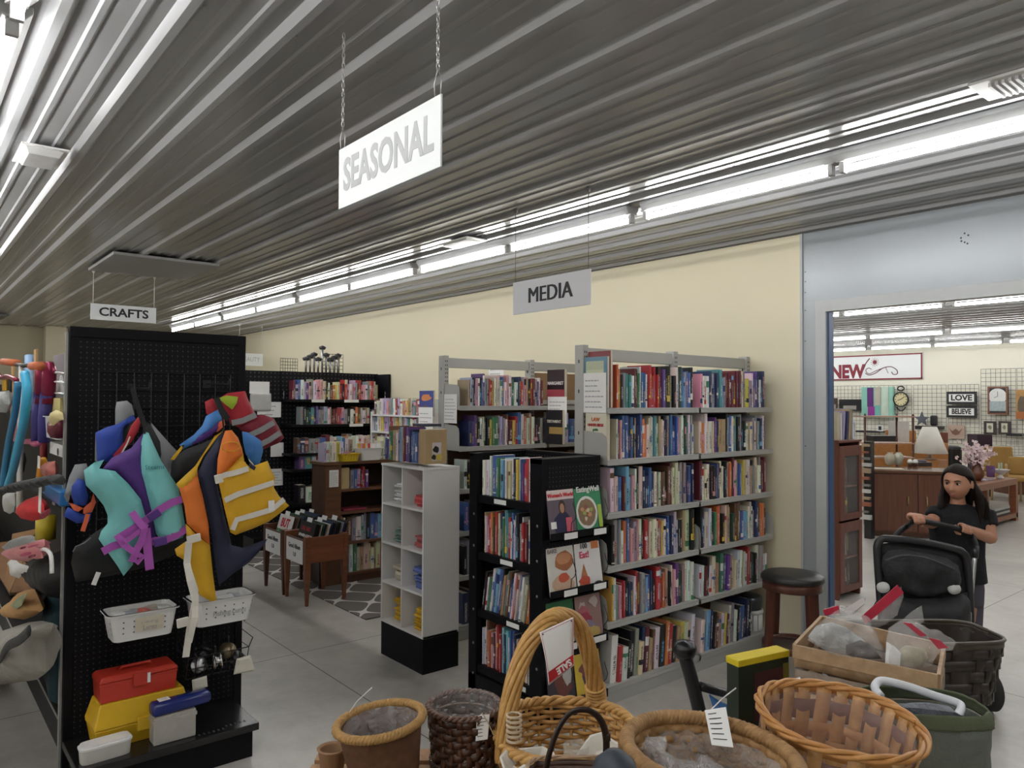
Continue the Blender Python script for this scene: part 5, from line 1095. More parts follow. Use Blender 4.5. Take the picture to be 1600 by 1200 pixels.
t = thing('tent_bag', 'big wrinkled grey fabric bag with black strap at left edge', 'bag', ony(20, 1060, .52)); b = MB(); puff(b, PY([(-20, 1010), (0, 992), (20, 980), (45, 972), (66, 970), (84, 974), (80, 985), (70, 1000), (72, 1025), (72, 1050), (58, 1062), (30, 1066), (5, 1070), (-20, 1068)], .5), MY(.5), .16, R=.2, res=.025, wr=.5, seed=6); b.build('body', fabric('grey_canvas', (.30, .285, .25), .75, fold=1.0, scale=9), t, True)
b = MB(); b.tube([ony(x, y, .36) for x, y in smooth([(0, 1030), (12, 1010), (30, 1000), (46, 985)])], .02, 6, flat=.3); b.build('strap', BLK, t, True)
puffy('folded_chair', 'dark teal folded fabric panel standing against the end panel', 'folded chair', [(78, 935), (94, 905), (97, 960), (95, 1060), (90, 1100), (82, 1060), (70, 1010), (74, 985)], .64, fabric('dark_teal_canvas', (.01, .04, .055), .8), .04)
# pegboard strip with wire hooks in the background
a, c = ony(84, 556, .9), ony(101, 690, .9); b = MB(); b.box(a.x, c.x, .9, .92, c.z, a.z); tag(b.build('slat_board', mat('mauve_slat_board', (.22, .19, .21), .6), bev=.002), 'greyish mauve slat board behind the maroon bats', 'slat board')
for i, y in enumerate((583, 597, 615)): rod('wire_hook', 'chrome wire hook on the slat board, %s from top' % ORD[i], 'hook', [(62+3*i, y-4), (100, y+1)], .64, .006, CHROME)

# ================================================================ the far room seen through the opening
YF = 17.3
def fy(x, y, Y=YF-.05): return ony(x, y, Y)
def board(name, label, cat, px, Y, th, parts, group=None):
    """flat thing on / before a wall facing -y. px = (x0,y0,x1,y1) in sight lines; parts: list of (name, material, list of outlines in 0..1)"""
    a, c = ony(px[0], px[1], Y), ony(px[2], px[3], Y); w, h = c.x-a.x, a.z-c.z
    t = thing(name, label, cat, (a.x+w/2, Y, c.z), 0, group)
    for k, (nm, m, outs) in enumerate(parts):
        b = MB()
        for o in outs:
            if o == 'full': b.box(a.x, c.x, Y, Y+th, c.z, a.z)
            elif o == 'frame':
                f = min(w, h)*.09
                for q in ((a.x, a.x+f, c.z, a.z), (c.x-f, c.x, c.z, a.z), (a.x+f, c.x-f, c.z, c.z+f), (a.x+f, c.x-f, a.z-f, a.z)): b.box(q[0], q[1], Y-.012, Y+.002, q[2], q[3])
            else: b.add([(a.x+x*w, Y-.002-.002*k, c.z+z*h) for x, z in o], [tuple(range(len(o)))])
        b.build(nm, m, t)
    return t, a, c
# big sign
SGRED = mat('dark_red_letters', (.22, .012, .03), .5)
a, c = fy(1441, 551), fy(1441, 592)
t = thing('wall_sign', 'white wall sign with dark red letters and scroll in the far room', 'sign', (-8.2, YF-.05, c.z)); x0, x1, z0, z1 = -9.6, a.x, c.z, a.z
b = MB(); b.box(x0, x1, YF-.05, YF-.01, z0, z1); b.build('sign_board', SIGNW, t)
b = MB(); [b.box(*q) for q in ((x0, x1, YF-.056, YF-.049, z1-.03, z1), (x0, x1, YF-.056, YF-.049, z0, z0+.03), (x1-.03, x1, YF-.056, YF-.049, z0, z1))]; b.build('border', SGRED, t)
p = fy(1352, 580); text('NEW', .42, FACE_NY((p.x-.02, YF-.054, (z0+z1)/2-.1)), 'lettering', SGRED, t, bold=.02, align='RIGHT', sx=.82)
b = MB()
def sc(pts, r): b.tube([(lambda q: (q.x, YF-.055, q.z))(fy(x, y)) for x, y in smooth(pts, 5)], r, 5)
sc([(1349, 578), (1353, 568), (1359, 560)], .012); sc([(1352, 583), (1358, 586), (1368, 583), (1380, 575), (1392, 573), (1401, 578), (1402, 584), (1396, 585), (1393, 581)], .01); sc([(1362, 577), (1357, 575), (1353, 579), (1358, 584), (1370, 579), (1380, 575)], .008); sc([(1384, 574), (1386, 579), (1388, 583)], .006)
b.build('scroll', mat('maroon_scroll', (.12, .03, .05), .5), t)
b = MB(); q = fy(1367, 566); b.lathe([(.045, 0), (0, .004)], 14, (0, 0, 0), 0, Matrix.Translation((q.x, YF-.052, q.z)) @ Matrix.Rotation(PI/2, 4, 'X'))
for i in range(12): an = i*PI/6; b.tube([(q.x+.04*math.cos(an), YF-.053, q.z+.04*math.sin(an)), (q.x+.1*math.cos(an), YF-.053, q.z+.1*math.sin(an))], .004, 4)
b.build('sun_mark', SGRED, t)
# grid wall panels
for i, (xl, xr, zt) in enumerate(((-9.55, -8.95, 2.14), (-8.93, -8.33, 2.14), (-8.31, -7.71, 2.14), (-7.69, -7.0, 2.14), (-6.96, -6.3, 2.14), (-6.26, -5.68, 2.14), (-5.64, -5.02, 2.45), (-5.0, -4.4, 2.45))):
    wire_panel('grid_panel', 'black wire grid wall panel in the far room, %s from left' % ORD[i], 'grid panel', (xl, YF-.1, .9), (xr-xl, 0, 0), (0, 0, zt-.9), 7, 14 if zt < 2.3 else 18, .0032, BLACKWIRE)['group'] = 'grid panels on the far wall'
# things hung on it
STR = [mat('paint_%d' % i, c, .5, var=.25, scale=4) for i, c in enumerate(((.22, .50, .42), (.10, .02, .16), (.45, .42, .34), (.15, .45, .42), (.50, .62, .52), (.28, .55, .44), (.26, .03, .26)))]
board('canvas_painting', 'abstract teal and purple striped canvas on the grid wall', 'painting', (1346, 605, 1397, 653), YF-.14, .03, [('canvas', STR[0], ['full']), ('paint_stripe', STR[1], [RECT(.18, .38, .35, .98)]), ('paint_stripe', STR[6], [RECT(.2, .42, .02, .36)]), ('paint_stripe', STR[2], [RECT(.42, .6, .1, 1)]), ('paint_stripe', STR[3], [RECT(.42, .58, 0, .4)]), ('paint_stripe', STR[4], [RECT(.62, .84, 0, 1)]), ('paint_stripe', STR[5], [RECT(.86, .97, 0, 1)])])
q = fy(1410.5, 624); t = thing('wall_clock', 'round cream clock in a black pocket-watch frame on grid wall', 'clock', (q.x, YF-.14, q.z)); R = .165
Mc = Matrix.Translation((q.x, YF-.13, q.z)) @ Matrix.Rotation(PI/2, 4, 'X')
b = MB(); b.lathe([(R*.86, 0), (R*.86, .03), (R, .03), (R, 0)], 28, (0, 0, 0), 0, Mc); b.tube([(q.x+.07*math.cos(i*PI/6), YF-.14, q.z+.24+.05*math.sin(i*PI/6)) for i in range(12)], .014, 5, 0, True); b.tube([(q.x-.1, YF-.14, q.z-.17), (q.x-.03, YF-.14, q.z-.25), (q.x+.03, YF-.14, q.z-.25), (q.x+.1, YF-.14, q.z-.17)], .014, 5); b.build('frame', BLACKWIRE, t)
b = MB(); b.lathe([(0, .01), (R*.86, .01), (R*.86, .012), (0, .012)], 28, (0, 0, 0), 0, Mc); b.build('dial', mat('cream_dial', (.66, .60, .35), .5), t)
b = MB()
for i in range(12): an = i*PI/6; b.box(-.008, .008, R*.65, R*.78, .012, .016, 0, Mc @ Matrix.Rotation(an, 4, 'Z'))
b.build('hour_marks', INK, t)
for an, L in ((-.9, .1), (1.9, .075)): b = MB(); b.box(-.006, .006, -.01, L, .017, .02, 0, Mc @ Matrix.Rotation(an, 4, 'Z')); b.build('clock_hand', INK, t)
for y0, y1, tx, lab in ((612, 632, 'LOVE', 'upper'), (634, 653, 'BELIEVE', 'lower')):
    t, a, c = board('word_sign', 'black framed %s word sign reading %s on grid wall' % (lab, tx), 'sign', (1479, y0, 1526, y1), YF-.14, .03, [('frame', BLACKWIRE, ['full']), ('mat', PAPER, [RECT(.08, .92, .2, .8)])])
    text(tx, .16 if tx == 'LOVE' else .15, FACE_NY(((a.x+c.x)/2, YF-.147, (a.z+c.z)/2)), 'lettering', INK, t, bold=.006, sx=1.05 if tx == 'LOVE' else .72)
t, a, c = board('wall_clock', 'tall brown wooden wall clock with white face on grid wall', 'clock', (1543, 604, 1575, 648), YF-.16, .05, [('case', BLACKPL, ['full']), ('wood_frame', wood('clock_wood', (.16, .06, .03), (.24, .1, .05), .4), ['frame'])])
b = MB(); M = FACE_NY(((a.x+c.x)/2, YF-.164, a.z-.2)); b.add([(.16*math.cos(i*PI/12), .16*math.sin(i*PI/12), 0) for i in range(24)], [tuple(range(24))], 0, M); b.build('dial', mat('white_dial', (.7, .72, .7), .4), t)
b = MB(); b.box((a.x+c.x)/2-.15, (a.x+c.x)/2+.15, YF-.165, YF-.163, c.z+.07, c.z+.27); b.build('pendulum_glass', mat('pale_blue_glass', (.35, .42, .43), .3, var=.4), t)
b = MB(); b.box(-.004, .004, 0, .1, .001, .003, 0, M); b.box(-.004, .004, 0, .07, .001, .003, 0, M @ Matrix.Rotation(2, 4, 'Z')); b.build('clock_hand', INK, t)
board('landscape_painting', 'orange autumn landscape painting at right edge on grid wall', 'painting', (1587, 609, 1612, 655), YF-.14, .03, [('canvas', mat('autumn_print', (.42, .22, .07), .5, var=.5, scale=6), ['full']), ('paint_trees', mat('dark_tree_print', (.12, .09, .06), .6, var=.4, scale=9), [blob(.5, .5, .4, .3, 12, .3, 2)]), ('paint_path', mat('rust_print', (.38, .12, .03), .6), [RECT(0, 1, 0, .25)])])
for i, (x0, x1) in enumerate(((1537, 1556.5), (1560, 1579))):
    board('framed_picture', 'small black frame with pale botanical print, %s of the pair' % ('left' if i == 0 else 'right'), 'picture', (x0, 658, x1, 679), YF-.14, .03, [('frame', mat('dark_frame', (.04, .03, .028), .4), ['full']), ('print', mat('cream_mat', (.60, .59, .47), .7), [RECT(.24, .76, .15, .85)]), ('drawing', mat('olive_drawing', (.22, .23, .15), .7), [blob(.5, .55, .14, .16, 10, .3, i)])], 'pair of small black frames')
board('carved_plaque', 'tan plaque with dark scroll drawing on grid wall', 'plaque', (1480, 664, 1507, 686), YF-.14, .03, [('panel', mat('tan_plaque', (.45, .33, .26), .6), ['full']), ('drawing', mat('brown_drawing', (.2, .1, .07), .7), [[(.1, .8), (.3, .55), (.5, .75), (.7, .55), (.9, .8), (.7, .35), (.5, .25), (.3, .35)]])])
for i, (x0, y0, x1, y1, lab, m) in enumerate(((1311, 624, 1345, 642, 'black framed picture left of the abstract canvas', BLACKPL), (1298, 622, 1308, 640, 'dark brown framed picture at left end of the grid wall', mat('dark_brown_frame', (.06, .03, .025), .5)))):
    board('framed_picture', lab, 'picture', (x0, y0, x1, y1), YF-.14, .03, [('frame', m, ['full']), ('print', mat('grey_print', (.3, .28, .25), .6, var=.3), [RECT(.2, .8, .1, .45)])])
b = MB(); a, c = fy(1457, 649), fy(1467, 665); b.box(a.x, c.x, YF-.2, YF-.08, c.z, a.z); tag(b.build('speaker', BLACKPL, bev=.03), 'small black rounded speaker on the shelf before the grid wall', 'speaker')
b = MB(); a, c = fy(1440, 665), fy(1476, 671); b.box(a.x, c.x, YF-.4, YF-.05, c.z, a.z); tag(b.build('wall_shelf', BLACKPL), 'black shelf under the small speaker on the grid wall', 'shelf')
b = MB(); a, c = fy(1347, 672), fy(1386, 676); b.box(a.x, c.x, YF-.4, YF-.05, c.z, a.z); tag(b.build('wall_shelf', BLACKPL), 'black shelf below the abstract canvas', 'shelf')
b = MB(); a, c = fy(1582, 677), fy(1606, 681); b.box(a.x, c.x, YF-.4, YF-.05, c.z, a.z); tag(b.build('wall_shelf', BLACKPL), 'black shelf at right below the autumn painting', 'shelf')
t, a, c = board('framed_picture', 'white framed small photo on the black shelf', 'picture', (1371, 664, 1379, 674), YF-.3, .02, [('frame', PAPER, ['full']), ('print', INK, [RECT(.2, .8, .2, .8)])])
# nearer furniture: bench with boxes in front of the grid wall
WALN = wood('walnut_cabinet', (.10, .036, .02), (.16, .062, .034), .38, (25, 25, 1.5))
WTOP = mat('walnut_top', (.13, .055, .03), .22, var=.2, scale=5)
ORW = wood('orange_oak', (.42, .17, .05), (.52, .24, .08), .45, (20, 2, 20))
def blk(name, label, cat, p0, p1, w0, depth, m, zfloor=False, bev=.006):
    """box whose front spans two sight lines at range w0"""
    a, c = onw(p0[0], p0[1], w0), onw(p1[0], p1[1], w0); d = V((c.x-a.x, c.y-a.y, 0)); L = d.length; rz = math.atan2(d.y, d.x); z0 = 0 if zfloor else c.z
    b = MB(); b.box(0, L, 0, depth, z0, a.z, 0, xf((a.x, a.y, 0), rz)); return tag(b.build(name, m, bev=bev), label, cat)
blk('wooden_cabinet', 'orange oak cabinet behind the bamboo shelf in the far room', 'cabinet', (1403, 673), (1432, 735), 12.6, .4, ORW, True)
blk('wooden_cabinet', 'long orange oak sideboard behind the white lamp shade', 'cabinet', (1362, 692), (1482, 740), 12.2, .35, ORW, True)
blk('media_player', 'black electronics unit on the sideboard behind bamboo shelf', 'electronics', (1366, 681), (1403, 691), 12.4, .3, BLACKPL)
blk('white_board', 'pale framed board standing behind the bamboo shelf', 'board', (1389, 658), (1421, 692), 12.55, .03, mat('pale_board', (.6, .6, .57), .5))
blk('dark_box', 'dark purple box above the pink flowers', 'box', (1527, 679), (1551, 712), 14.0, .3, mat('dark_aubergine', (.035, .015, .03), .5), True)
blk('leaning_board', 'dark red-brown board right of the white lamp shade', 'board', (1467, 676), (1482, 735), 12.65, .04, mat('redwood_board', (.18, .06, .035), .5), True)
blk('black_armchair', 'black leather chair left of the pink flowers', 'chair', (1484, 697), (1506, 760), 12.9, .5, mat('black_chair_leather', (.015, .013, .013), .35), True, .06)
blk('wooden_dresser', 'dark red wooden dresser at the right edge of far room', 'dresser', (1580, 716), (1615, 780), 14.3, .5, WALN, True)
# counter cabinet
P0, P1 = V((-4.535, 9.892, 0)), V((-3.62, 10.515, 0)); d = P1-P0; L = d.length; rz = math.atan2(d.y, d.x); M = xf(P0, rz)
t = thing('cabinet_counter', 'walnut cabinet with two doors behind the girl', 'cabinet', P0, rz)
b = MB(); b.box(0, L, .03, .62, .06, .835, 0, M); b.build('carcass', WALN, t)
b = MB(); b.box(-.03, L+.03, 0, .65, .835, .868, 0, M); b.build('top', WTOP, t, bev=.004)
b = MB(); b.box(.02, L-.02, .05, .6, 0, .06, 0, M); b.build('plinth', BROWN, t)
for x0, x1, hx in ((.02, L/2-.005, L/2-.12), (L/2+.005, L-.02, L/2+.1)):
    b = MB(); b.box(x0, x1, .012, .03, .08, .82, 0, M); dr = b.build('door', WALN, t, bev=.002)
    b = MB(); b.tube([M @ V((hx, .012, .42)), M @ V((hx, -.015, .44)), M @ V((hx, -.015, .52)), M @ V((hx, .012, .54))], .007, 6); b.build('door_handle', mat('brass_pull', (.5, .4, .2), .3, .8), dr, True)
def vase(name, label, cat, c, prof, m, n=20):
    b = MB(); b.lathe(prof, n, c, cap=(True, False)); return tag(b.build(name, m, None, True), label, cat)
top = lambda x, y: (M @ V((x, y, .8685)))
PEARL = mat('pearl_vase_glaze', (.52, .47, .36), .3, var=.4, scale=9)
for i, (px, lab) in enumerate(((1391, 'left'), (1404, 'right'))):
    a = onw(px, 731, 10.55); vase('vase', 'mottled %s vase of the pair on the walnut cabinet' % lab, 'vase', (a.x, a.y, .8685), [(.035, 0), (.06, .03), (.075, .09), (.06, .14), (.035, .165), (.04, .18)] if i == 0 else [(.035, 0), (.05, .05), (.065, .11), (.055, .15), (.03, .17), (.035, .18)], PEARL if i == 0 else mat('speckled_vase_glaze', (.55, .55, .45), .3, var=.35, scale=12))
for i, px in enumerate((1422, 1430)):
    a = onw(px, 735, 10.3); t = thing('pot', 'small white pot with dark base, %s one on cabinet edge' % ('left' if i == 0 else 'right'), 'pot', (a.x, a.y, .8685), 0, 'two small pots'); b = MB(); b.lathe([(.025, 0), (.036, .03), (.03, .05)], 14, (a.x, a.y, .8685)); b.build('body', BROWN, t, True); b = MB(); b.lathe([(.034, .05), (.036, .075), (.02, .1), (0, .105)], 14, (a.x, a.y, .8685)); b.build('lid', WHITE, t, True)
a = onw(1440, 728, 10.4); b = MB(); b.box(-.07, .07, 0, .1, .869, .95, 0, xf((a.x, a.y, 0), rz)); tag(b.build('figurine', mat('dark_blue_ornament', (.02, .03, .08), .4), bev=.02), 'blue and dark ornament behind the two small pots', 'ornament')
a = onw(1444, 738, 10.32); b = MB(); b.box(0, .22, 0, .16, .8685, .93, 0, xf((a.x-.1, a.y-.07, 0), rz)); tag(b.build('jewellery_box', mat('dark_glass_box', (.06, .045, .04), .2), bev=.005), 'dark flat box on the walnut cabinet beside the girl', 'box')
b = MB(); b.box(.03, .42, .1, .3, .8685, .88, 0, M); tag(b.build('paper_tray', mat('pale_tray', (.5, .42, .32), .5), bev=.003), 'flat pale tray in front of the mottled vases', 'tray')
# lamp with white shade
a = onw(1453, 720, 11.6); t = thing('table_lamp', 'table lamp with tall white cone shade in the far room', 'lamp', (a.x, a.y, .87)); zs, ze = onw(1453, 708, 11.6).z, onw(1453, 667, 11.6).z
b = MB(); b.lathe([(.248, zs), (.10, ze)], 28, (a.x, a.y, 0), cap=(False, False)); b.build('lamp_shade', mat('white_lamp_shade', (.90, .88, .80), .7, var=.02), t, True, solid=.004)
b = MB(); b.lathe([(.08, .871), (.08, .89), (.02, .91), (.035, .96), (.015, 1.0), (.01, zs+.2), (0, zs+.2)], 16, (a.x, a.y, 0)); b.build('lamp_base', ALU, t, True)
b = MB(); b.box(a.x-.2, a.x+.18, a.y-.16, a.y+.2, 0, .87); tag(b.build('side_table', ORW, bev=.004), 'orange oak stand under the white lamp behind the cabinet', 'table')
# bamboo shelf
t = thing('bamboo_shelf', 'open bamboo shelf with turned posts behind the walnut cabinet', 'shelf', onw(1390, 740, 11.2)); BAM = mat('dark_bamboo', (.10, .035, .025), .4, var=.4, scale=30); BAML = mat('pale_rail', (.45, .27, .2), .45)
f1, f2 = onw(1352, 700, 11.0), onw(1427, 700, 11.0); dv = (f2-f1); dv.z = 0; dv.normalize(); nv = V((-dv.y, dv.x, 0))
zt = onw(1390, 650, 11).z
for o, bk in ((f1, 0), (f1+dv*.14, .3), (f2-dv*.09, .3), (f2, 0)):
    b = MB(); q = o+nv*bk; b.lathe([(.014, 0), (.018, .3), (.013, .32), (.018, .6), (.013, .62), (.018, .9), (.013, .92), (.018, 1.2), (.013, 1.22), (.017, zt), (.012, zt+.03)], 8, (q.x, q.y, 0)); b.build('post', BAM, t, True)
for z in (zt-.02, onw(1390, 694, 11).z, .93, .5):
    b = MB(); o = f1-dv*.02-nv*.02; b.ring([[o+dv*x+nv*y+V((0, 0, z-o.z)) for x, y in ((0, 0), ((f2-f1).length+.04, 0), ((f2-f1).length+.04, .34), (0, .34))]]+[[o+dv*x+nv*y+V((0, 0, z+.02-o.z)) for x, y in ((0, 0), ((f2-f1).length+.04, 0), ((f2-f1).length+.04, .34), (0, .34))]]); fixn(b.build('shelf', BAML, t))
# tall narrow glass-door case by the doorway, facing +X
TW = wood('red_mahogany', (.11, .032, .022), (.17, .055, .036), .35, (20, 20, 2))
TX, T0, T1, TH = -3.25, 6.45, 6.86, 1.415
t = thing('display_case', 'narrow red mahogany glass-door case of books beside the doorway', 'cabinet', (TX-.12, 6.65, 0))
for y0, y1 in ((T0, T0+.02), (T1-.02, T1)): b = MB(); b.box(TX-.26, TX, y0, y1, 0, TH-.02); b.build('side_panel', TW, t)
b = MB(); b.box(TX-.26, TX-.25, T0, T1, 0, TH-.02); b.build('back_panel', TW, t)
b = MB(); b.box(TX-.28, TX+.015, T0-.015, T1+.015, TH-.025, TH); b.build('top', TW, t, bev=.005)
for z0, z1 in ((.06, .68), (.70, 1.36)):
    b = MB()
    for q in ((T0, T0+.085, z0, z1), (T1-.06, T1, z0, z1), (T0+.085, T1-.06, z0, z0+.06), (T0+.085, T1-.06, z1-.09, z1)): b.box(TX, TX+.02, *q)
    dr = b.build('door', TW, t, bev=.003)
    b = MB(); b.box(TX+.006, TX+.009, T0+.08, T1-.055, z0+.05, z1-.08); b.build('pane', clear('door_glass', (.7, .75, .75), .08, .03, 3, 0.0), dr)
for z in (.06, .36, .72, 1.0): b = MB(); b.box(TX-.25, TX-.01, T0+.02, T1-.02, z-.015, z); b.build('shelf', TW, t)
for z, q in ((.06, 'kxwke'), (.36, 'exwkxe'), (.72, 'exxwxe'), (1.0, 'kxxwe')): run((TX-.05, T0+.08, z+.0005), (0, 1, 0), .24, q, .2, .25, None, None, .16, 0, seed=int(z*100)+7)
for i, (y, w_, h, c, lab, th) in enumerate(((6.46, .05, .25, 'c', 'cream', 0), (6.52, .03, .24, 'w', 'white', 0), (6.56, .03, .26, 'l', 'grey-lilac', 6), (6.62, .03, .26, 'n', 'navy', 8), (6.67, .035, .27, 'a', 'tan', 5), (6.72, .03, .28, 'x', 'grey', 0))):
    b = MB(); b.box(TX-.2, TX-.01, 0, w_, 0, h, 0, xf((0, y, TH+.0005), 0, math.radians(-th))); tag(b.build('folder', mat('folder_'+lab, tuple(q*.8 for q in COL[c]), .6), bev=.002), '%s upright album standing on top of the mahogany case' % lab, 'album')
t = thing('arch_ornament', 'white arched ornament at right end atop the mahogany case', 'ornament', (TX-.0, 6.80, TH)); Ma = Matrix.Translation((TX-.03, 6.80, TH+.0005)) @ Matrix.Rotation(PI/2, 4, 'Z')
b = MB(); b.prism([(-.045, 0), (.045, 0), (.045, .13)]+[(.045*math.cos(i*PI/8), .13+.045*math.sin(i*PI/8)) for i in range(1, 8)]+[(-.045, .13)], .02, 0, Ma); b.build('arch', WHITE, t)
for k in (.03, .017): b = MB(); b.tube([Ma @ V((k, -.001, .02)), Ma @ V((k, -.001, .13))]+[Ma @ V((k*math.cos(i*PI/8), -.001, .13+k*math.sin(i*PI/8))) for i in range(1, 8)]+[Ma @ V((-k, -.001, .13)), Ma @ V((-k, -.001, .02))], .002, 4); b.build('arch_line', GREYINK, t)
# glimpses of a spinner rack between case and cabinet
t = thing('spinner_rack', 'narrow rack of dark and white trinkets between the case and the cabinet', 'rack', onz(1357, 842)); q = onw(1356, 760, 9.6); b = MB(); b.box(q.x-.05, q.x+.04, q.y, q.y+.1, 0, 1.25); b.build('post', BLACKPL, t)
rd = random.Random(2)
for k in range(12): z = .25+.085*k; b = MB(); b.box(q.x-.055, q.x+.045+rd.uniform(-.03, .01), q.y-.05, q.y, z, z+rd.uniform(.02, .06)); b.build('trinket', mat(*((('white_trinket', (.6, .6, .58)), ('grey_trinket', (.2, .2, .2)), ('red_trinket', (.35, .12, .08)), ('tan_trinket', (.4, .3, .2)))[k % 4]), .5), t)
# console table with flowers
OAK = wood('console_oak', (.24, .085, .04), (.33, .13, .06), .35, (2, 20, 20))
x0, x1, y0, y1, H = -4.25, -3.78, 11.2, 13.0, .63
t = thing('console_table', 'brown wooden table with low shelf behind the girl, at right', 'table', (-4.1, 12.1, 0))
b = MB(); b.box(x0, x1, y0, y1, H-.09, H); b.build('tabletop', OAK, t, bev=.006)
b = MB(); b.box(x0, x1, y0, y1, .05, .12); b.build('lower_shelf', OAK, t, bev=.004)
for x in (x0, x1-.09):
    for y in (y0, y1-.09): b = MB(); b.box(x, x+.09, y, y+.09, 0, H-.09); b.build('leg', OAK, t, bev=.003)
for i in range(4): b = MB(); b.box(x0+.1, x1-.02, 12.1, 12.7, .1205+.03*i, .149+.03*i); tag(b.build('framed_picture', mat('frame_%d' % (i % 2), ((.03, .03, .03), (.5, .5, .47))[i % 2], .5)), '%s flat frame in the stack under the brown table, %s from bottom' % (('black', 'white')[i % 2], ORD[i]), 'frame', 'frames stacked under the brown table')
q = onw(1536, 862, 11.6); b = MB(); puff(b, blob(0, .1, .16, .1, 14, .3, 2), Matrix.Translation((-3.95, 11.45, .121)) @ Matrix.Rotation(.6, 4, 'Z'), .1, res=.03); tag(b.build('handbag', BLK, smooth=True), 'black bag on the low shelf of the brown table', 'bag')
fl = onw(1527, 742, 11.6); fx, fyy = -4.03, 11.75
fq = onx(1527, 742, fx); fyy = fq.y
t = thing('flower_vase', 'brown vase of pink silk blossoms on the brown table', 'flowers', (fx, fyy, H))
b = MB(); b.lathe([(.05, 0), (.085, .06), (.09, .12), (.05, .2), (.045, .26), (.06, .3)], 20, (fx, fyy, H+.0005), cap=(True, False)); b.build('vase', mat('brown_glaze', (.14, .05, .025), .25, var=.3), t, True)
rd = random.Random(8); bs, st = MB(), MB()
ctr = onx(1525, 709, fx)
for i in range(130):
    p = ctr+V((rd.gauss(0, .09), rd.gauss(0, .12), rd.gauss(0, .075)+.0)); p.y = max(ctr.y-.32, min(ctr.y+.32, p.y))
    if i % 5 == 0: st.tube([(fx, fyy, H+.25), (fx*.5+p.x*.5, fyy*.5+p.y*.5, H*.5+p.z*.5+.1), p], .004, 4)
    nrm = V((rd.gauss(.5, .6), rd.gauss(-.6, .6), rd.gauss(.3, .5))).normalized(); e1 = nrm.orthogonal().normalized(); e2 = nrm.cross(e1)
    for k in range(5):
        a = 2*PI*k/5+rd.random(); dd = e1*math.cos(a)+e2*math.sin(a); ee = nrm.cross(dd); s_ = rd.uniform(.03, .045)
        bs.add([p, p+dd*s_*.6+ee*s_*.4+nrm*.006, p+dd*s_+nrm*.014, p+dd*s_*.6-ee*s_*.4+nrm*.006], [(0, 1, 2, 3)])
bs.build('blossoms', mat('pink_petals', (.86, .70, .72), .7, var=.12, scale=40), t); st.build('stems', mat('brown_stems', (.10, .06, .03), .7), t)
vase('bowl', 'white footed bowl on the right end of brown table', 'bowl', onx(1563, 748, -3.92), [(.05, 0), (.045, .03), (.02, .05), (.05, .07), (.12, .13), (.125, .14)], WHITEPL)
vase('tumbler', 'purple patterned glass beside the flower vase', 'glass', onx(1548, 745, -4.0), [(.05, 0), (.055, .08), (.06, .16)], mat('purple_glass', (.22, .12, .30), .25, var=.5, scale=30))
for i, px in enumerate((1561, 1565)): q = onx(px, 744, -3.97); b = MB(); b.lathe([(.012, 0), (.012, .22), (0, .225)], 8, (q.x, q.y, H+.0005)); tag(b.build('candle', mat('sage_candle', (.38, .48, .36), .5), smooth=True), 'sage green candle behind the white bowl, %s one' % ('left' if i == 0 else 'right'), 'candle', 'pair of sage candles')
b = MB(); q = onx(1540, 752, -4.0); b.box(q.x-.15, q.x+.1, q.y-.25, q.y+.1, H+.0005, H+.02); tag(b.build('glass_tray', mat('lilac_tray', (.45, .4, .45), .2, var=.3), bev=.004), 'pale glass tray in front of the flower vase', 'tray')
# chairs
def chair(label, c, rz, m, back=.95):
    t = thing('wooden_armchair', label, 'chair', c, rz); Mm = xf(c, rz); LW = mat('pale_chair_wood', (.40, .26, .13), .45)
    for x in (-.23, .23):
        for y in (-.22, .22): b = MB(); b.tube([Mm @ V((x, y, 0)), Mm @ V((x*.95, y*.95, .42))], .022, 8); b.build('leg', LW, t, True)
    b = MB(); b.box(-.26, .26, -.25, .25, .40, .48, 0, Mm); b.build('seat', m, t, bev=.03)
    b = MB(); b.box(-.25, .25, .2, .27, .48, back, 0, Mm); b.build('backrest', m, t, bev=.03)
    for x in (-.28, .28): b = MB(); b.tube([Mm @ V((x, -.2, .44)), Mm @ V((x, -.2, .64)), Mm @ V((x, .2, .66))], .02, 8); b.build('armrest', LW, t, True)
q = onw(1566, 800, 13.6); chair('tan upholstered chair behind the brown table', (q.x, q.y, 0), .6, fabric('mustard_upholstery', (.38, .22, .06), .8))
q = onw(1603, 800, 13.0); chair('wooden armchair with mustard seat at the right edge', (q.x, q.y, 0), .3, fabric('mustard_upholstery', (.38, .22, .06), .8), .8)
t = tag(wire_panel('wire_basket', None, None, onw(1572, 711, 13.9), (.35, .2, 0), (0, 0, .28), 6, 5, .006, GREYSTEEL), 'grey wire basket leaning at the grid wall right of the flowers', 'wire basket')
p = fy(1440, 655, YF-.25); b = MB(); b.prism([(.16*(1 if i % 2 == 0 else .42)*math.sin(i*PI/5), .16*(1 if i % 2 == 0 else .42)*math.cos(i*PI/5)) for i in range(10)], .03, 0, Matrix.Translation(p)); tag(b.build('metal_star', mat('grey_star_metal', (.12, .13, .16), .4, .5)), 'dark grey metal star above the white lamp shade', 'star')

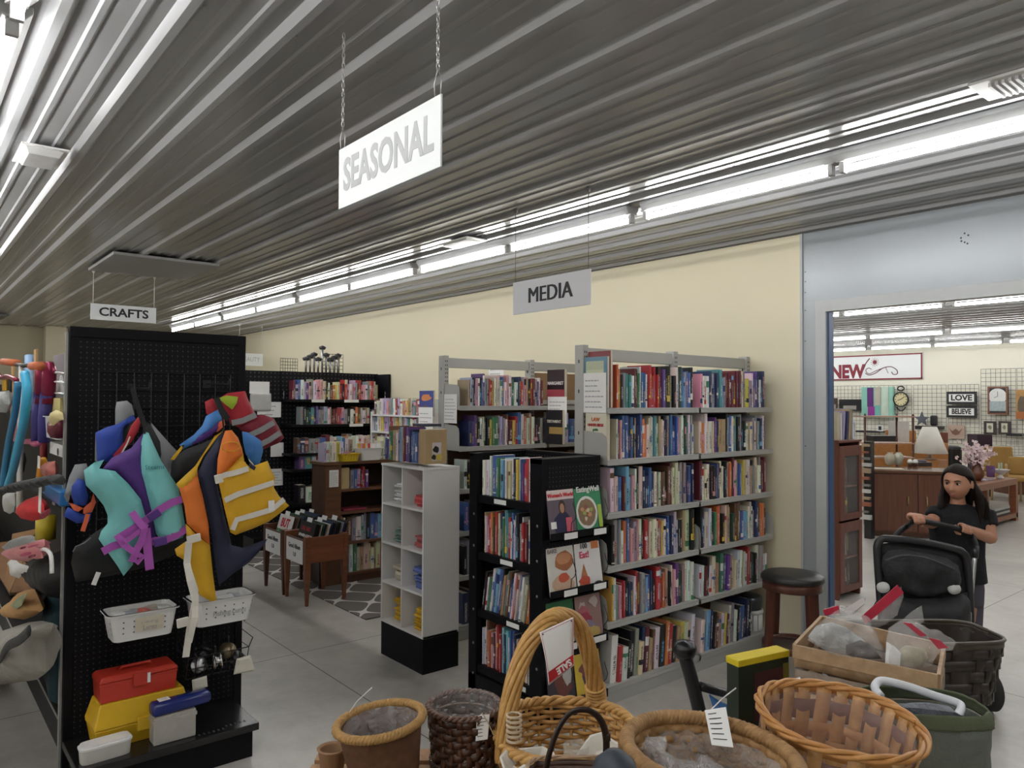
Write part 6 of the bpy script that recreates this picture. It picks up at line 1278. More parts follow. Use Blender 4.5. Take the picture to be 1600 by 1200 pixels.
# ================================================================ girl pushing a stroller through the opening
FH = V((FW.x, FW.y, 0)).normalized(); RH = V((FH.y, -FH.x, 0))
def rem(o, vox, sm=4):
    m = o.modifiers.new('remesh', 'REMESH'); m.mode = 'VOXEL'; m.voxel_size = vox; m.use_smooth_shade = True
    m = o.modifiers.new('smooth', 'SMOOTH'); m.factor = .5; m.iterations = sm; return o
def skin_mat(name, a, b_):
    s = NT(name); o = s.obj(); f = s.noise(o, 6, 3); s.set(s.mix(f, a, b_), .5, Subsurface_Weight=.08); s.b.inputs['Subsurface Radius'].default_value = (.01, .004, .002); return s.m
SKIN = skin_mat('skin', (.42, .20, .125), (.50, .25, .16))
GW = 4.66
go = EYE + (ray(1500, 630))*(GW/FPX); go.z = 0
GM = basis(go, RH, FH, V((0, 0, 1)))           # x = to the viewer's right, -y = towards the viewer
ROOTM['tmp'] = GM
def G(px, py, dy=0.0):
    """sight line -> girl's own frame at depth dy behind (+) or before (-) her axis"""
    q = ray(px, py); k = ((go-EYE).dot(FH)+dy)/q.dot(FH); return GM.inverted() @ (EYE+q*k)
girl = bpy.data.objects.new('person', bpy.data.meshes.new('person'))
def ell(cx, cy, z, rx, ry, n=20, p=2.0): return [(cx+rx*math.copysign(abs(math.cos(a))**(2/p), math.cos(a)), cy+ry*math.copysign(abs(math.sin(a))**(2/p), math.sin(a)), z) for a in [2*PI*i/n for i in range(n)]]
hc = G(1496, 751, -.02); hc = V((hc.x, hc.y, 1.262)); yaw = math.radians(-50)
HM = Matrix.Translation(hc) @ Matrix.Rotation(yaw, 4, 'Z') @ Matrix.Rotation(math.radians(6), 4, 'X')
def headp(u, v):
    """u 0..1 round (0.75 = face front, -y), v 0..1 chin to crown"""
    a = 2*PI*u; ph = PI*(v-.5); x, y, z = math.cos(ph)*math.cos(a), math.cos(ph)*math.sin(a), math.sin(ph)
    P = V((x*.073, y*.088, z*.106))
    if z < 0: P.x *= 1-.11*(-z)**1.6; P.y = P.y*(1-.10*(-z))-.008*(-z)
    if y > 0 and z < 0: P.y *= 1-.25*(-z)
    g = lambda cx, cz, sx, sz: math.exp(-((P.x-cx)/sx)**2-((P.z-cz)/sz)**2) if y < 0 else 0
    d = 0
    d += .026*g(0, -.034, .012, .013)+.013*g(0, -.014, .009, .020)          # nose tip, bridge
    d -= .012*(g(.030, .002, .017, .013)+g(-.030, .002, .017, .013))         # eye sockets
    d += .005*(g(.03, .022, .022, .008)+g(-.03, .022, .022, .008))           # brow
    d += .010*(g(.042, -.036, .026, .026)+g(-.042, -.036, .026, .026))         # cheeks
    d += .009*g(0, -.064, .019, .006)+.009*g(0, -.073, .016, .006)-.005*g(0, -.0685, .02, .0025)-.003*g(0, -.055, .01, .005)
    d += .007*g(0, -.094, .02, .012)
    P.y -= d; return P
b = MB()
b.grid(lambda u, v: headp(u, min(.995, max(.005, v))), 64, 56, 0, GM @ HM, wrap=True)
for s_ in (-1, 1):
    b.ring([[(s_*(.068+o), .006+.016*k*math.cos(a)+.006, -.014+.027*k*math.sin(a)) for a in [2*PI*i/12 for i in range(12)]] for k, o in ((.4, -.008), (.8, .004), (1, .012), (.85, .017), (.4, .013))], 0, True, (True, True), GM @ HM)
nb = V((hc.x+.022, hc.y+.035, 1.10))
b.ring([ell(*(hc+V((.015, .03, 0)))[:2], 1.21, .040, .043), ell(nb.x, nb.y, 1.15, .040, .043), ell(nb.x+.0, nb.y+.005, 1.105, .055, .05), ell(nb.x, nb.y+.01, 1.07, .13, .07)], 0, True, (True, True), GM)
TC = nb.x
sh = {}
SR = {-1: G(1464, 801, .03), 1: G(1540, 803, .0)}
torso = [(.40, .115, .085), (.55, .14, .105), (.66, .145, .11), (.78, .135, .105), (.90, .142, .105), (1.0, .155, .10), (1.06, .15, .085), (1.095, .10, .06)]
b.ring([ell(TC, nb.y+.01, z, rx*.94, ry*.94, 24, 2.4) for z, rx, ry in torso], 0, True, (True, True), GM)
for s_ in (-1, 1):                                                                     # legs to the floor
    b.ring([ell(TC+s_*.07, nb.y+.02+dy, z, r, r*1.05, 16) for z, r, dy in ((.62, .085, 0), (.5, .078, 0), (.36, .058, -.005), (.28, .055, 0), (.18, .048, .01), (.07, .034, .01), (.03, .036, 0))], 0, True, (True, True), GM)
BAR = {-1: G(1433, 814, -.27), 1: G(1506, 829, -.25)}
EL = {-1: G(1456, 817, -.03), 1: G(1548, 841, -.06)}
BD = {-1: (G(1447, 818, -.27)-G(1419, 819, -.27)).normalized(), 1: (G(1521, 836, -.24)-G(1491, 826, -.255)).normalized()}
for s_ in (-1, 1):
    B0, bd = BAR[s_], BD[s_]; S, E_ = SR[s_], EL[s_]; up_ = V((0, 0, 1)); bk = bd.cross(up_).normalized()
    if bk.y < 0: bk = -bk                                                              # away from the viewer
    up_ = bk.cross(bd); up_ = up_ if up_.z > 0 else -up_
    wr = B0+bk*.065+up_*.018+bd*(.012*s_)+(E_-B0).normalized()*.02
    b.tube([S, S*.6+E_*.4, E_], [.052, .042, .037], 14, 0, M=GM); b.lathe([(0, -.036), (.026, -.026), (.037, 0), (.026, .026), (0, .036)], 14, tuple(E_), 0, GM, cap=(False, False))
    b.tube([E_, E_*.6+wr*.4, wr], [.037, .034, .0245], 14, 0, M=GM)
    # palm over the bar
    kn = B0+bk*.012+up_*.030
    def pr(c, n_, wx, th):
        return [c+bd*wx*math.copysign(abs(math.cos(a))**.7, math.cos(a))+n_*th*math.sin(a) for a in [2*PI*i/14 for i in range(14)]]
    nrm = up_*.9-bk*.1
    b.ring([pr(wr, up_, .021, .017), pr(wr*.5+kn*.5+up_*.004, nrm, .031, .016), pr(kn, nrm, .034, .013)], 0, True, (True, True), GM)
    for i in range(4):                                                                 # fingers close over the bar, tips in front
        f = (i-1.5)*.0172; Lf = (.92, 1.0, .96, .8)[i if s_ > 0 else 3-i]; c = B0+bd*f
        pts = [c+bk*.014+up_*.030, c-bk*.008*Lf+up_*.0305, c-bk*.026*Lf+up_*.016, c-bk*.029+up_*(.000), c-bk*(.024)-up_*.014*Lf]
        b.tube(pts, [.0095, .0095, .0092, .0085, .0065], 8, 0, M=GM)
    th0 = B0+bk*.03+bd*(-s_*.028)                                                     # thumb leaves the palm's inner side, under the bar
    b.tube([th0+up_*.018, th0-bd*s_*.008-up_*.004, B0-bd*s_*.030-up_*.026+bk*.008, B0-bd*s_*.022-up_*.028-bk*.014], [.012, .0115, .010, .007], 8, 0, M=GM)
girl = b.build('person', SKIN, None, False)
tag(girl, 'girl in black t-shirt with long dark hair pushing the stroller, looking left', 'person')
rem(girl, .0038, 2)
ROOTM[girl.name] = Matrix.Identity(4)
# eyes, brows, lips
EYEW = mat('eye_white', (.62, .60, .57), .25); IRIS = mat('dark_brown_iris', (.02, .01, .008), .2); LIP = mat('lips', (.36, .12, .10), .45); HAIRM = None
for s_ in (-1, 1):
    c = V((s_*.030, -.0735, .001)); b = MB(); b.lathe([(0, -.0125), (.008, -.0095), (.0125, 0), (.008, .0095), (0, .0125)], 12, (0, 0, 0), 0, GM @ HM @ Matrix.Translation(c) @ Matrix.Diagonal((1.0, .75, .62, 1)), cap=(False, False)); e = b.build('eye', EYEW, girl, True)
    b = MB(); b.lathe([(.0066, 0), (.004, .0018), (0, .002)], 12, (0, 0, 0), 0, GM @ HM @ Matrix.Translation(c+V((-.002, -.0083, -.0005))) @ Matrix.Rotation(PI/2, 4, 'X'), cap=(False, False)); b.build('iris', IRIS, e, True)
    b = MB(); b.tube([GM @ HM @ V((s_*x, y, z)) for x, y, z in ((.013, -.0895, .018), (.03, -.0865, .0235), (.047, -.074, .0185))], [.0022, .0034, .0016], 6); b.build('eyebrow', mat('dark_brow', (.02, .012, .01), .7), girl, True)
    b = MB(); b.tube([GM @ HM @ V((s_*x, y, z)) for x, y, z in ((.018, -.084, .0055), (.03, -.0845, .0095), (.043, -.076, .005))], .0016, 5); b.build('eyelash', IRIS, girl, True)
for nm, z, r in (('upper_lip', -.0645, .0034), ('lower_lip', -.0725, .0044)):
    b = MB(); b.tube([GM @ HM @ V((x, y, z+dz)) for x, y, dz in ((-.020, -.0825, -.001), (-.010, -.0895, .001), (0, -.0915, 0), (.010, -.0895, .001), (.020, -.0825, -.001))], [.0012, r*.85, r, r*.85, .0012], 6); b.build(nm, LIP, girl, True)
# hair: cap swept back from the brow plus two long falls
def hair_mat():
    s = NT('dark_brown_hair'); o = s.map(s.obj(), (60, 60, 5)); f = s.noise(o, 3, 4, .6); s.set(s.mix(f, (.0035, .0025, .002), (.020, .011, .008)), .55, Specular_IOR_Level=.2); s.bump(f, .5, .01); return s.m
HAIRM = hair_mat()
rd = random.Random(3); hp = HM.to_translation()
def sk(d, k=1.0): d = V(d).normalized(); return HM @ V((d.x*.0765*k, d.y*.0935*k+.003, d.z*.111*k))
def cap(u, v):
    a = 2*PI*u; fr = max(0, -math.sin(a)); lo = -.25+1.02*fr**.7-.3*max(0, math.sin(a)); ph = lo+(1.55-lo)*v
    return V((math.cos(ph)*math.cos(a)*.0745, math.cos(ph)*math.sin(a)*.0905+.003, math.sin(ph)*.1085))
b = MB(); b.grid(cap, 44, 20, 0, GM @ HM, wrap=True)
b.build('scalp_hair', HAIRM, girl, True, solid=.004)
b = MB()
def lock(pts, r):
    P = [V(p) for p in pts]; out = []; R = []
    for i in range(len(P)-1):
        a, b_, c, d = P[max(i-1, 0)], P[i], P[i+1], P[min(i+2, len(P)-1)]
        for j in range(3): t = j/3; out.append(GM @ (.5*((2*b_)+(c-a)*t+(2*a-5*b_+4*c-d)*t*t+(3*b_-a-3*c+d)*t**3))); R.append(r[i]*(1-t)+r[i+1]*t)
    b.tube(out+[GM @ P[-1]], R+[r[-1]], 7)
NL = 24
for sx in (1, -1):
    for i in range(NL):
        t = i/(NL-1); th = math.radians(40+t*125); c, s_ = math.cos(th), math.sin(th)
        p0 = sk((-.10, -c, s_), 1.0)
        if sx > 0: D = [(.60, -c*.80, .62*s_+.10), (.93, .12+.45*t-.10*(1-t)*(c > 0), .26), (.92, .34+.5*t, -.12)]
        else: D = [(-.70, -c*.70, .58), (-.98, -.16+.75*t, .12), (-.95, -.10+.85*t, -.30)]
        P = [p0]+[sk(q, 1.03+.035*k) for k, q in enumerate(D)]; L = P[-1]; f = rd.random()
        m1 = L+V((sx*(.012+.016*f), -.012+rd.uniform(-.01, .01), -.058)); m2 = L+V((sx*(.024+.038*f), -.03*(sx < 0)-.02+.03*t+rd.uniform(-.01, .01), -.118))
        e = V((L.x+sx*(.022+.062*f), m2.y+rd.uniform(-.015, .01), 1.03+rd.uniform(-.05, .05)))
        lock(P+[m1, m2, e], [.005, .0085, .011, .013, .0165, .0175, .005])
for i in range(14):                                     # back curtain
    t = i/13; a = math.radians(25+130*t); P = [sk((math.cos(a)*.3, .75, .62), 1.02), sk((math.cos(a)*.9, math.sin(a), .1), 1.05), sk((math.cos(a)*.95, math.sin(a), -.5), 1.1)]
    L = P[-1]; e = V((hp.x+.03+(L.x-hp.x)*1.5, nb.y+.10, 1.0+rd.uniform(-.04, .04))); lock(P+[L*.5+e*.5+V((0, .01, 0)), e], [.010, .015, .017, .017, .004])
o = b.build('hair', HAIRM, girl, True); rem(o, .0042, 2)
# t-shirt, trousers, shoes
b = MB()
b.ring([ell(TC+dx, nb.y+.01, z, rx, ry, 28, 2.5) for z, rx, ry, dx in ((.64, .165, .125, .0), (.70, .158, .122, 0), (.80, .15, .118, 0), (.90, .153, .118, 0), (.99, .165, .112, 0), (1.05, .168, .10, 0), (1.085, .135, .08, 0), (1.11, .085, .065, 0), (1.122, .066, .058, 0))], 0, True, (True, True), GM)
for s_ in (-1, 1):
    S, E_ = SR[s_], EL[s_]; k = .62 if s_ < 0 else .5
    S0 = V((TC+s_*.12, nb.y+.01, 1.055)); b.tube([S0, S*.7+S0*.3, S, S*(1-k)+E_*k], [.052, .058, .060, .058], 16, 0, M=GM)
o = b.build('t_shirt', fabric('black_jersey', (.007, .008, .011), .9, fold=.6, scale=14), girl, True); rem(o, .008, 4)
b = MB()
b.ring([ell(TC, nb.y+.012, z, rx, ry, 24, 2.3) for z, rx, ry in ((.50, .145, .115), (.60, .15, .118), (.70, .14, .11))], 0, True, (True, True), GM)
for s_ in (-1, 1):
    b.ring([ell(TC+s_*(.07+.01*(z < .4)), nb.y+.02, z, r, r*1.05, 16) for z, r in ((.60, .088), (.48, .084), (.36, .07), (.2, .062), (.08, .055))], 0, True, (True, True), GM)
o = b.build('trousers', fabric('grey_purple_denim', (.085, .075, .10), .85), girl, True); rem(o, .009, 4)
for s_ in (-1, 1):
    b = MB(); b.ring([[GM @ V(p) for p in ell(TC+s_*.075, nb.y-.02+.0*z, z, .04*k, .10*k, 16, 2.4)] for z, k in ((.001, .95), (.02, 1.0), (.05, .85), (.075, .5))]); b.build('shoe', mat('dark_trainer', (.03, .03, .035), .6), girl, True)
# ---------------------------------------------------------------- stroller
SWD = 4.36
so = EYE + ray(1447, 630)*(SWD/FPX); so.z = 0
SM = basis(so, RH, FH, V((0, 0, 1)))
def S(px, py, dy=0.0):
    q = ray(px, py); k = ((so-EYE).dot(FH)+dy)/q.dot(FH); return EYE+q*k
st = thing('stroller', 'black stroller with dark grey canopy and silver frame, pushed by the girl', 'stroller', so)
BFOAM = mat('black_foam', (.007, .007, .008), .6); DFAB = fabric('charcoal_canopy', (.022, .022, .025), .75, fold=.9, scale=12)
bl = [S(x, y, d) for x, y, d in ((1391, 862, .05), (1394, 848, .1), (1404, 832, .16))]+[S(1419, 821, .20)]+[GM @ (BAR[-1]), GM @ (BAR[-1]*.5+BAR[1]*.5+V((0, 0, .006))), GM @ BAR[1]]+[S(x, y, d) for x, y, d in ((1518, 838, .1), (1524, 850, .05), (1525, 862, .03))]
pp = []
for i in range(len(bl)-1):
    a, b_, c, d = bl[max(i-1, 0)], bl[i], bl[i+1], bl[min(i+2, len(bl)-1)]
    for j in range(5): t_ = j/5; pp.append(.5*((2*b_)+(c-a)*t_+(2*a-5*b_+4*c-d)*t_*t_+(3*b_-a-3*c+d)*t_**3))
pp.append(bl[-1]); b = MB(); b.tube(pp, .0165, 12); b.build('push_handle', BFOAM, st, True)
b = MB(); b.tube([S(x, y, d) for x, y, d in ((1524, 858, .03), (1522, 880, .0), (1517, 935, -.04), (1513, 985, -.06))], .013, 10); b.build('frame_tube', ALU, st, True)
b = MB(); b.tube([S(x, y, d) for x, y, d in ((1525, 853, .03), (1523, 872, .01))], .018, 10); b.build('frame_joint', BLACKPL, st, True)
b = MB(); b.tube([S(x, y, d) for x, y, d in ((1391, 862, .05), (1380, 900, .02), (1376, 985, -.04))], .013, 10); b.build('frame_tube', BLACKPL, st, True)
# seat-back hoop
hoop = [(1378, 975), (1375, 930), (1371, 870), (1371, 852), (1377, 843), (1390, 842), (1440, 847), (1490, 857), (1505, 864), (1511, 878), (1514, 915), (1516, 965), (1516, 985)]
b = MB(); b.tube([S(x, y, -.04) for x, y in smooth(hoop, 4)], .022, 10); b.build('seat_hoop', mat('black_piping', (.022, .022, .025), .35), st, True)
def Sp(pts, dy=0): 
    inv = SM.inverted(); return [(lambda q: (q.x, q.z))(inv @ S(x, y, dy)) for x, y in pts]
b = MB(); puff(b, Sp([(1375, 850), (1390, 848), (1440, 852), (1490, 862), (1506, 872), (1512, 930), (1514, 990), (1378, 985), (1376, 930)], -.02), SM @ Matrix.Translation((0, -.02, 0)), .02, res=.03); b.build('seat_back', BLK, st, True)
b = MB(); puff(b, Sp([(1379, 870), (1388, 860), (1410, 858), (1450, 864), (1480, 872), (1498, 884), (1500, 905), (1496, 922), (1480, 926), (1458, 932), (1435, 934), (1412, 926), (1392, 914), (1382, 902), (1377, 885)], -.06), SM @ Matrix.Translation((0, -.06, 0)), .075, R=.09, res=.02, wr=.6, seed=4); b.build('canopy', DFAB, st, True)
b = MB(); b.tube([S(x, y, -.135) for x, y in smooth([(1384, 876), (1410, 868), (1450, 873), (1492, 890)], 4)], .006, 6); b.build('canopy_piping', mat('canopy_seam', (.05, .05, .052), .5), st, True)
for px, py in ((1380, 918), (1491, 920)):
    c = S(px, py, -.12); b = MB(); b.lathe([(0, -.02), (.03, -.018), (.038, 0), (.03, .016), (0, .02)], 18, (0, 0, 0), 0, Matrix.Translation(c) @ SM.to_3x3().to_4x4() @ Matrix.Rotation(PI/2, 4, 'X') @ Matrix.Diagonal((1, .85, 1, 1)), cap=(False, False)); b.build('hub_cap', mat('white_hub', (.58, .58, .56), .45), st, True)
b = MB(); puff(b, Sp([(1380, 925), (1420, 935), (1470, 935), (1512, 925), (1516, 1000), (1500, 1060), (1400, 1060), (1376, 1000)], -.1), SM @ Matrix.Translation((0, -.1, 0)), .10, R=.12, res=.03); b.build('seat', BLK, st, True)
def wheel(c, r, w_):
    Mw = Matrix.Translation(c) @ SM.to_3x3().to_4x4() @ Matrix.Rotation(PI/2, 4, 'Y')
    b = MB(); b.lathe([(r*.72, -w_/2), (r*.9, -w_/2), (r, -w_*.25), (r, w_*.25), (r*.9, w_/2), (r*.72, w_/2), (r*.72, -w_/2)], 28, (0, 0, 0), 0, Mw, cap=(False, False)); wo = b.build('wheel', mat('black_tyre', (.014, .014, .014), .7), st, True)
    b = MB(); b.lathe([(0, -w_*.3), (r*.72, -w_*.3), (r*.72, w_*.3), (0, w_*.3)], 20, (0, 0, 0), 0, Mw, cap=(False, False)); b.build('wheel_hub', mat('dark_hub', (.03, .03, .032), .5), wo)
fr = SM.inverted() @ onz(1545, 1110, 0); R_ = .115
xr, yr = fr.x, fr.y; xl = -.27
for x, y, r in ((xr, yr, R_), (xl, yr, R_), (xl+.02, yr+.52, R_), (xr-.02, yr+.52, R_)): wheel(SM @ V((x, y, r+.001)), r, .05)
for s_ in (0, 1):
    x = (xl+.035, xr-.035)[s_]; b = MB(); b.tube([SM @ V(p) for p in ((x, yr, R_), (x, yr+.03, .28), (x*.8, yr+.1, .42), (x*.8, yr+.2, .62))], .014, 8); b.build('front_fork', BLACKPL, st, True)
    b = MB(); b.tube([SM @ V(p) for p in ((x, yr+.52, R_), (x*.85, yr+.38, .4), (x*.8, yr+.2, .62))], .014, 8); b.build('rear_strut', BLACKPL, st, True)
b = MB(); b.tube([SM @ V((xl, yr+.52, R_)), SM @ V((xr, yr+.52, R_))], .012, 8); b.build('axle', BLACKPL, st, True)

# ================================================================ baskets and goods on the display tables in front
def K(px, py, w): return EYE + ray(px, py)*(w/FPX)
def at(px, w, z): q = K(px, 626, w); return V((q.x, q.y, z))
OAKT = wood('display_table_oak', (.22, .13, .07), (.32, .2, .11), .5, (3, 30, 30))
def table(label, x0, x1, w0, w1, z):
    o = V((0, 0, 0)); Mt = basis(o, RH, FH, V((0, 0, 1))); t = thing('display_table', label, 'table', Mt @ V(((x0+x1)/2, (w0+w1)/2, 0)))
    b = MB(); b.box(x0, x1, w0, w1, z-.035, z, 0, Mt); b.build('tabletop', OAKT, t, bev=.004)
    for x in (x0+.03, x1-.08):
        for y in (w0+.03, w1-.08): b = MB(); b.box(x, x+.05, y, y+.05, 0, z-.035, 0, Mt); b.build('leg', OAKT, t)
table('oak display table under the front row of baskets', -.5, 1.2, 1.32, 2.02, .70)
table('oak display table under the pale splint basket and game box', .74, 1.33, 2.09, 2.5, .70)
table('small oak table under the dark rectangular basket', 1.14, 1.46, 2.53, 2.84, .70)
SHP = lambda a, p: (math.copysign(abs(math.cos(a))**(2/p), math.cos(a)), math.copysign(abs(math.sin(a))**(2/p), math.sin(a)))
class Bk:
    """basket frame: footprint rx, ry (superellipse p) scaled by profile k(z), placed by M"""
    def __init__(s, M, rx, ry, prof, p=2.0): s.M, s.rx, s.ry, s.prof, s.p = M, rx, ry, prof, p
    def k(s, z):
        P = s.prof
        for (z0, k0), (z1, k1) in zip(P, P[1:]):
            if z <= z1: return k0+(k1-k0)*(z-z0)/(z1-z0)
        return P[-1][1]
    def pt(s, a, z, d=0.0):
        x, y = SHP(a, s.p); k = s.k(z); q = V((x*s.rx*k, y*s.ry*k, 0)); n = V((math.cos(a)*s.ry, math.sin(a)*s.rx, 0)).normalized()
        q += n*d; return s.M @ V((q.x, q.y, z))
    def weavers(s, b, z0, z1, rows, stakes, r, amp, m=0, flat=False, ns=5, per=3, dz=0.0):
        n = stakes*per
        for i in range(rows):
            z = z0+(z1-z0)*(i+.5)/rows
            P = [s.pt(2*PI*j/n, z+dz*math.sin(7*2*PI*j/n+i), amp*math.cos(PI*j/per+PI*i)) for j in range(n)]
            if not flat: b.tube(P, r, ns, m, True)
            else:
                h = (z1-z0)/rows*.46; up = (s.M.to_3x3() @ V((0, 0, 1))).normalized()
                b.ring([[P[j]+up*h, P[j]-up*h] for j in range(n)]+[[P[0]+up*h, P[0]-up*h]], m, False)
    def stakes(s, b, z0, z1, n, r, amp=0.0, rows=6, m=0, wflat=None, off=0.0):
        for j in range(n):
            a = 2*PI*(j+.5*0)/n+off; Z = [z0+(z1-z0)*i/(rows*2) for i in range(rows*2+1)]
            P = [s.pt(a, z, amp*math.cos(PI*(i-1)/2)*(1 if j % 2 else -1)) for i, z in enumerate(Z)]
            if wflat is None: b.tube(P, r, 5, m)
            else:
                da = wflat; b.ring([[s.pt(a-da, z, amp*math.cos(PI*(i-1)/2)*(1 if j % 2 else -1)), s.pt(a+da, z, amp*math.cos(PI*(i-1)/2)*(1 if j % 2 else -1))] for i, z in enumerate(Z)], m, False)
    def twist(s, b, z, R, r, strands, turns, d=0.0, m=0, n=160, ns=6):
        up = (s.M.to_3x3() @ V((0, 0, 1))).normalized()
        for q in range(strands):
            P = []
            for j in range(n):
                a = 2*PI*j/n; f = turns*a+2*PI*q/strands; P.append(s.pt(a, z, d+R*math.cos(f))+up*R*math.sin(f))
            b.tube(P, r, ns, m, True)
    def shell(s, b, z0, z1, d, nz=10, na=40, m=0, crumple=0.0, seed=0, floor=True):
        rings = []
        for i in range(nz+1):
            z = z0+(z1-z0)*i/nz; rings.append([s.pt(2*PI*j/na, z, d+(crumple*noise.noise(V((6*math.cos(2*PI*j/na), 6*math.sin(2*PI*j/na), z*22+seed))) if crumple else 0)) for j in range(na)])
        b.ring(rings, m, True, (floor, False))
CM = lambda c, tilt=(0, 0), rz=0.0: Matrix.Translation(c) @ basis(V((0, 0, 0)), RH, FH, V((0, 0, 1))) @ Matrix.Rotation(math.radians(tilt[0]), 4, 'Y') @ Matrix.Rotation(math.radians(tilt[1]), 4, 'X') @ Matrix.Rotation(rz, 4, 'Z')
def wick(name, a, b_, rough=.5):
    return wood(name, a, b_, rough, (14, 14, 14), 2.0)
GOLD = wick('golden_willow', (.46, .24, .065), (.66, .40, .14), .38); DBR = wick('dark_brown_splint', (.045, .020, .012), (.10, .045, .026), .38); TAN = wick('tan_braided_grass', (.27, .14, .05), (.46, .27, .11), .6); BARK = wick('brown_bark', (.17, .08, .04), (.30, .16, .075), .8)
ORG = wick('honey_splint', (.46, .20, .055), (.60, .31, .10), .4); ORGD = wick('dark_honey_splint', (.20, .075, .025), (.30, .12, .045), .4); MAUV = wick('mauve_dyed_splint', (.14, .065, .055), (.22, .11, .09), .45); SPL = wick('pale_splint', (.36, .23, .12), (.50, .34, .20), .6); DCAR = wick('charcoal_splint', (.028, .020, .017), (.055, .04, .033), .4)
FILM = clear('crinkled_film', (.82, .82, .82), .30, .07, 34, 1.0); FILM3 = clear('zip_film', (.88, .88, .88), .24, .05, 26, 1.0); FILM2 = clear('thin_film', (.85, .85, .85), .20, .06, 26, .9)
def swing_tag(par, P, label=None):
    """paper tag: four corners"""
    b = MB(); b.add([V(p) for p in P], [(0, 1, 2, 3)]); o = b.build('price_tag', PAPER, par, solid=.0012)
    P = [V(p) for p in P]; n = (P[1]-P[0]).cross(P[3]-P[0]).normalized()
    if n.dot(EYE-P[0]) < 0: n = -n
    b = MB(); rd = random.Random(len(bpy.data.objects))
    for i in range(6):
        f0 = .12+.14*i; L = rd.uniform(.4, .8); q = lambda u, v: P[0]*(1-u)*(1-v)+P[1]*u*(1-v)+P[2]*u*v+P[3]*(1-u)*v+n*.001
        b.add([q(.12, f0), q(.12+L*.9, f0), q(.12+L*.9, f0+.025), q(.12, f0+.025)], [(0, 1, 2, 3)])
    b.build('tag_print', INK, o)
# wooden slat crate turned over, carrying three pots
cz = .85; Mc = basis(V((0, 0, 0)), RH, FH, V((0, 0, 1)))
t = thing('wooden_crate', 'pale wooden slat crate turned over under the brown woven pots', 'crate', Mc @ V((-.2, 1.78, .7)))
CRW = wood('crate_pine', (.30, .16, .08), (.44, .26, .14), .6, (3, 30, 30))
XR = .022
for w0, w1 in ((1.60, 1.68), (1.70, 1.78), (1.80, 1.865), (1.885, 1.95)): b = MB(); b.box(-.49, XR, w0, w1, cz-.012, cz-.0005, 0, Mc); b.build('slat', CRW, t, bev=.002)
for x in (-.49, XR-.02): b = MB(); b.box(x, x+.018, 1.60, 1.95, .7005, cz-.0125, 0, Mc); b.build('end_board', CRW, t, bev=.002)
b = MB(); b.box(-.49, XR, 1.932, 1.948, .7005, .78, 0, Mc); b.build('side_slat', CRW, t)
# kraft pot
c = at(525, 1.78, cz); b = MB(); R0 = .033; b.lathe([(R0*.7, 0), (R0, .075), (R0+.003, .078), (R0-.002, .08), (R0-.006, .074), (R0*.6, .004)], 28, tuple(c), cap=(True, True)); tag(b.build('kraft_pot', mat('kraft_fibre', (.34, .20, .11), .85, var=.15, scale=60, bump=.2), smooth=True), 'small tan kraft pot at the left end of the baskets', 'pot')
# rope rimmed bark basket
c = at(611, 1.74, cz); k = Bk(CM(c, (-7, 0)), .097, .097, [(0, .72), (.16, 1.0)])
t = thing('basket', 'round bark basket with rope rim and crumpled clear liner', 'basket', c)
b = MB(); k.shell(b, 0, .155, 0, 10, 44, 0, .004, 2); k.shell(b, .004, .155, -.006, 10, 44); b.build('bark_side', mat('bark_fibre', (.17, .08, .04), .9, var=.45, scale=55, bump=.9), t, True)
b = MB(); k.twist(b, .16, .0055, .0058, 3, 26, .002, n=220, ns=5); b.build('rope_rim', mat('rope_fibre', (.40, .23, .08), .8, var=.35, scale=120), t, True)
b = MB(); k.shell(b, .02, .158, -.011, 12, 44, 0, .012, 4); b.build('liner', FILM, t, True)
b = MB(); q = k.pt(2.6, .165); b.tube([q, q+RH*.02+V((0, 0, .03)), q+RH*.055+V((0, 0, .062))], .0013, 5); b.build('tag_string', WHITEPL, t)
# dark woven cylinder
c = at(728, 1.86, cz); k = Bk(CM(c), .088, .088, [(0, .82), (.03, .86), (.15, 1.0)])
t = thing('basket', 'dark brown woven round basket with clear liner and white price tag', 'basket', c)
b = MB(); k.weavers(b, .012, .14, 8, 22, .006, .005, 0, True, per=4); b.build('splint_weave', DBR, t, True, solid=.0018)
b = MB(); k.stakes(b, .0, .145, 22, .003, .004, 8, 0, .075, .08); b.build('stakes', wick('red_brown_splint', (.08, .03, .018), (.14, .06, .032), .4), t, True, solid=.0018)
for j in range(22):
    pass
b = MB(); [k.twist(b, z, .003, .003, 2, 30, .006, n=150, ns=5) for z in (.008, .02)]; b.build('base_band', DBR, t, True)
b = MB(); k.twist(b, .148, .004, .0042, 2, 20, 0, n=160); b.build('rim', wick('lined_rim', (.10, .05, .035), (.2, .12, .09), .3), t, True)
b = MB(); k.shell(b, .01, .158, -.007, 12, 44, 0, .004, 7); b.build('liner', FILM2, t, True)
for i, z in enumerate((.045, .085, .12)): b = MB(); P = [k.pt(2*PI*j/60, z, -.004) for j in range(60)]; b.tube(P, .0022, 5, 0, True); b.build('inner_hoop', wick('pale_hoop', (.3, .2, .15), (.42, .3, .22), .35), t, True)
s1 = [K(745, 1118, 1.765), K(765, 1116, 1.765), K(762, 1155, 1.76), K(743, 1158, 1.76)]; swing_tag(t, s1)
b = MB(); b.tube([K(753, 1114, 1.765), K(762, 1128, 1.76), K(772, 1150, 1.76), K(777, 1172, 1.77)], .0012, 5); b.build('tag_string', mat('jute_string', (.5, .4, .25), .8), t)
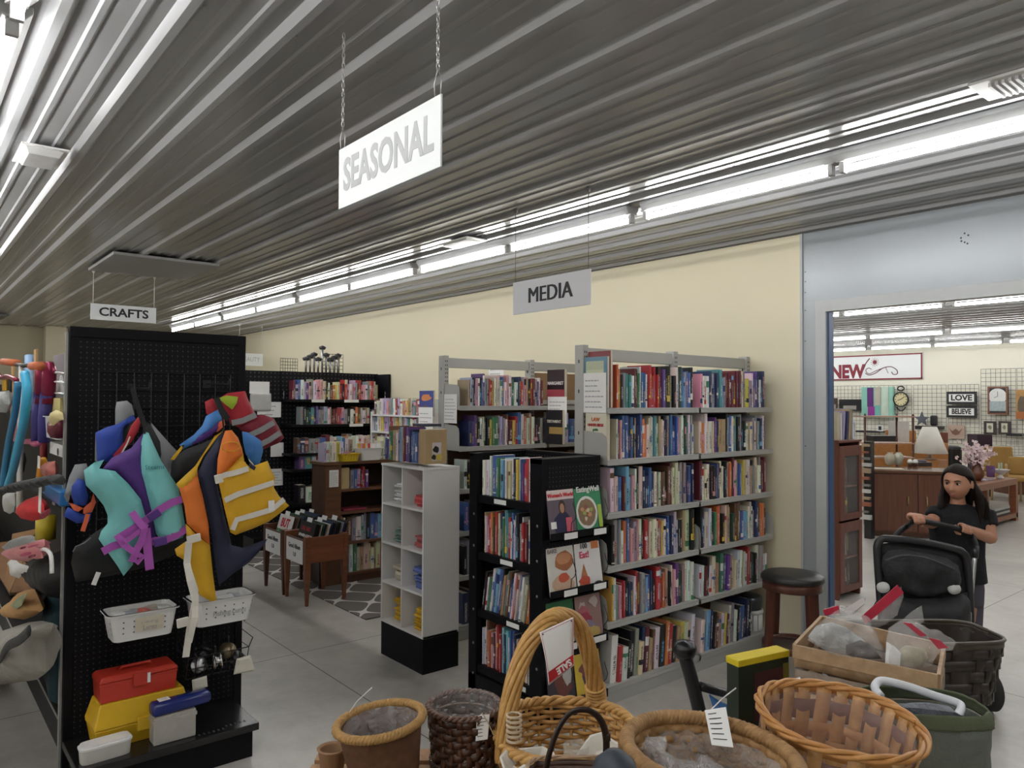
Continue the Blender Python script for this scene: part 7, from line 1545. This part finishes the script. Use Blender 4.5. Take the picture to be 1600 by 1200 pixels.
# golden willow basket with thick handle
c = at(886, 1.83, .7005); k = Bk(CM(c), .165, .17, [(0, .55), (.15, .9), (.25, 1.0)], 2.5)
t = thing('basket', 'golden willow basket with tall thick handle and hanging SALE card', 'basket', c)
b = MB(); k.weavers(b, .012, .245, 19, 30, .0058, .006, 0, False, 5, 4); b.build('willow_weave', GOLD, t, True)
b = MB(); k.stakes(b, 0, .25, 30, .0045); b.build('stakes', GOLD, t, True)
b = MB(); k.twist(b, .252, .007, .007, 3, 15, .002, n=200); b.build('rim', GOLD, t, True)
b = MB(); k.shell(b, 0, .01, -.004, 1, 30); b.build('bottom', GOLD, t)
A, B_ = K(793, 1155, 1.735), K(931, 1096, 1.985); T = [K(x, y, w) for x, y, w in ((787, 1190, 1.73), (791, 1140, 1.735), (800, 1080, 1.75), (818, 1022, 1.775), (840, 985, 1.80), (865, 964, 1.835), (890, 966, 1.87), (908, 985, 1.90), (920, 1020, 1.93), (928, 1058, 1.96), (932, 1096, 1.985), (933, 1130, 1.99))]
def spl(P, kk=6):
    out = []
    for i in range(len(P)-1):
        a, b_, c_, d = P[max(i-1, 0)], P[i], P[i+1], P[min(i+2, len(P)-1)]
        for j in range(kk): u = j/kk; out.append(.5*((2*b_)+(c_-a)*u+(2*a-5*b_+4*c_-d)*u*u+(3*b_-a-3*c_+d)*u**3))
    return out+[P[-1]]
P = spl(T, 8); b = MB(); N = len(P); lat = FH.cross(V((0, 0, 1)))
for q in range(9):
    S_ = []
    for i, p in enumerate(P):
        tn = (P[min(i+1, N-1)]-P[max(i-1, 0)]).normalized(); e1 = tn.cross(V((0, 0, 1)) if abs(tn.z) < .95 else RH).normalized(); e1 = (RH*.6+FH*.8).cross(tn).normalized(); e2 = tn.cross(e1)
        f = 2*PI*q/9+i*.085; R_ = .0165; S_.append(p+R_*(e1*math.cos(f)+e2*math.sin(f)))
    b.tube(S_, .0066, 6)
b.tube(P, .0145, 8); b.build('handle', GOLD, t, True)
for i in (N-14,):
    b = MB()
    for m_ in range(6):
        p = P[i+m_]; tn = (P[min(i+m_+1, N-1)]-P[i+m_-1]).normalized(); e1 = (RH*.6+FH*.8).cross(tn).normalized(); e2 = tn.cross(e1); b.tube([p+.0245*(e1*math.cos(a)+e2*math.sin(a)) for a in [j*PI/8 for j in range(16)]], .0042, 5, 0, True)
    b.build('handle_binding', GOLD, t, True)
# SALE card (hung upside down, so its lettering is inverted)
t = thing('sale_card', 'white card with red band reading SALE upside down, on basket handle', 'card', K(870, 1000, 1.80))
cs = [K(843, 988, 1.775), K(896, 964, 1.83), K(896.5, 1040, 1.80), K(857, 1071, 1.755)]
def cq(u, v, o=0.0):
    p = cs[0]*(1-u)*(1-v)+cs[1]*u*(1-v)+cs[2]*u*v+cs[3]*(1-u)*v; nn = (cs[3]-cs[0]).cross(cs[1]-cs[0]).normalized(); nn = nn if nn.dot(EYE-p) > 0 else -nn
    return p+nn*(.006*math.sin(PI*v)*(1-u)+o)
b = MB(); b.grid(lambda u, v: cq(u, v), 6, 10); b.build('card', PAPER, t, True, solid=.0006)
b = MB(); b.grid(lambda u, v: cq(.02+.96*u, .76+.2*v, .0012), 4, 4); b.build('red_band', mat('red_band_ink', (.50, .02, .03), .5), t)
b = MB()
for (u0, v0), (u1, v1) in (((.03, .03), (.97, .03)), ((.03, .03), (.03, .75)), ((.97, .03), (.97, .75)), ((.03, .97), (.97, .97))): b.tube([cq(u0, v0, .001), cq((u0+u1)/2, (v0+v1)/2, .001), cq(u1, v1, .001)], .0006, 4)
b.build('red_border', mat('red_band_ink', (.50, .02, .03), .5), t)
nn = (cq(.5, .85, .01)-cq(.5, .85)).normalized(); xx = (cq(.3, .85)-cq(.7, .85)).normalized(); yy = nn.cross(xx)
text('SALE', .021, basis(cq(.6, .86, .002), xx, yy, nn), 'lettering', PAPER, t, bold=.0007, sx=1.05)
for u in (.07, .93): b = MB(); b.lathe([(.0022, 0), (0, .0005)], 8, (0, 0, 0), 0, basis(cq(u, .06, .001), xx, yy, nn)); b.build('punch_hole', INK, t)
# foam trays, jar and string inside it
FOAM = mat('white_foam', (.70, .68, .62), .8, var=.03)
def foam(label, c, tilt, rz, s=1.0):
    M = CM(c, tilt, rz); t = thing('foam_tray', label, 'tray', c); b = MB(); o = [(.065, .045), (.045, .065), (-.045, .065), (-.065, .045), (-.065, -.045), (-.045, -.065), (.045, -.065), (.065, -.045)]
    b.ring([[(x*q*s, y*q*s, z*s) for x, y in o] for q, z in ((.62, -.028), (.95, 0), (1, .003), (.93, .003), (.62, -.02))], 0, True, (True, True), M); fixn(b.build('tray', FOAM, t, bev=.001))
    b = MB(); b.lathe([(.026*s, -.0185*s), (.03*s, -.0165*s), (.026*s, -.0165*s)], 18, (0, 0, 0), 0, M, cap=(False, False)); b.build('embossed_ring', FOAM, t)
foam('white foam tray near the handle foot in the golden basket', at(834, 1.66, .935), (8, 18), .3)
foam('white foam tray at front right of the golden basket', at(938, 1.66, .945), (-30, 30), .5)
foam('white foam tray cut by the lower edge, left of dark handle', at(858, 1.55, .955), (5, 12), .1)
c = at(902, 1.72, .905); b = MB(); b.lathe([(.026, 0), (.03, .03), (.03, .06), (.026, .061), (.026, .004)], 22, tuple(c), cap=(True, True)); tag(b.build('glass_jar', clear('clear_glass_jar', (.75, .72, .62), .3, .05, 8, .05), smooth=True), 'clear glass jar in the golden basket beside foam tray', 'jar')
c = K(803, 1135, 1.70); b = MB(); [b.tube([c+RH*(.016*math.cos(a))+V((0, 0, -.03+.011*i))+FH*.016*math.sin(a) for a in [j*PI/8 for j in range(16)]], .003, 5, 0, True) for i in range(6)]; tag(b.build('twine_roll', mat('pale_twine', (.55, .45, .32), .8)), 'pale roll of twine beside the golden basket handle foot', 'twine')
# small basket with thin dark handle
c = at(905, 1.48, .7005); k = Bk(CM(c), .10, .075, [(0, .85), (.315, 1.0)], 4)
t = thing('basket', 'small brown basket with thin dark arched handle at bottom edge', 'basket', c)
b = MB(); k.weavers(b, .01, .31, 12, 20, .006, .003, 0, True, per=4); k.shell(b, 0, .30, -.005, 6, 40); b.build('splint_weave', DBR, t, True, solid=.0015)
b = MB(); k.twist(b, .315, .002, .003, 2, 10, 0); b.build('rim', wick('light_rim', (.35, .22, .13), (.5, .33, .2), .5), t, True)
b = MB(); P = spl([K(x, y, w) for x, y, w in ((853, 1205, 1.47), (859, 1175, 1.47), (872, 1140, 1.475), (888, 1117, 1.48), (905, 1109, 1.485), (925, 1112, 1.49), (940, 1128, 1.495), (947, 1155, 1.50), (946, 1195, 1.50))]); b.tube(P, .0045, 7, flat=1.6); b.build('handle', mat('dark_bent_twig', (.025, .014, .010), .35, var=.3), t, True)
b = MB(); b.tube([P[-8]+RH*.004+V((0, 0, .005*i-.01)) for i in range(4)], .006, 6); b.build('binding', mat('dark_bent_twig', (.025, .014, .010), .35, var=.3), t, True)
c = at(962, 1.36, .7005); b = MB(); b.lathe([(.048, 0), (.05, .2), (.048, .36), (.036, .40), (.015, .418), (0, .42)], 30, tuple(c), cap=(True, False)); tag(b.build('round_tin', mat('slate_lid', (.035, .045, .06), .5, var=.15), smooth=True), 'dark slate domed container beside the big braided basket', 'container')
# big braided basket with crumpled bags
c = at(1090, 1.53, .7005); k = Bk(CM(c, (4.5, 0)), .170, .168, [(0, .62), (.2, .84), (.335, 1.0)])
t = thing('basket', 'big tan braided basket with thick rim, front and center right', 'basket', c)
b = MB(); k.weavers(b, .02, .325, 15, 46, .0105, .005, 0, False, 6, 3); b.build('braided_side', TAN, t, True)
b = MB(); k.shell(b, 0, .33, -.008, 8, 50); b.build('inner_side', TAN, t, True)
b = MB(); k.twist(b, .338, .0085, .0088, 3, 34, 0, n=330, ns=6); k.twist(b, .322, .006, .007, 2, 40, .008, n=300, ns=5); b.build('braided_rim', TAN, t, True)
b = MB(); k.shell(b, .05, .318, -.02, 12, 54, 0, .03, 9); b.build('liner', FILM, t, True)
def film_bag(label, c, rx, rz_, M=None, seed=1, T=.05, m=None, name='plastic_bag'):
    b = MB(); puff(b, blob(0, 0, rx, rz_, 14, .22, seed), M or CM(c, (10*seed % 25-12, 55), seed), T, R=T*1.5, res=.01, wr=1.1, seed=seed, nf=26); return tag(b.build(name, m or FILM, smooth=True), label, 'plastic bag')
BRF = mat('brown_mesh_cloth', (.16, .11, .075), .8, var=.4, scale=40, bump=.5)
film_bag('crumpled clear bag at left in the big braided basket', at(1045, 1.52, .97), .09, .07, seed=2); film_bag('crumpled clear bag at right in the big braided basket', at(1140, 1.48, .96), .10, .07, seed=5); film_bag('brown mesh bundle under clear bags in the big braided basket', at(1092, 1.52, .90), .13, .11, seed=7, m=BRF, name='mesh_bundle')
s2 = [K(1101, 1110, 1.66), K(1134, 1105, 1.66), K(1146, 1168, 1.56), K(1112, 1164, 1.57)]; swing_tag(t, s2)
b = MB(); b.tube([K(1110, 1110, 1.70), K(1128, 1092, 1.74), K(1150, 1075, 1.76)], .0016, 5); b.build('tag_string', WHITEPL, t)
# honey splint basket
c = at(1275, 1.73, .7005); k = Bk(CM(c, (5, 8)), .170, .145, [(0, .66), (.15, .86), (.352, 1.0)], 2.2)
t = thing('basket', 'honey coloured splint basket with mauve band and clear liner', 'basket', c)
b = MB(); k.weavers(b, .01, .262, 6, 26, 0, .0025, 0, True, per=4); b.build('splint_band', ORG, t, True, solid=.0016)
b = MB(); k.weavers(b, .264, .318, 1, 26, 0, .003, 0, True, per=4); b.build('mauve_band', MAUV, t, True, solid=.0016)
b = MB(); k.stakes(b, 0, .345, 26, .003, .003, 7, 0, .095); b.build('upright_splint', wick('pale_honey_splint', (.52, .27, .10), (.66, .40, .17), .4), t, True, solid=.0016)
b = MB(); k.shell(b, 0, .012, -.003, 1, 40); b.build('bottom', ORG, t)
b = MB(); k.weavers(b, .327, .357, 1, 26, 0, .0, 0, True, per=4); k.twist(b, .350, .006, .005, 3, 6, .004, n=220); b.build('rim', ORG, t, True, solid=.001)
b = MB(); k.shell(b, .06, .338, -.011, 12, 50, 0, .008, 12, False); b.build('liner', clear('pink_tint_film', (.80, .62, .58), .22, .1, 16, .5), t, True)
b = MB(); P4 = [K(1229, 1064, 1.86), K(1250, 1058, 1.87), K(1252, 1064, 1.85), K(1232, 1071, 1.85)]; b.add(P4, [(0, 1, 2, 3)]); b.build('price_tag', PAPER, t, solid=.001)
# pale splint rectangular basket of zip bags
def quad_basket(t, C4, h, th, mats, rows, rimh, wv, floor_z):
    """basket on a skewed rectangle: C4 rim corners in order, height h, walls woven of flat bands"""
    for i in range(4):
        a, b_ = C4[i], C4[(i+1) % 4]; L = (b_-a).length; n = (b_-a).cross(V((0, 0, 1))).normalized()
        for r in range(rows):
            bb = MB(); z0 = -h+h*r/rows+.003; z1 = -h+h*(r+1)/rows-.003; nn = max(6, int(L/.03)*2)
            P = [a.lerp(b_, j/nn)+n*(wv*math.cos(PI*j/2+PI*r)) for j in range(nn+1)]
            bb.ring([[p+V((0, 0, z0)), p+V((0, 0, z1))] for p in P], 0, False); bb.build('woven_band', mats[r % len(mats)], t, True, solid=th)
        bb = MB(); bb.ring([[p+n*o+V((0, 0, z)) for o, z in ((-.004, -rimh), (.006, -rimh), (.006, .004), (-.004, .004))] for p in (a, b_)]); fixn(bb.build('rim_band', mats[0], t, bev=.001))
    bb = MB(); bb.add([p+V((0, 0, -h+.003)) for p in C4], [(0, 1, 2, 3)]); bb.build('bottom', mats[0], t, solid=.003)
zr = 1.02
def kz(px, py, z): return onz(px, py, z)
C4 = [kz(1241, 1009, zr), kz(1466, 1056, zr), kz(1474, 1008, zr), kz(1284, 964, zr)]
cc = sum(C4, V((0, 0, 0)))/4; t = thing('basket', 'pale splint rectangular basket full of zip bags', 'basket', (cc.x, cc.y, .7005))
quad_basket(t, C4, zr-.7005, .002, [SPL, wick('grey_brown_splint', (.20, .15, .11), (.30, .23, .17), .6)], 5, .035, .0025, .7)
GRC = fabric('grey_striped_cloth', (.42, .43, .42), .8, fold=.8, scale=26, var=.55)
def contents(label, pts, w, T, m, seed, tilt=35, name='cloth', cat='cloth'):
    ci = K(sum(p[0] for p in pts)/len(pts), sum(p[1] for p in pts)/len(pts), w); Mq = Matrix.Translation(ci) @ basis(V((0, 0, 0)), RH, FH, V((0, 0, 1))) @ Matrix.Rotation(-math.radians(tilt), 4, 'X'); inv = Mq.inverted(); o = []
    nrm = Mq.to_3x3() @ V((0, -1, 0))
    for x, y in pts:
        r_ = ray(x, y); kk = (ci-EYE).dot(nrm)/r_.dot(nrm); q = inv @ (EYE+r_*kk); o.append((q.x, q.z))
    b = MB(); puff(b, o, Mq, T, R=T*1.6, res=.0095, wr=.85, seed=seed, nf=30); return tag(b.build(name, m, None, True), label, cat), Mq
contents('folded grey and white cloth in the left zip bag', [(1262, 995), (1275, 978), (1300, 972), (1330, 985), (1350, 1002), (1362, 1020), (1320, 1018), (1280, 1008)], 2.20, .04, GRC, 3)
contents('dark glassy bundle in the left zip bag', [(1322, 1008), (1345, 1000), (1366, 1012), (1378, 1030), (1345, 1030), (1322, 1022)], 2.14, .03, mat('dark_glassy', (.05, .04, .045), .25, var=.6, scale=30, bump=.4), 4)
contents('yellow-grey bundle in the right zip bag', [(1395, 1022), (1415, 1008), (1440, 1012), (1452, 1028), (1440, 1044), (1405, 1038)], 2.10, .03, mat('yellow_grey_bundle', (.40, .36, .24), .6, var=.6, scale=30, bump=.5), 5)
contents('folded white paper in front of the right zip bag', [(1385, 1002), (1398, 1010), (1408, 1020), (1406, 1044), (1383, 1036)], 2.08, .006, PAPER, 6, 10, 'paper', 'paper')
zb, Mz = contents('left clear zip bag slumped in the splint basket', [(1262, 1000), (1282, 972), (1305, 955), (1340, 958), (1358, 975), (1370, 1000), (1382, 1030), (1350, 1034), (1300, 1022)], 2.17, .07, FILM3, 8, 40, 'zip_bag', 'plastic bag')
zb, Mz = contents('clear zip bag with tall red strip standing at back of splint basket', [(1345, 968), (1372, 952), (1408, 916), (1412, 932), (1402, 960), (1385, 975), (1360, 985)], 2.30, .03, FILM2, 9, 5, 'zip_bag', 'plastic bag')
b = MB(); b.add([K(1346, 963, 2.27), K(1402, 914, 2.27), K(1412, 926, 2.27), K(1352, 976, 2.27)], [(0, 1, 2, 3)]); ROOTM[zb.name] = Matrix.Identity(4); b.build('red_zip_strip', mat('red_zip', (.55, .03, .07), .4), zb, solid=.002)
zb, Mz = contents('right clear zip bag with red zip hanging over the splint basket edge', [(1388, 982), (1405, 970), (1425, 972), (1452, 985), (1480, 1000), (1492, 1008), (1488, 1016), (1468, 1018), (1455, 1040), (1420, 1046), (1390, 1036), (1384, 1005)], 2.10, .065, FILM3, 11, 40, 'zip_bag', 'plastic bag')
ROOTM[zb.name] = Matrix.Identity(4); b = MB()
for q in (((1410, 972), (1424, 974), (1448, 993), (1438, 995)), ((1450, 996), (1468, 1000), (1482, 1012), (1466, 1014))): b.add([K(x, y, 2.02) for x, y in q], [(0, 1, 2, 3)])
b.build('red_zip_print', mat('red_zip_print', (.58, .06, .10), .4), zb, solid=.002)
zb, Mz = contents('small zip bag with red corner behind the left zip bag', [(1285, 952), (1308, 945), (1330, 948), (1352, 934), (1352, 942), (1335, 960), (1310, 964), (1290, 962)], 2.34, .02, FILM, 13, 5, 'zip_bag', 'plastic bag')
ROOTM[zb.name] = Matrix.Identity(4); b = MB(); b.add([K(x, y, 2.31) for x, y in ((1286, 953), (1310, 946), (1313, 958), (1289, 962))], [(0, 1, 2, 3)]); b.build('red_corner', mat('red_zip', (.55, .03, .07), .4), zb, solid=.002)
b = MB(); b.add([K(x, y, 2.31) for x, y in ((1318, 953), (1350, 932), (1352, 942), (1326, 962))], [(0, 1, 2, 3)]); b.build('paper_label', PAPER, zb, solid=.001)
contents('upright clear bag corner at back of the splint basket', [(1410, 968), (1425, 955), (1440, 946), (1444, 972), (1430, 980)], 2.28, .012, FILM2, 15, 5, 'zip_bag', 'plastic bag')
# dark rectangular woven basket
c = at(1418, 2.70, .7005); k = Bk(CM(c, (0, 0), .06), .298, .135, [(0, .86), (.222, 1.0)], 5)
t = thing('basket', 'large dark woven rectangular basket in front of the stroller', 'basket', c)
b = MB(); k.weavers(b, .005, .205, 5, 30, 0, .003, 0, True, per=4); b.build('woven_band', DCAR, t, True, solid=.002)
b = MB(); k.stakes(b, 0, .21, 30, .003, .003, 5, 0, .075); b.build('upright_slats', DCAR, t, True, solid=.002)
b = MB(); k.shell(b, 0, .21, -.006, 4, 60); b.build('inner_side', DCAR, t, True)
b = MB(); k.weavers(b, .2, .227, 1, 30, 0, .0, 0, True, per=4); P = [k.pt(2*PI*j/90, .225) for j in range(90)]; b.tube(P, .005, 6, 0, True); b.build('rim', wick('olive_brown_rim', (.06, .05, .035), (.10, .085, .06), .45), t, True, solid=.003)
# green fabric bag with white-lipped liner
c = at(1428, 1.875, .7005); k = Bk(CM(c, (2, 0)), .155, .095, [(0, .95), (.26, 1.0)], 3)
t = thing('tote_bag', 'grey-green fabric bag with pale lipped liner at lower right', 'bag', c)
GRN = fabric('olive_bag_cloth', (.10, .12, .065), .8, fold=.6, scale=10); GRG = fabric('grey_green_weave', (.155, .175, .15), .7, fold=.4, scale=16, weave=260)
b = MB(); k.shell(b, 0, .272, 0, 12, 60, 0, .006, 21); b.build('outer', GRG, t, True, solid=.003)
b = MB()
k2 = Bk(k.M, .155, .095, [(0, .95), (.27, 1.0), (.295, .97), (.31, .9)], 3); k2.shell(b, .275, .308, .004, 6, 60, 0, .007, 23, False); b.build('top_flap', GRN, t, True, solid=.004)
lp = spl([K(x, y, w) for x, y, w in ((1376, 1088, 1.84), (1367, 1074, 1.88), (1378, 1064, 1.90), (1420, 1073, 1.90), (1460, 1087, 1.895), (1492, 1097, 1.885), (1502, 1104, 1.87), (1498, 1116, 1.84), (1490, 1124, 1.82))]); b = MB(); b.tube(lp, .0105, 7); b.build('liner_lip', mat('pale_lilac_lip', (.70, .72, .76), .5), t, True)
b = MB(); puff(b, blob(0, 0, .115, .07, 16, .1, 4), CM(at(1434, 1.87, .975), (7, 58)), .022, res=.014, wr=1.6, seed=31); b.build('liner', fabric('blue_grey_liner', (.13, .145, .175), .45, fold=1.0, scale=14, var=.8), t, True)
# yellow-topped puzzle box
bx = thing('game_box', 'upright game box with yellow top edge and dark picture front', 'box', at(1192, 2.34, .7005)); a0, a1 = K(1154, 1034, 2.30), K(1232, 1013, 2.40); a0.z = a1.z = (a0.z+a1.z)/2; zt = a0.z; dv = (a1-a0); L = dv.length; dv.normalize(); nv = V((-dv.y, dv.x, 0)); Mb = basis(V((a0.x, a0.y, .7005)), dv, nv, V((0, 0, 1))); hb = zt-.7005
b = MB(); b.box(0, L, 0, .05, 0, hb-.01, 0, Mb); b.build('carton', mat('dark_green_card', (.018, .03, .018), .4), bx)
b = MB(); b.box(-.003, L+.003, -.003, .053, hb-.022, hb, 0, Mb); b.build('lid', mat('bright_yellow_card', (.70, .55, .02), .4), bx, bev=.003)
b = MB(); b.box(L*.3, L*.88, -.0015, 0, hb-.20, hb-.05, 0, Mb); b.build('picture_panel', mat('dark_plum_print', (.07, .022, .025), .4), bx); b = MB(); b.box(L*.88, L, -.0015, 0, 0, hb-.04, 0, Mb); b.build('olive_edge', mat('olive_print', (.22, .20, .03), .4), bx)
b = MB()
for cx, cz_, r in ((.38, hb-.135, .010), (.60, hb-.128, .013), (.72, hb-.122, .014)): b.tube([Mb @ V((L*cx+r*math.cos(a), -.003, cz_+1.3*r*math.sin(a))) for a in [j*PI/8 for j in range(16)]], .0025, 5, 0, True)
for z in (hb-.128, hb-.138): b.box(L*.46, L*.54, -.003, -.0015, z, z+.004, 0, Mb)
b.build('printed_symbols', mat('mauve_print', (.32, .22, .24), .5), bx)
# folding camp chair behind the baskets
t = thing('camp_chair', 'black folding chair with padded post top and blue cloth seat', 'chair', onz(1085, 1240))
w_ = 2.62; p0, p1 = K(1068, 1016, w_), K(1088, 1092, w_)
b = MB(); P = [K(1066, 1009, w_), K(1070, 1024, w_), K(1080, 1060, w_), K(1090, 1100, w_), K(1104, 1160, w_)]; q = P[-1]+(P[-1]-P[-2])*2.2; q.z = .002; b.tube(P+[q], .024, 14); b.build('post', BLACKPL, t, True)
b = MB(); b.lathe([(0, -.03), (.03, -.026), (.040, -.008), (.041, .012), (.03, .03), (0, .036)], 22, tuple(K(1070, 1016, w_)), cap=(False, False)); b.build('padded_cap', mat('glossy_black_pad', (.012, .012, .014), .2, var=.2, bump=.2), t, True)
b = MB(); b.tube([K(1094, 1072, w_), K(1120, 1080, w_+.05), K(1178, 1094, w_+.15)], .016, 10); b.build('arm_bar', BLACKPL, t, True)
q1 = K(1178, 1094, w_+.15); b = MB(); b.tube([q1, V((q1.x, q1.y, .002))], .014, 8); b.build('rear_leg', BLACKPL, t, True)
b = MB(); sp = [K(1108, 1085, w_+.02), K(1165, 1099, w_+.14), K(1180, 1130, w_+.05), K(1120, 1120, w_-.06)]; b.grid(lambda u, v: sp[0]*(1-u)*(1-v)+sp[1]*u*(1-v)+sp[2]*u*v+sp[3]*(1-u)*v-V((0, 0, .02*math.sin(PI*u))), 8, 8); b.build('seat_cloth', fabric('blue_seat_cloth', (.03, .16, .42), .7), t, True, solid=.003)
mo = MASS.build('books'); mo['kind'] = 'stuff'; tag(mo, 'rows of mixed books on the farther shelves and bookcases', 'books')
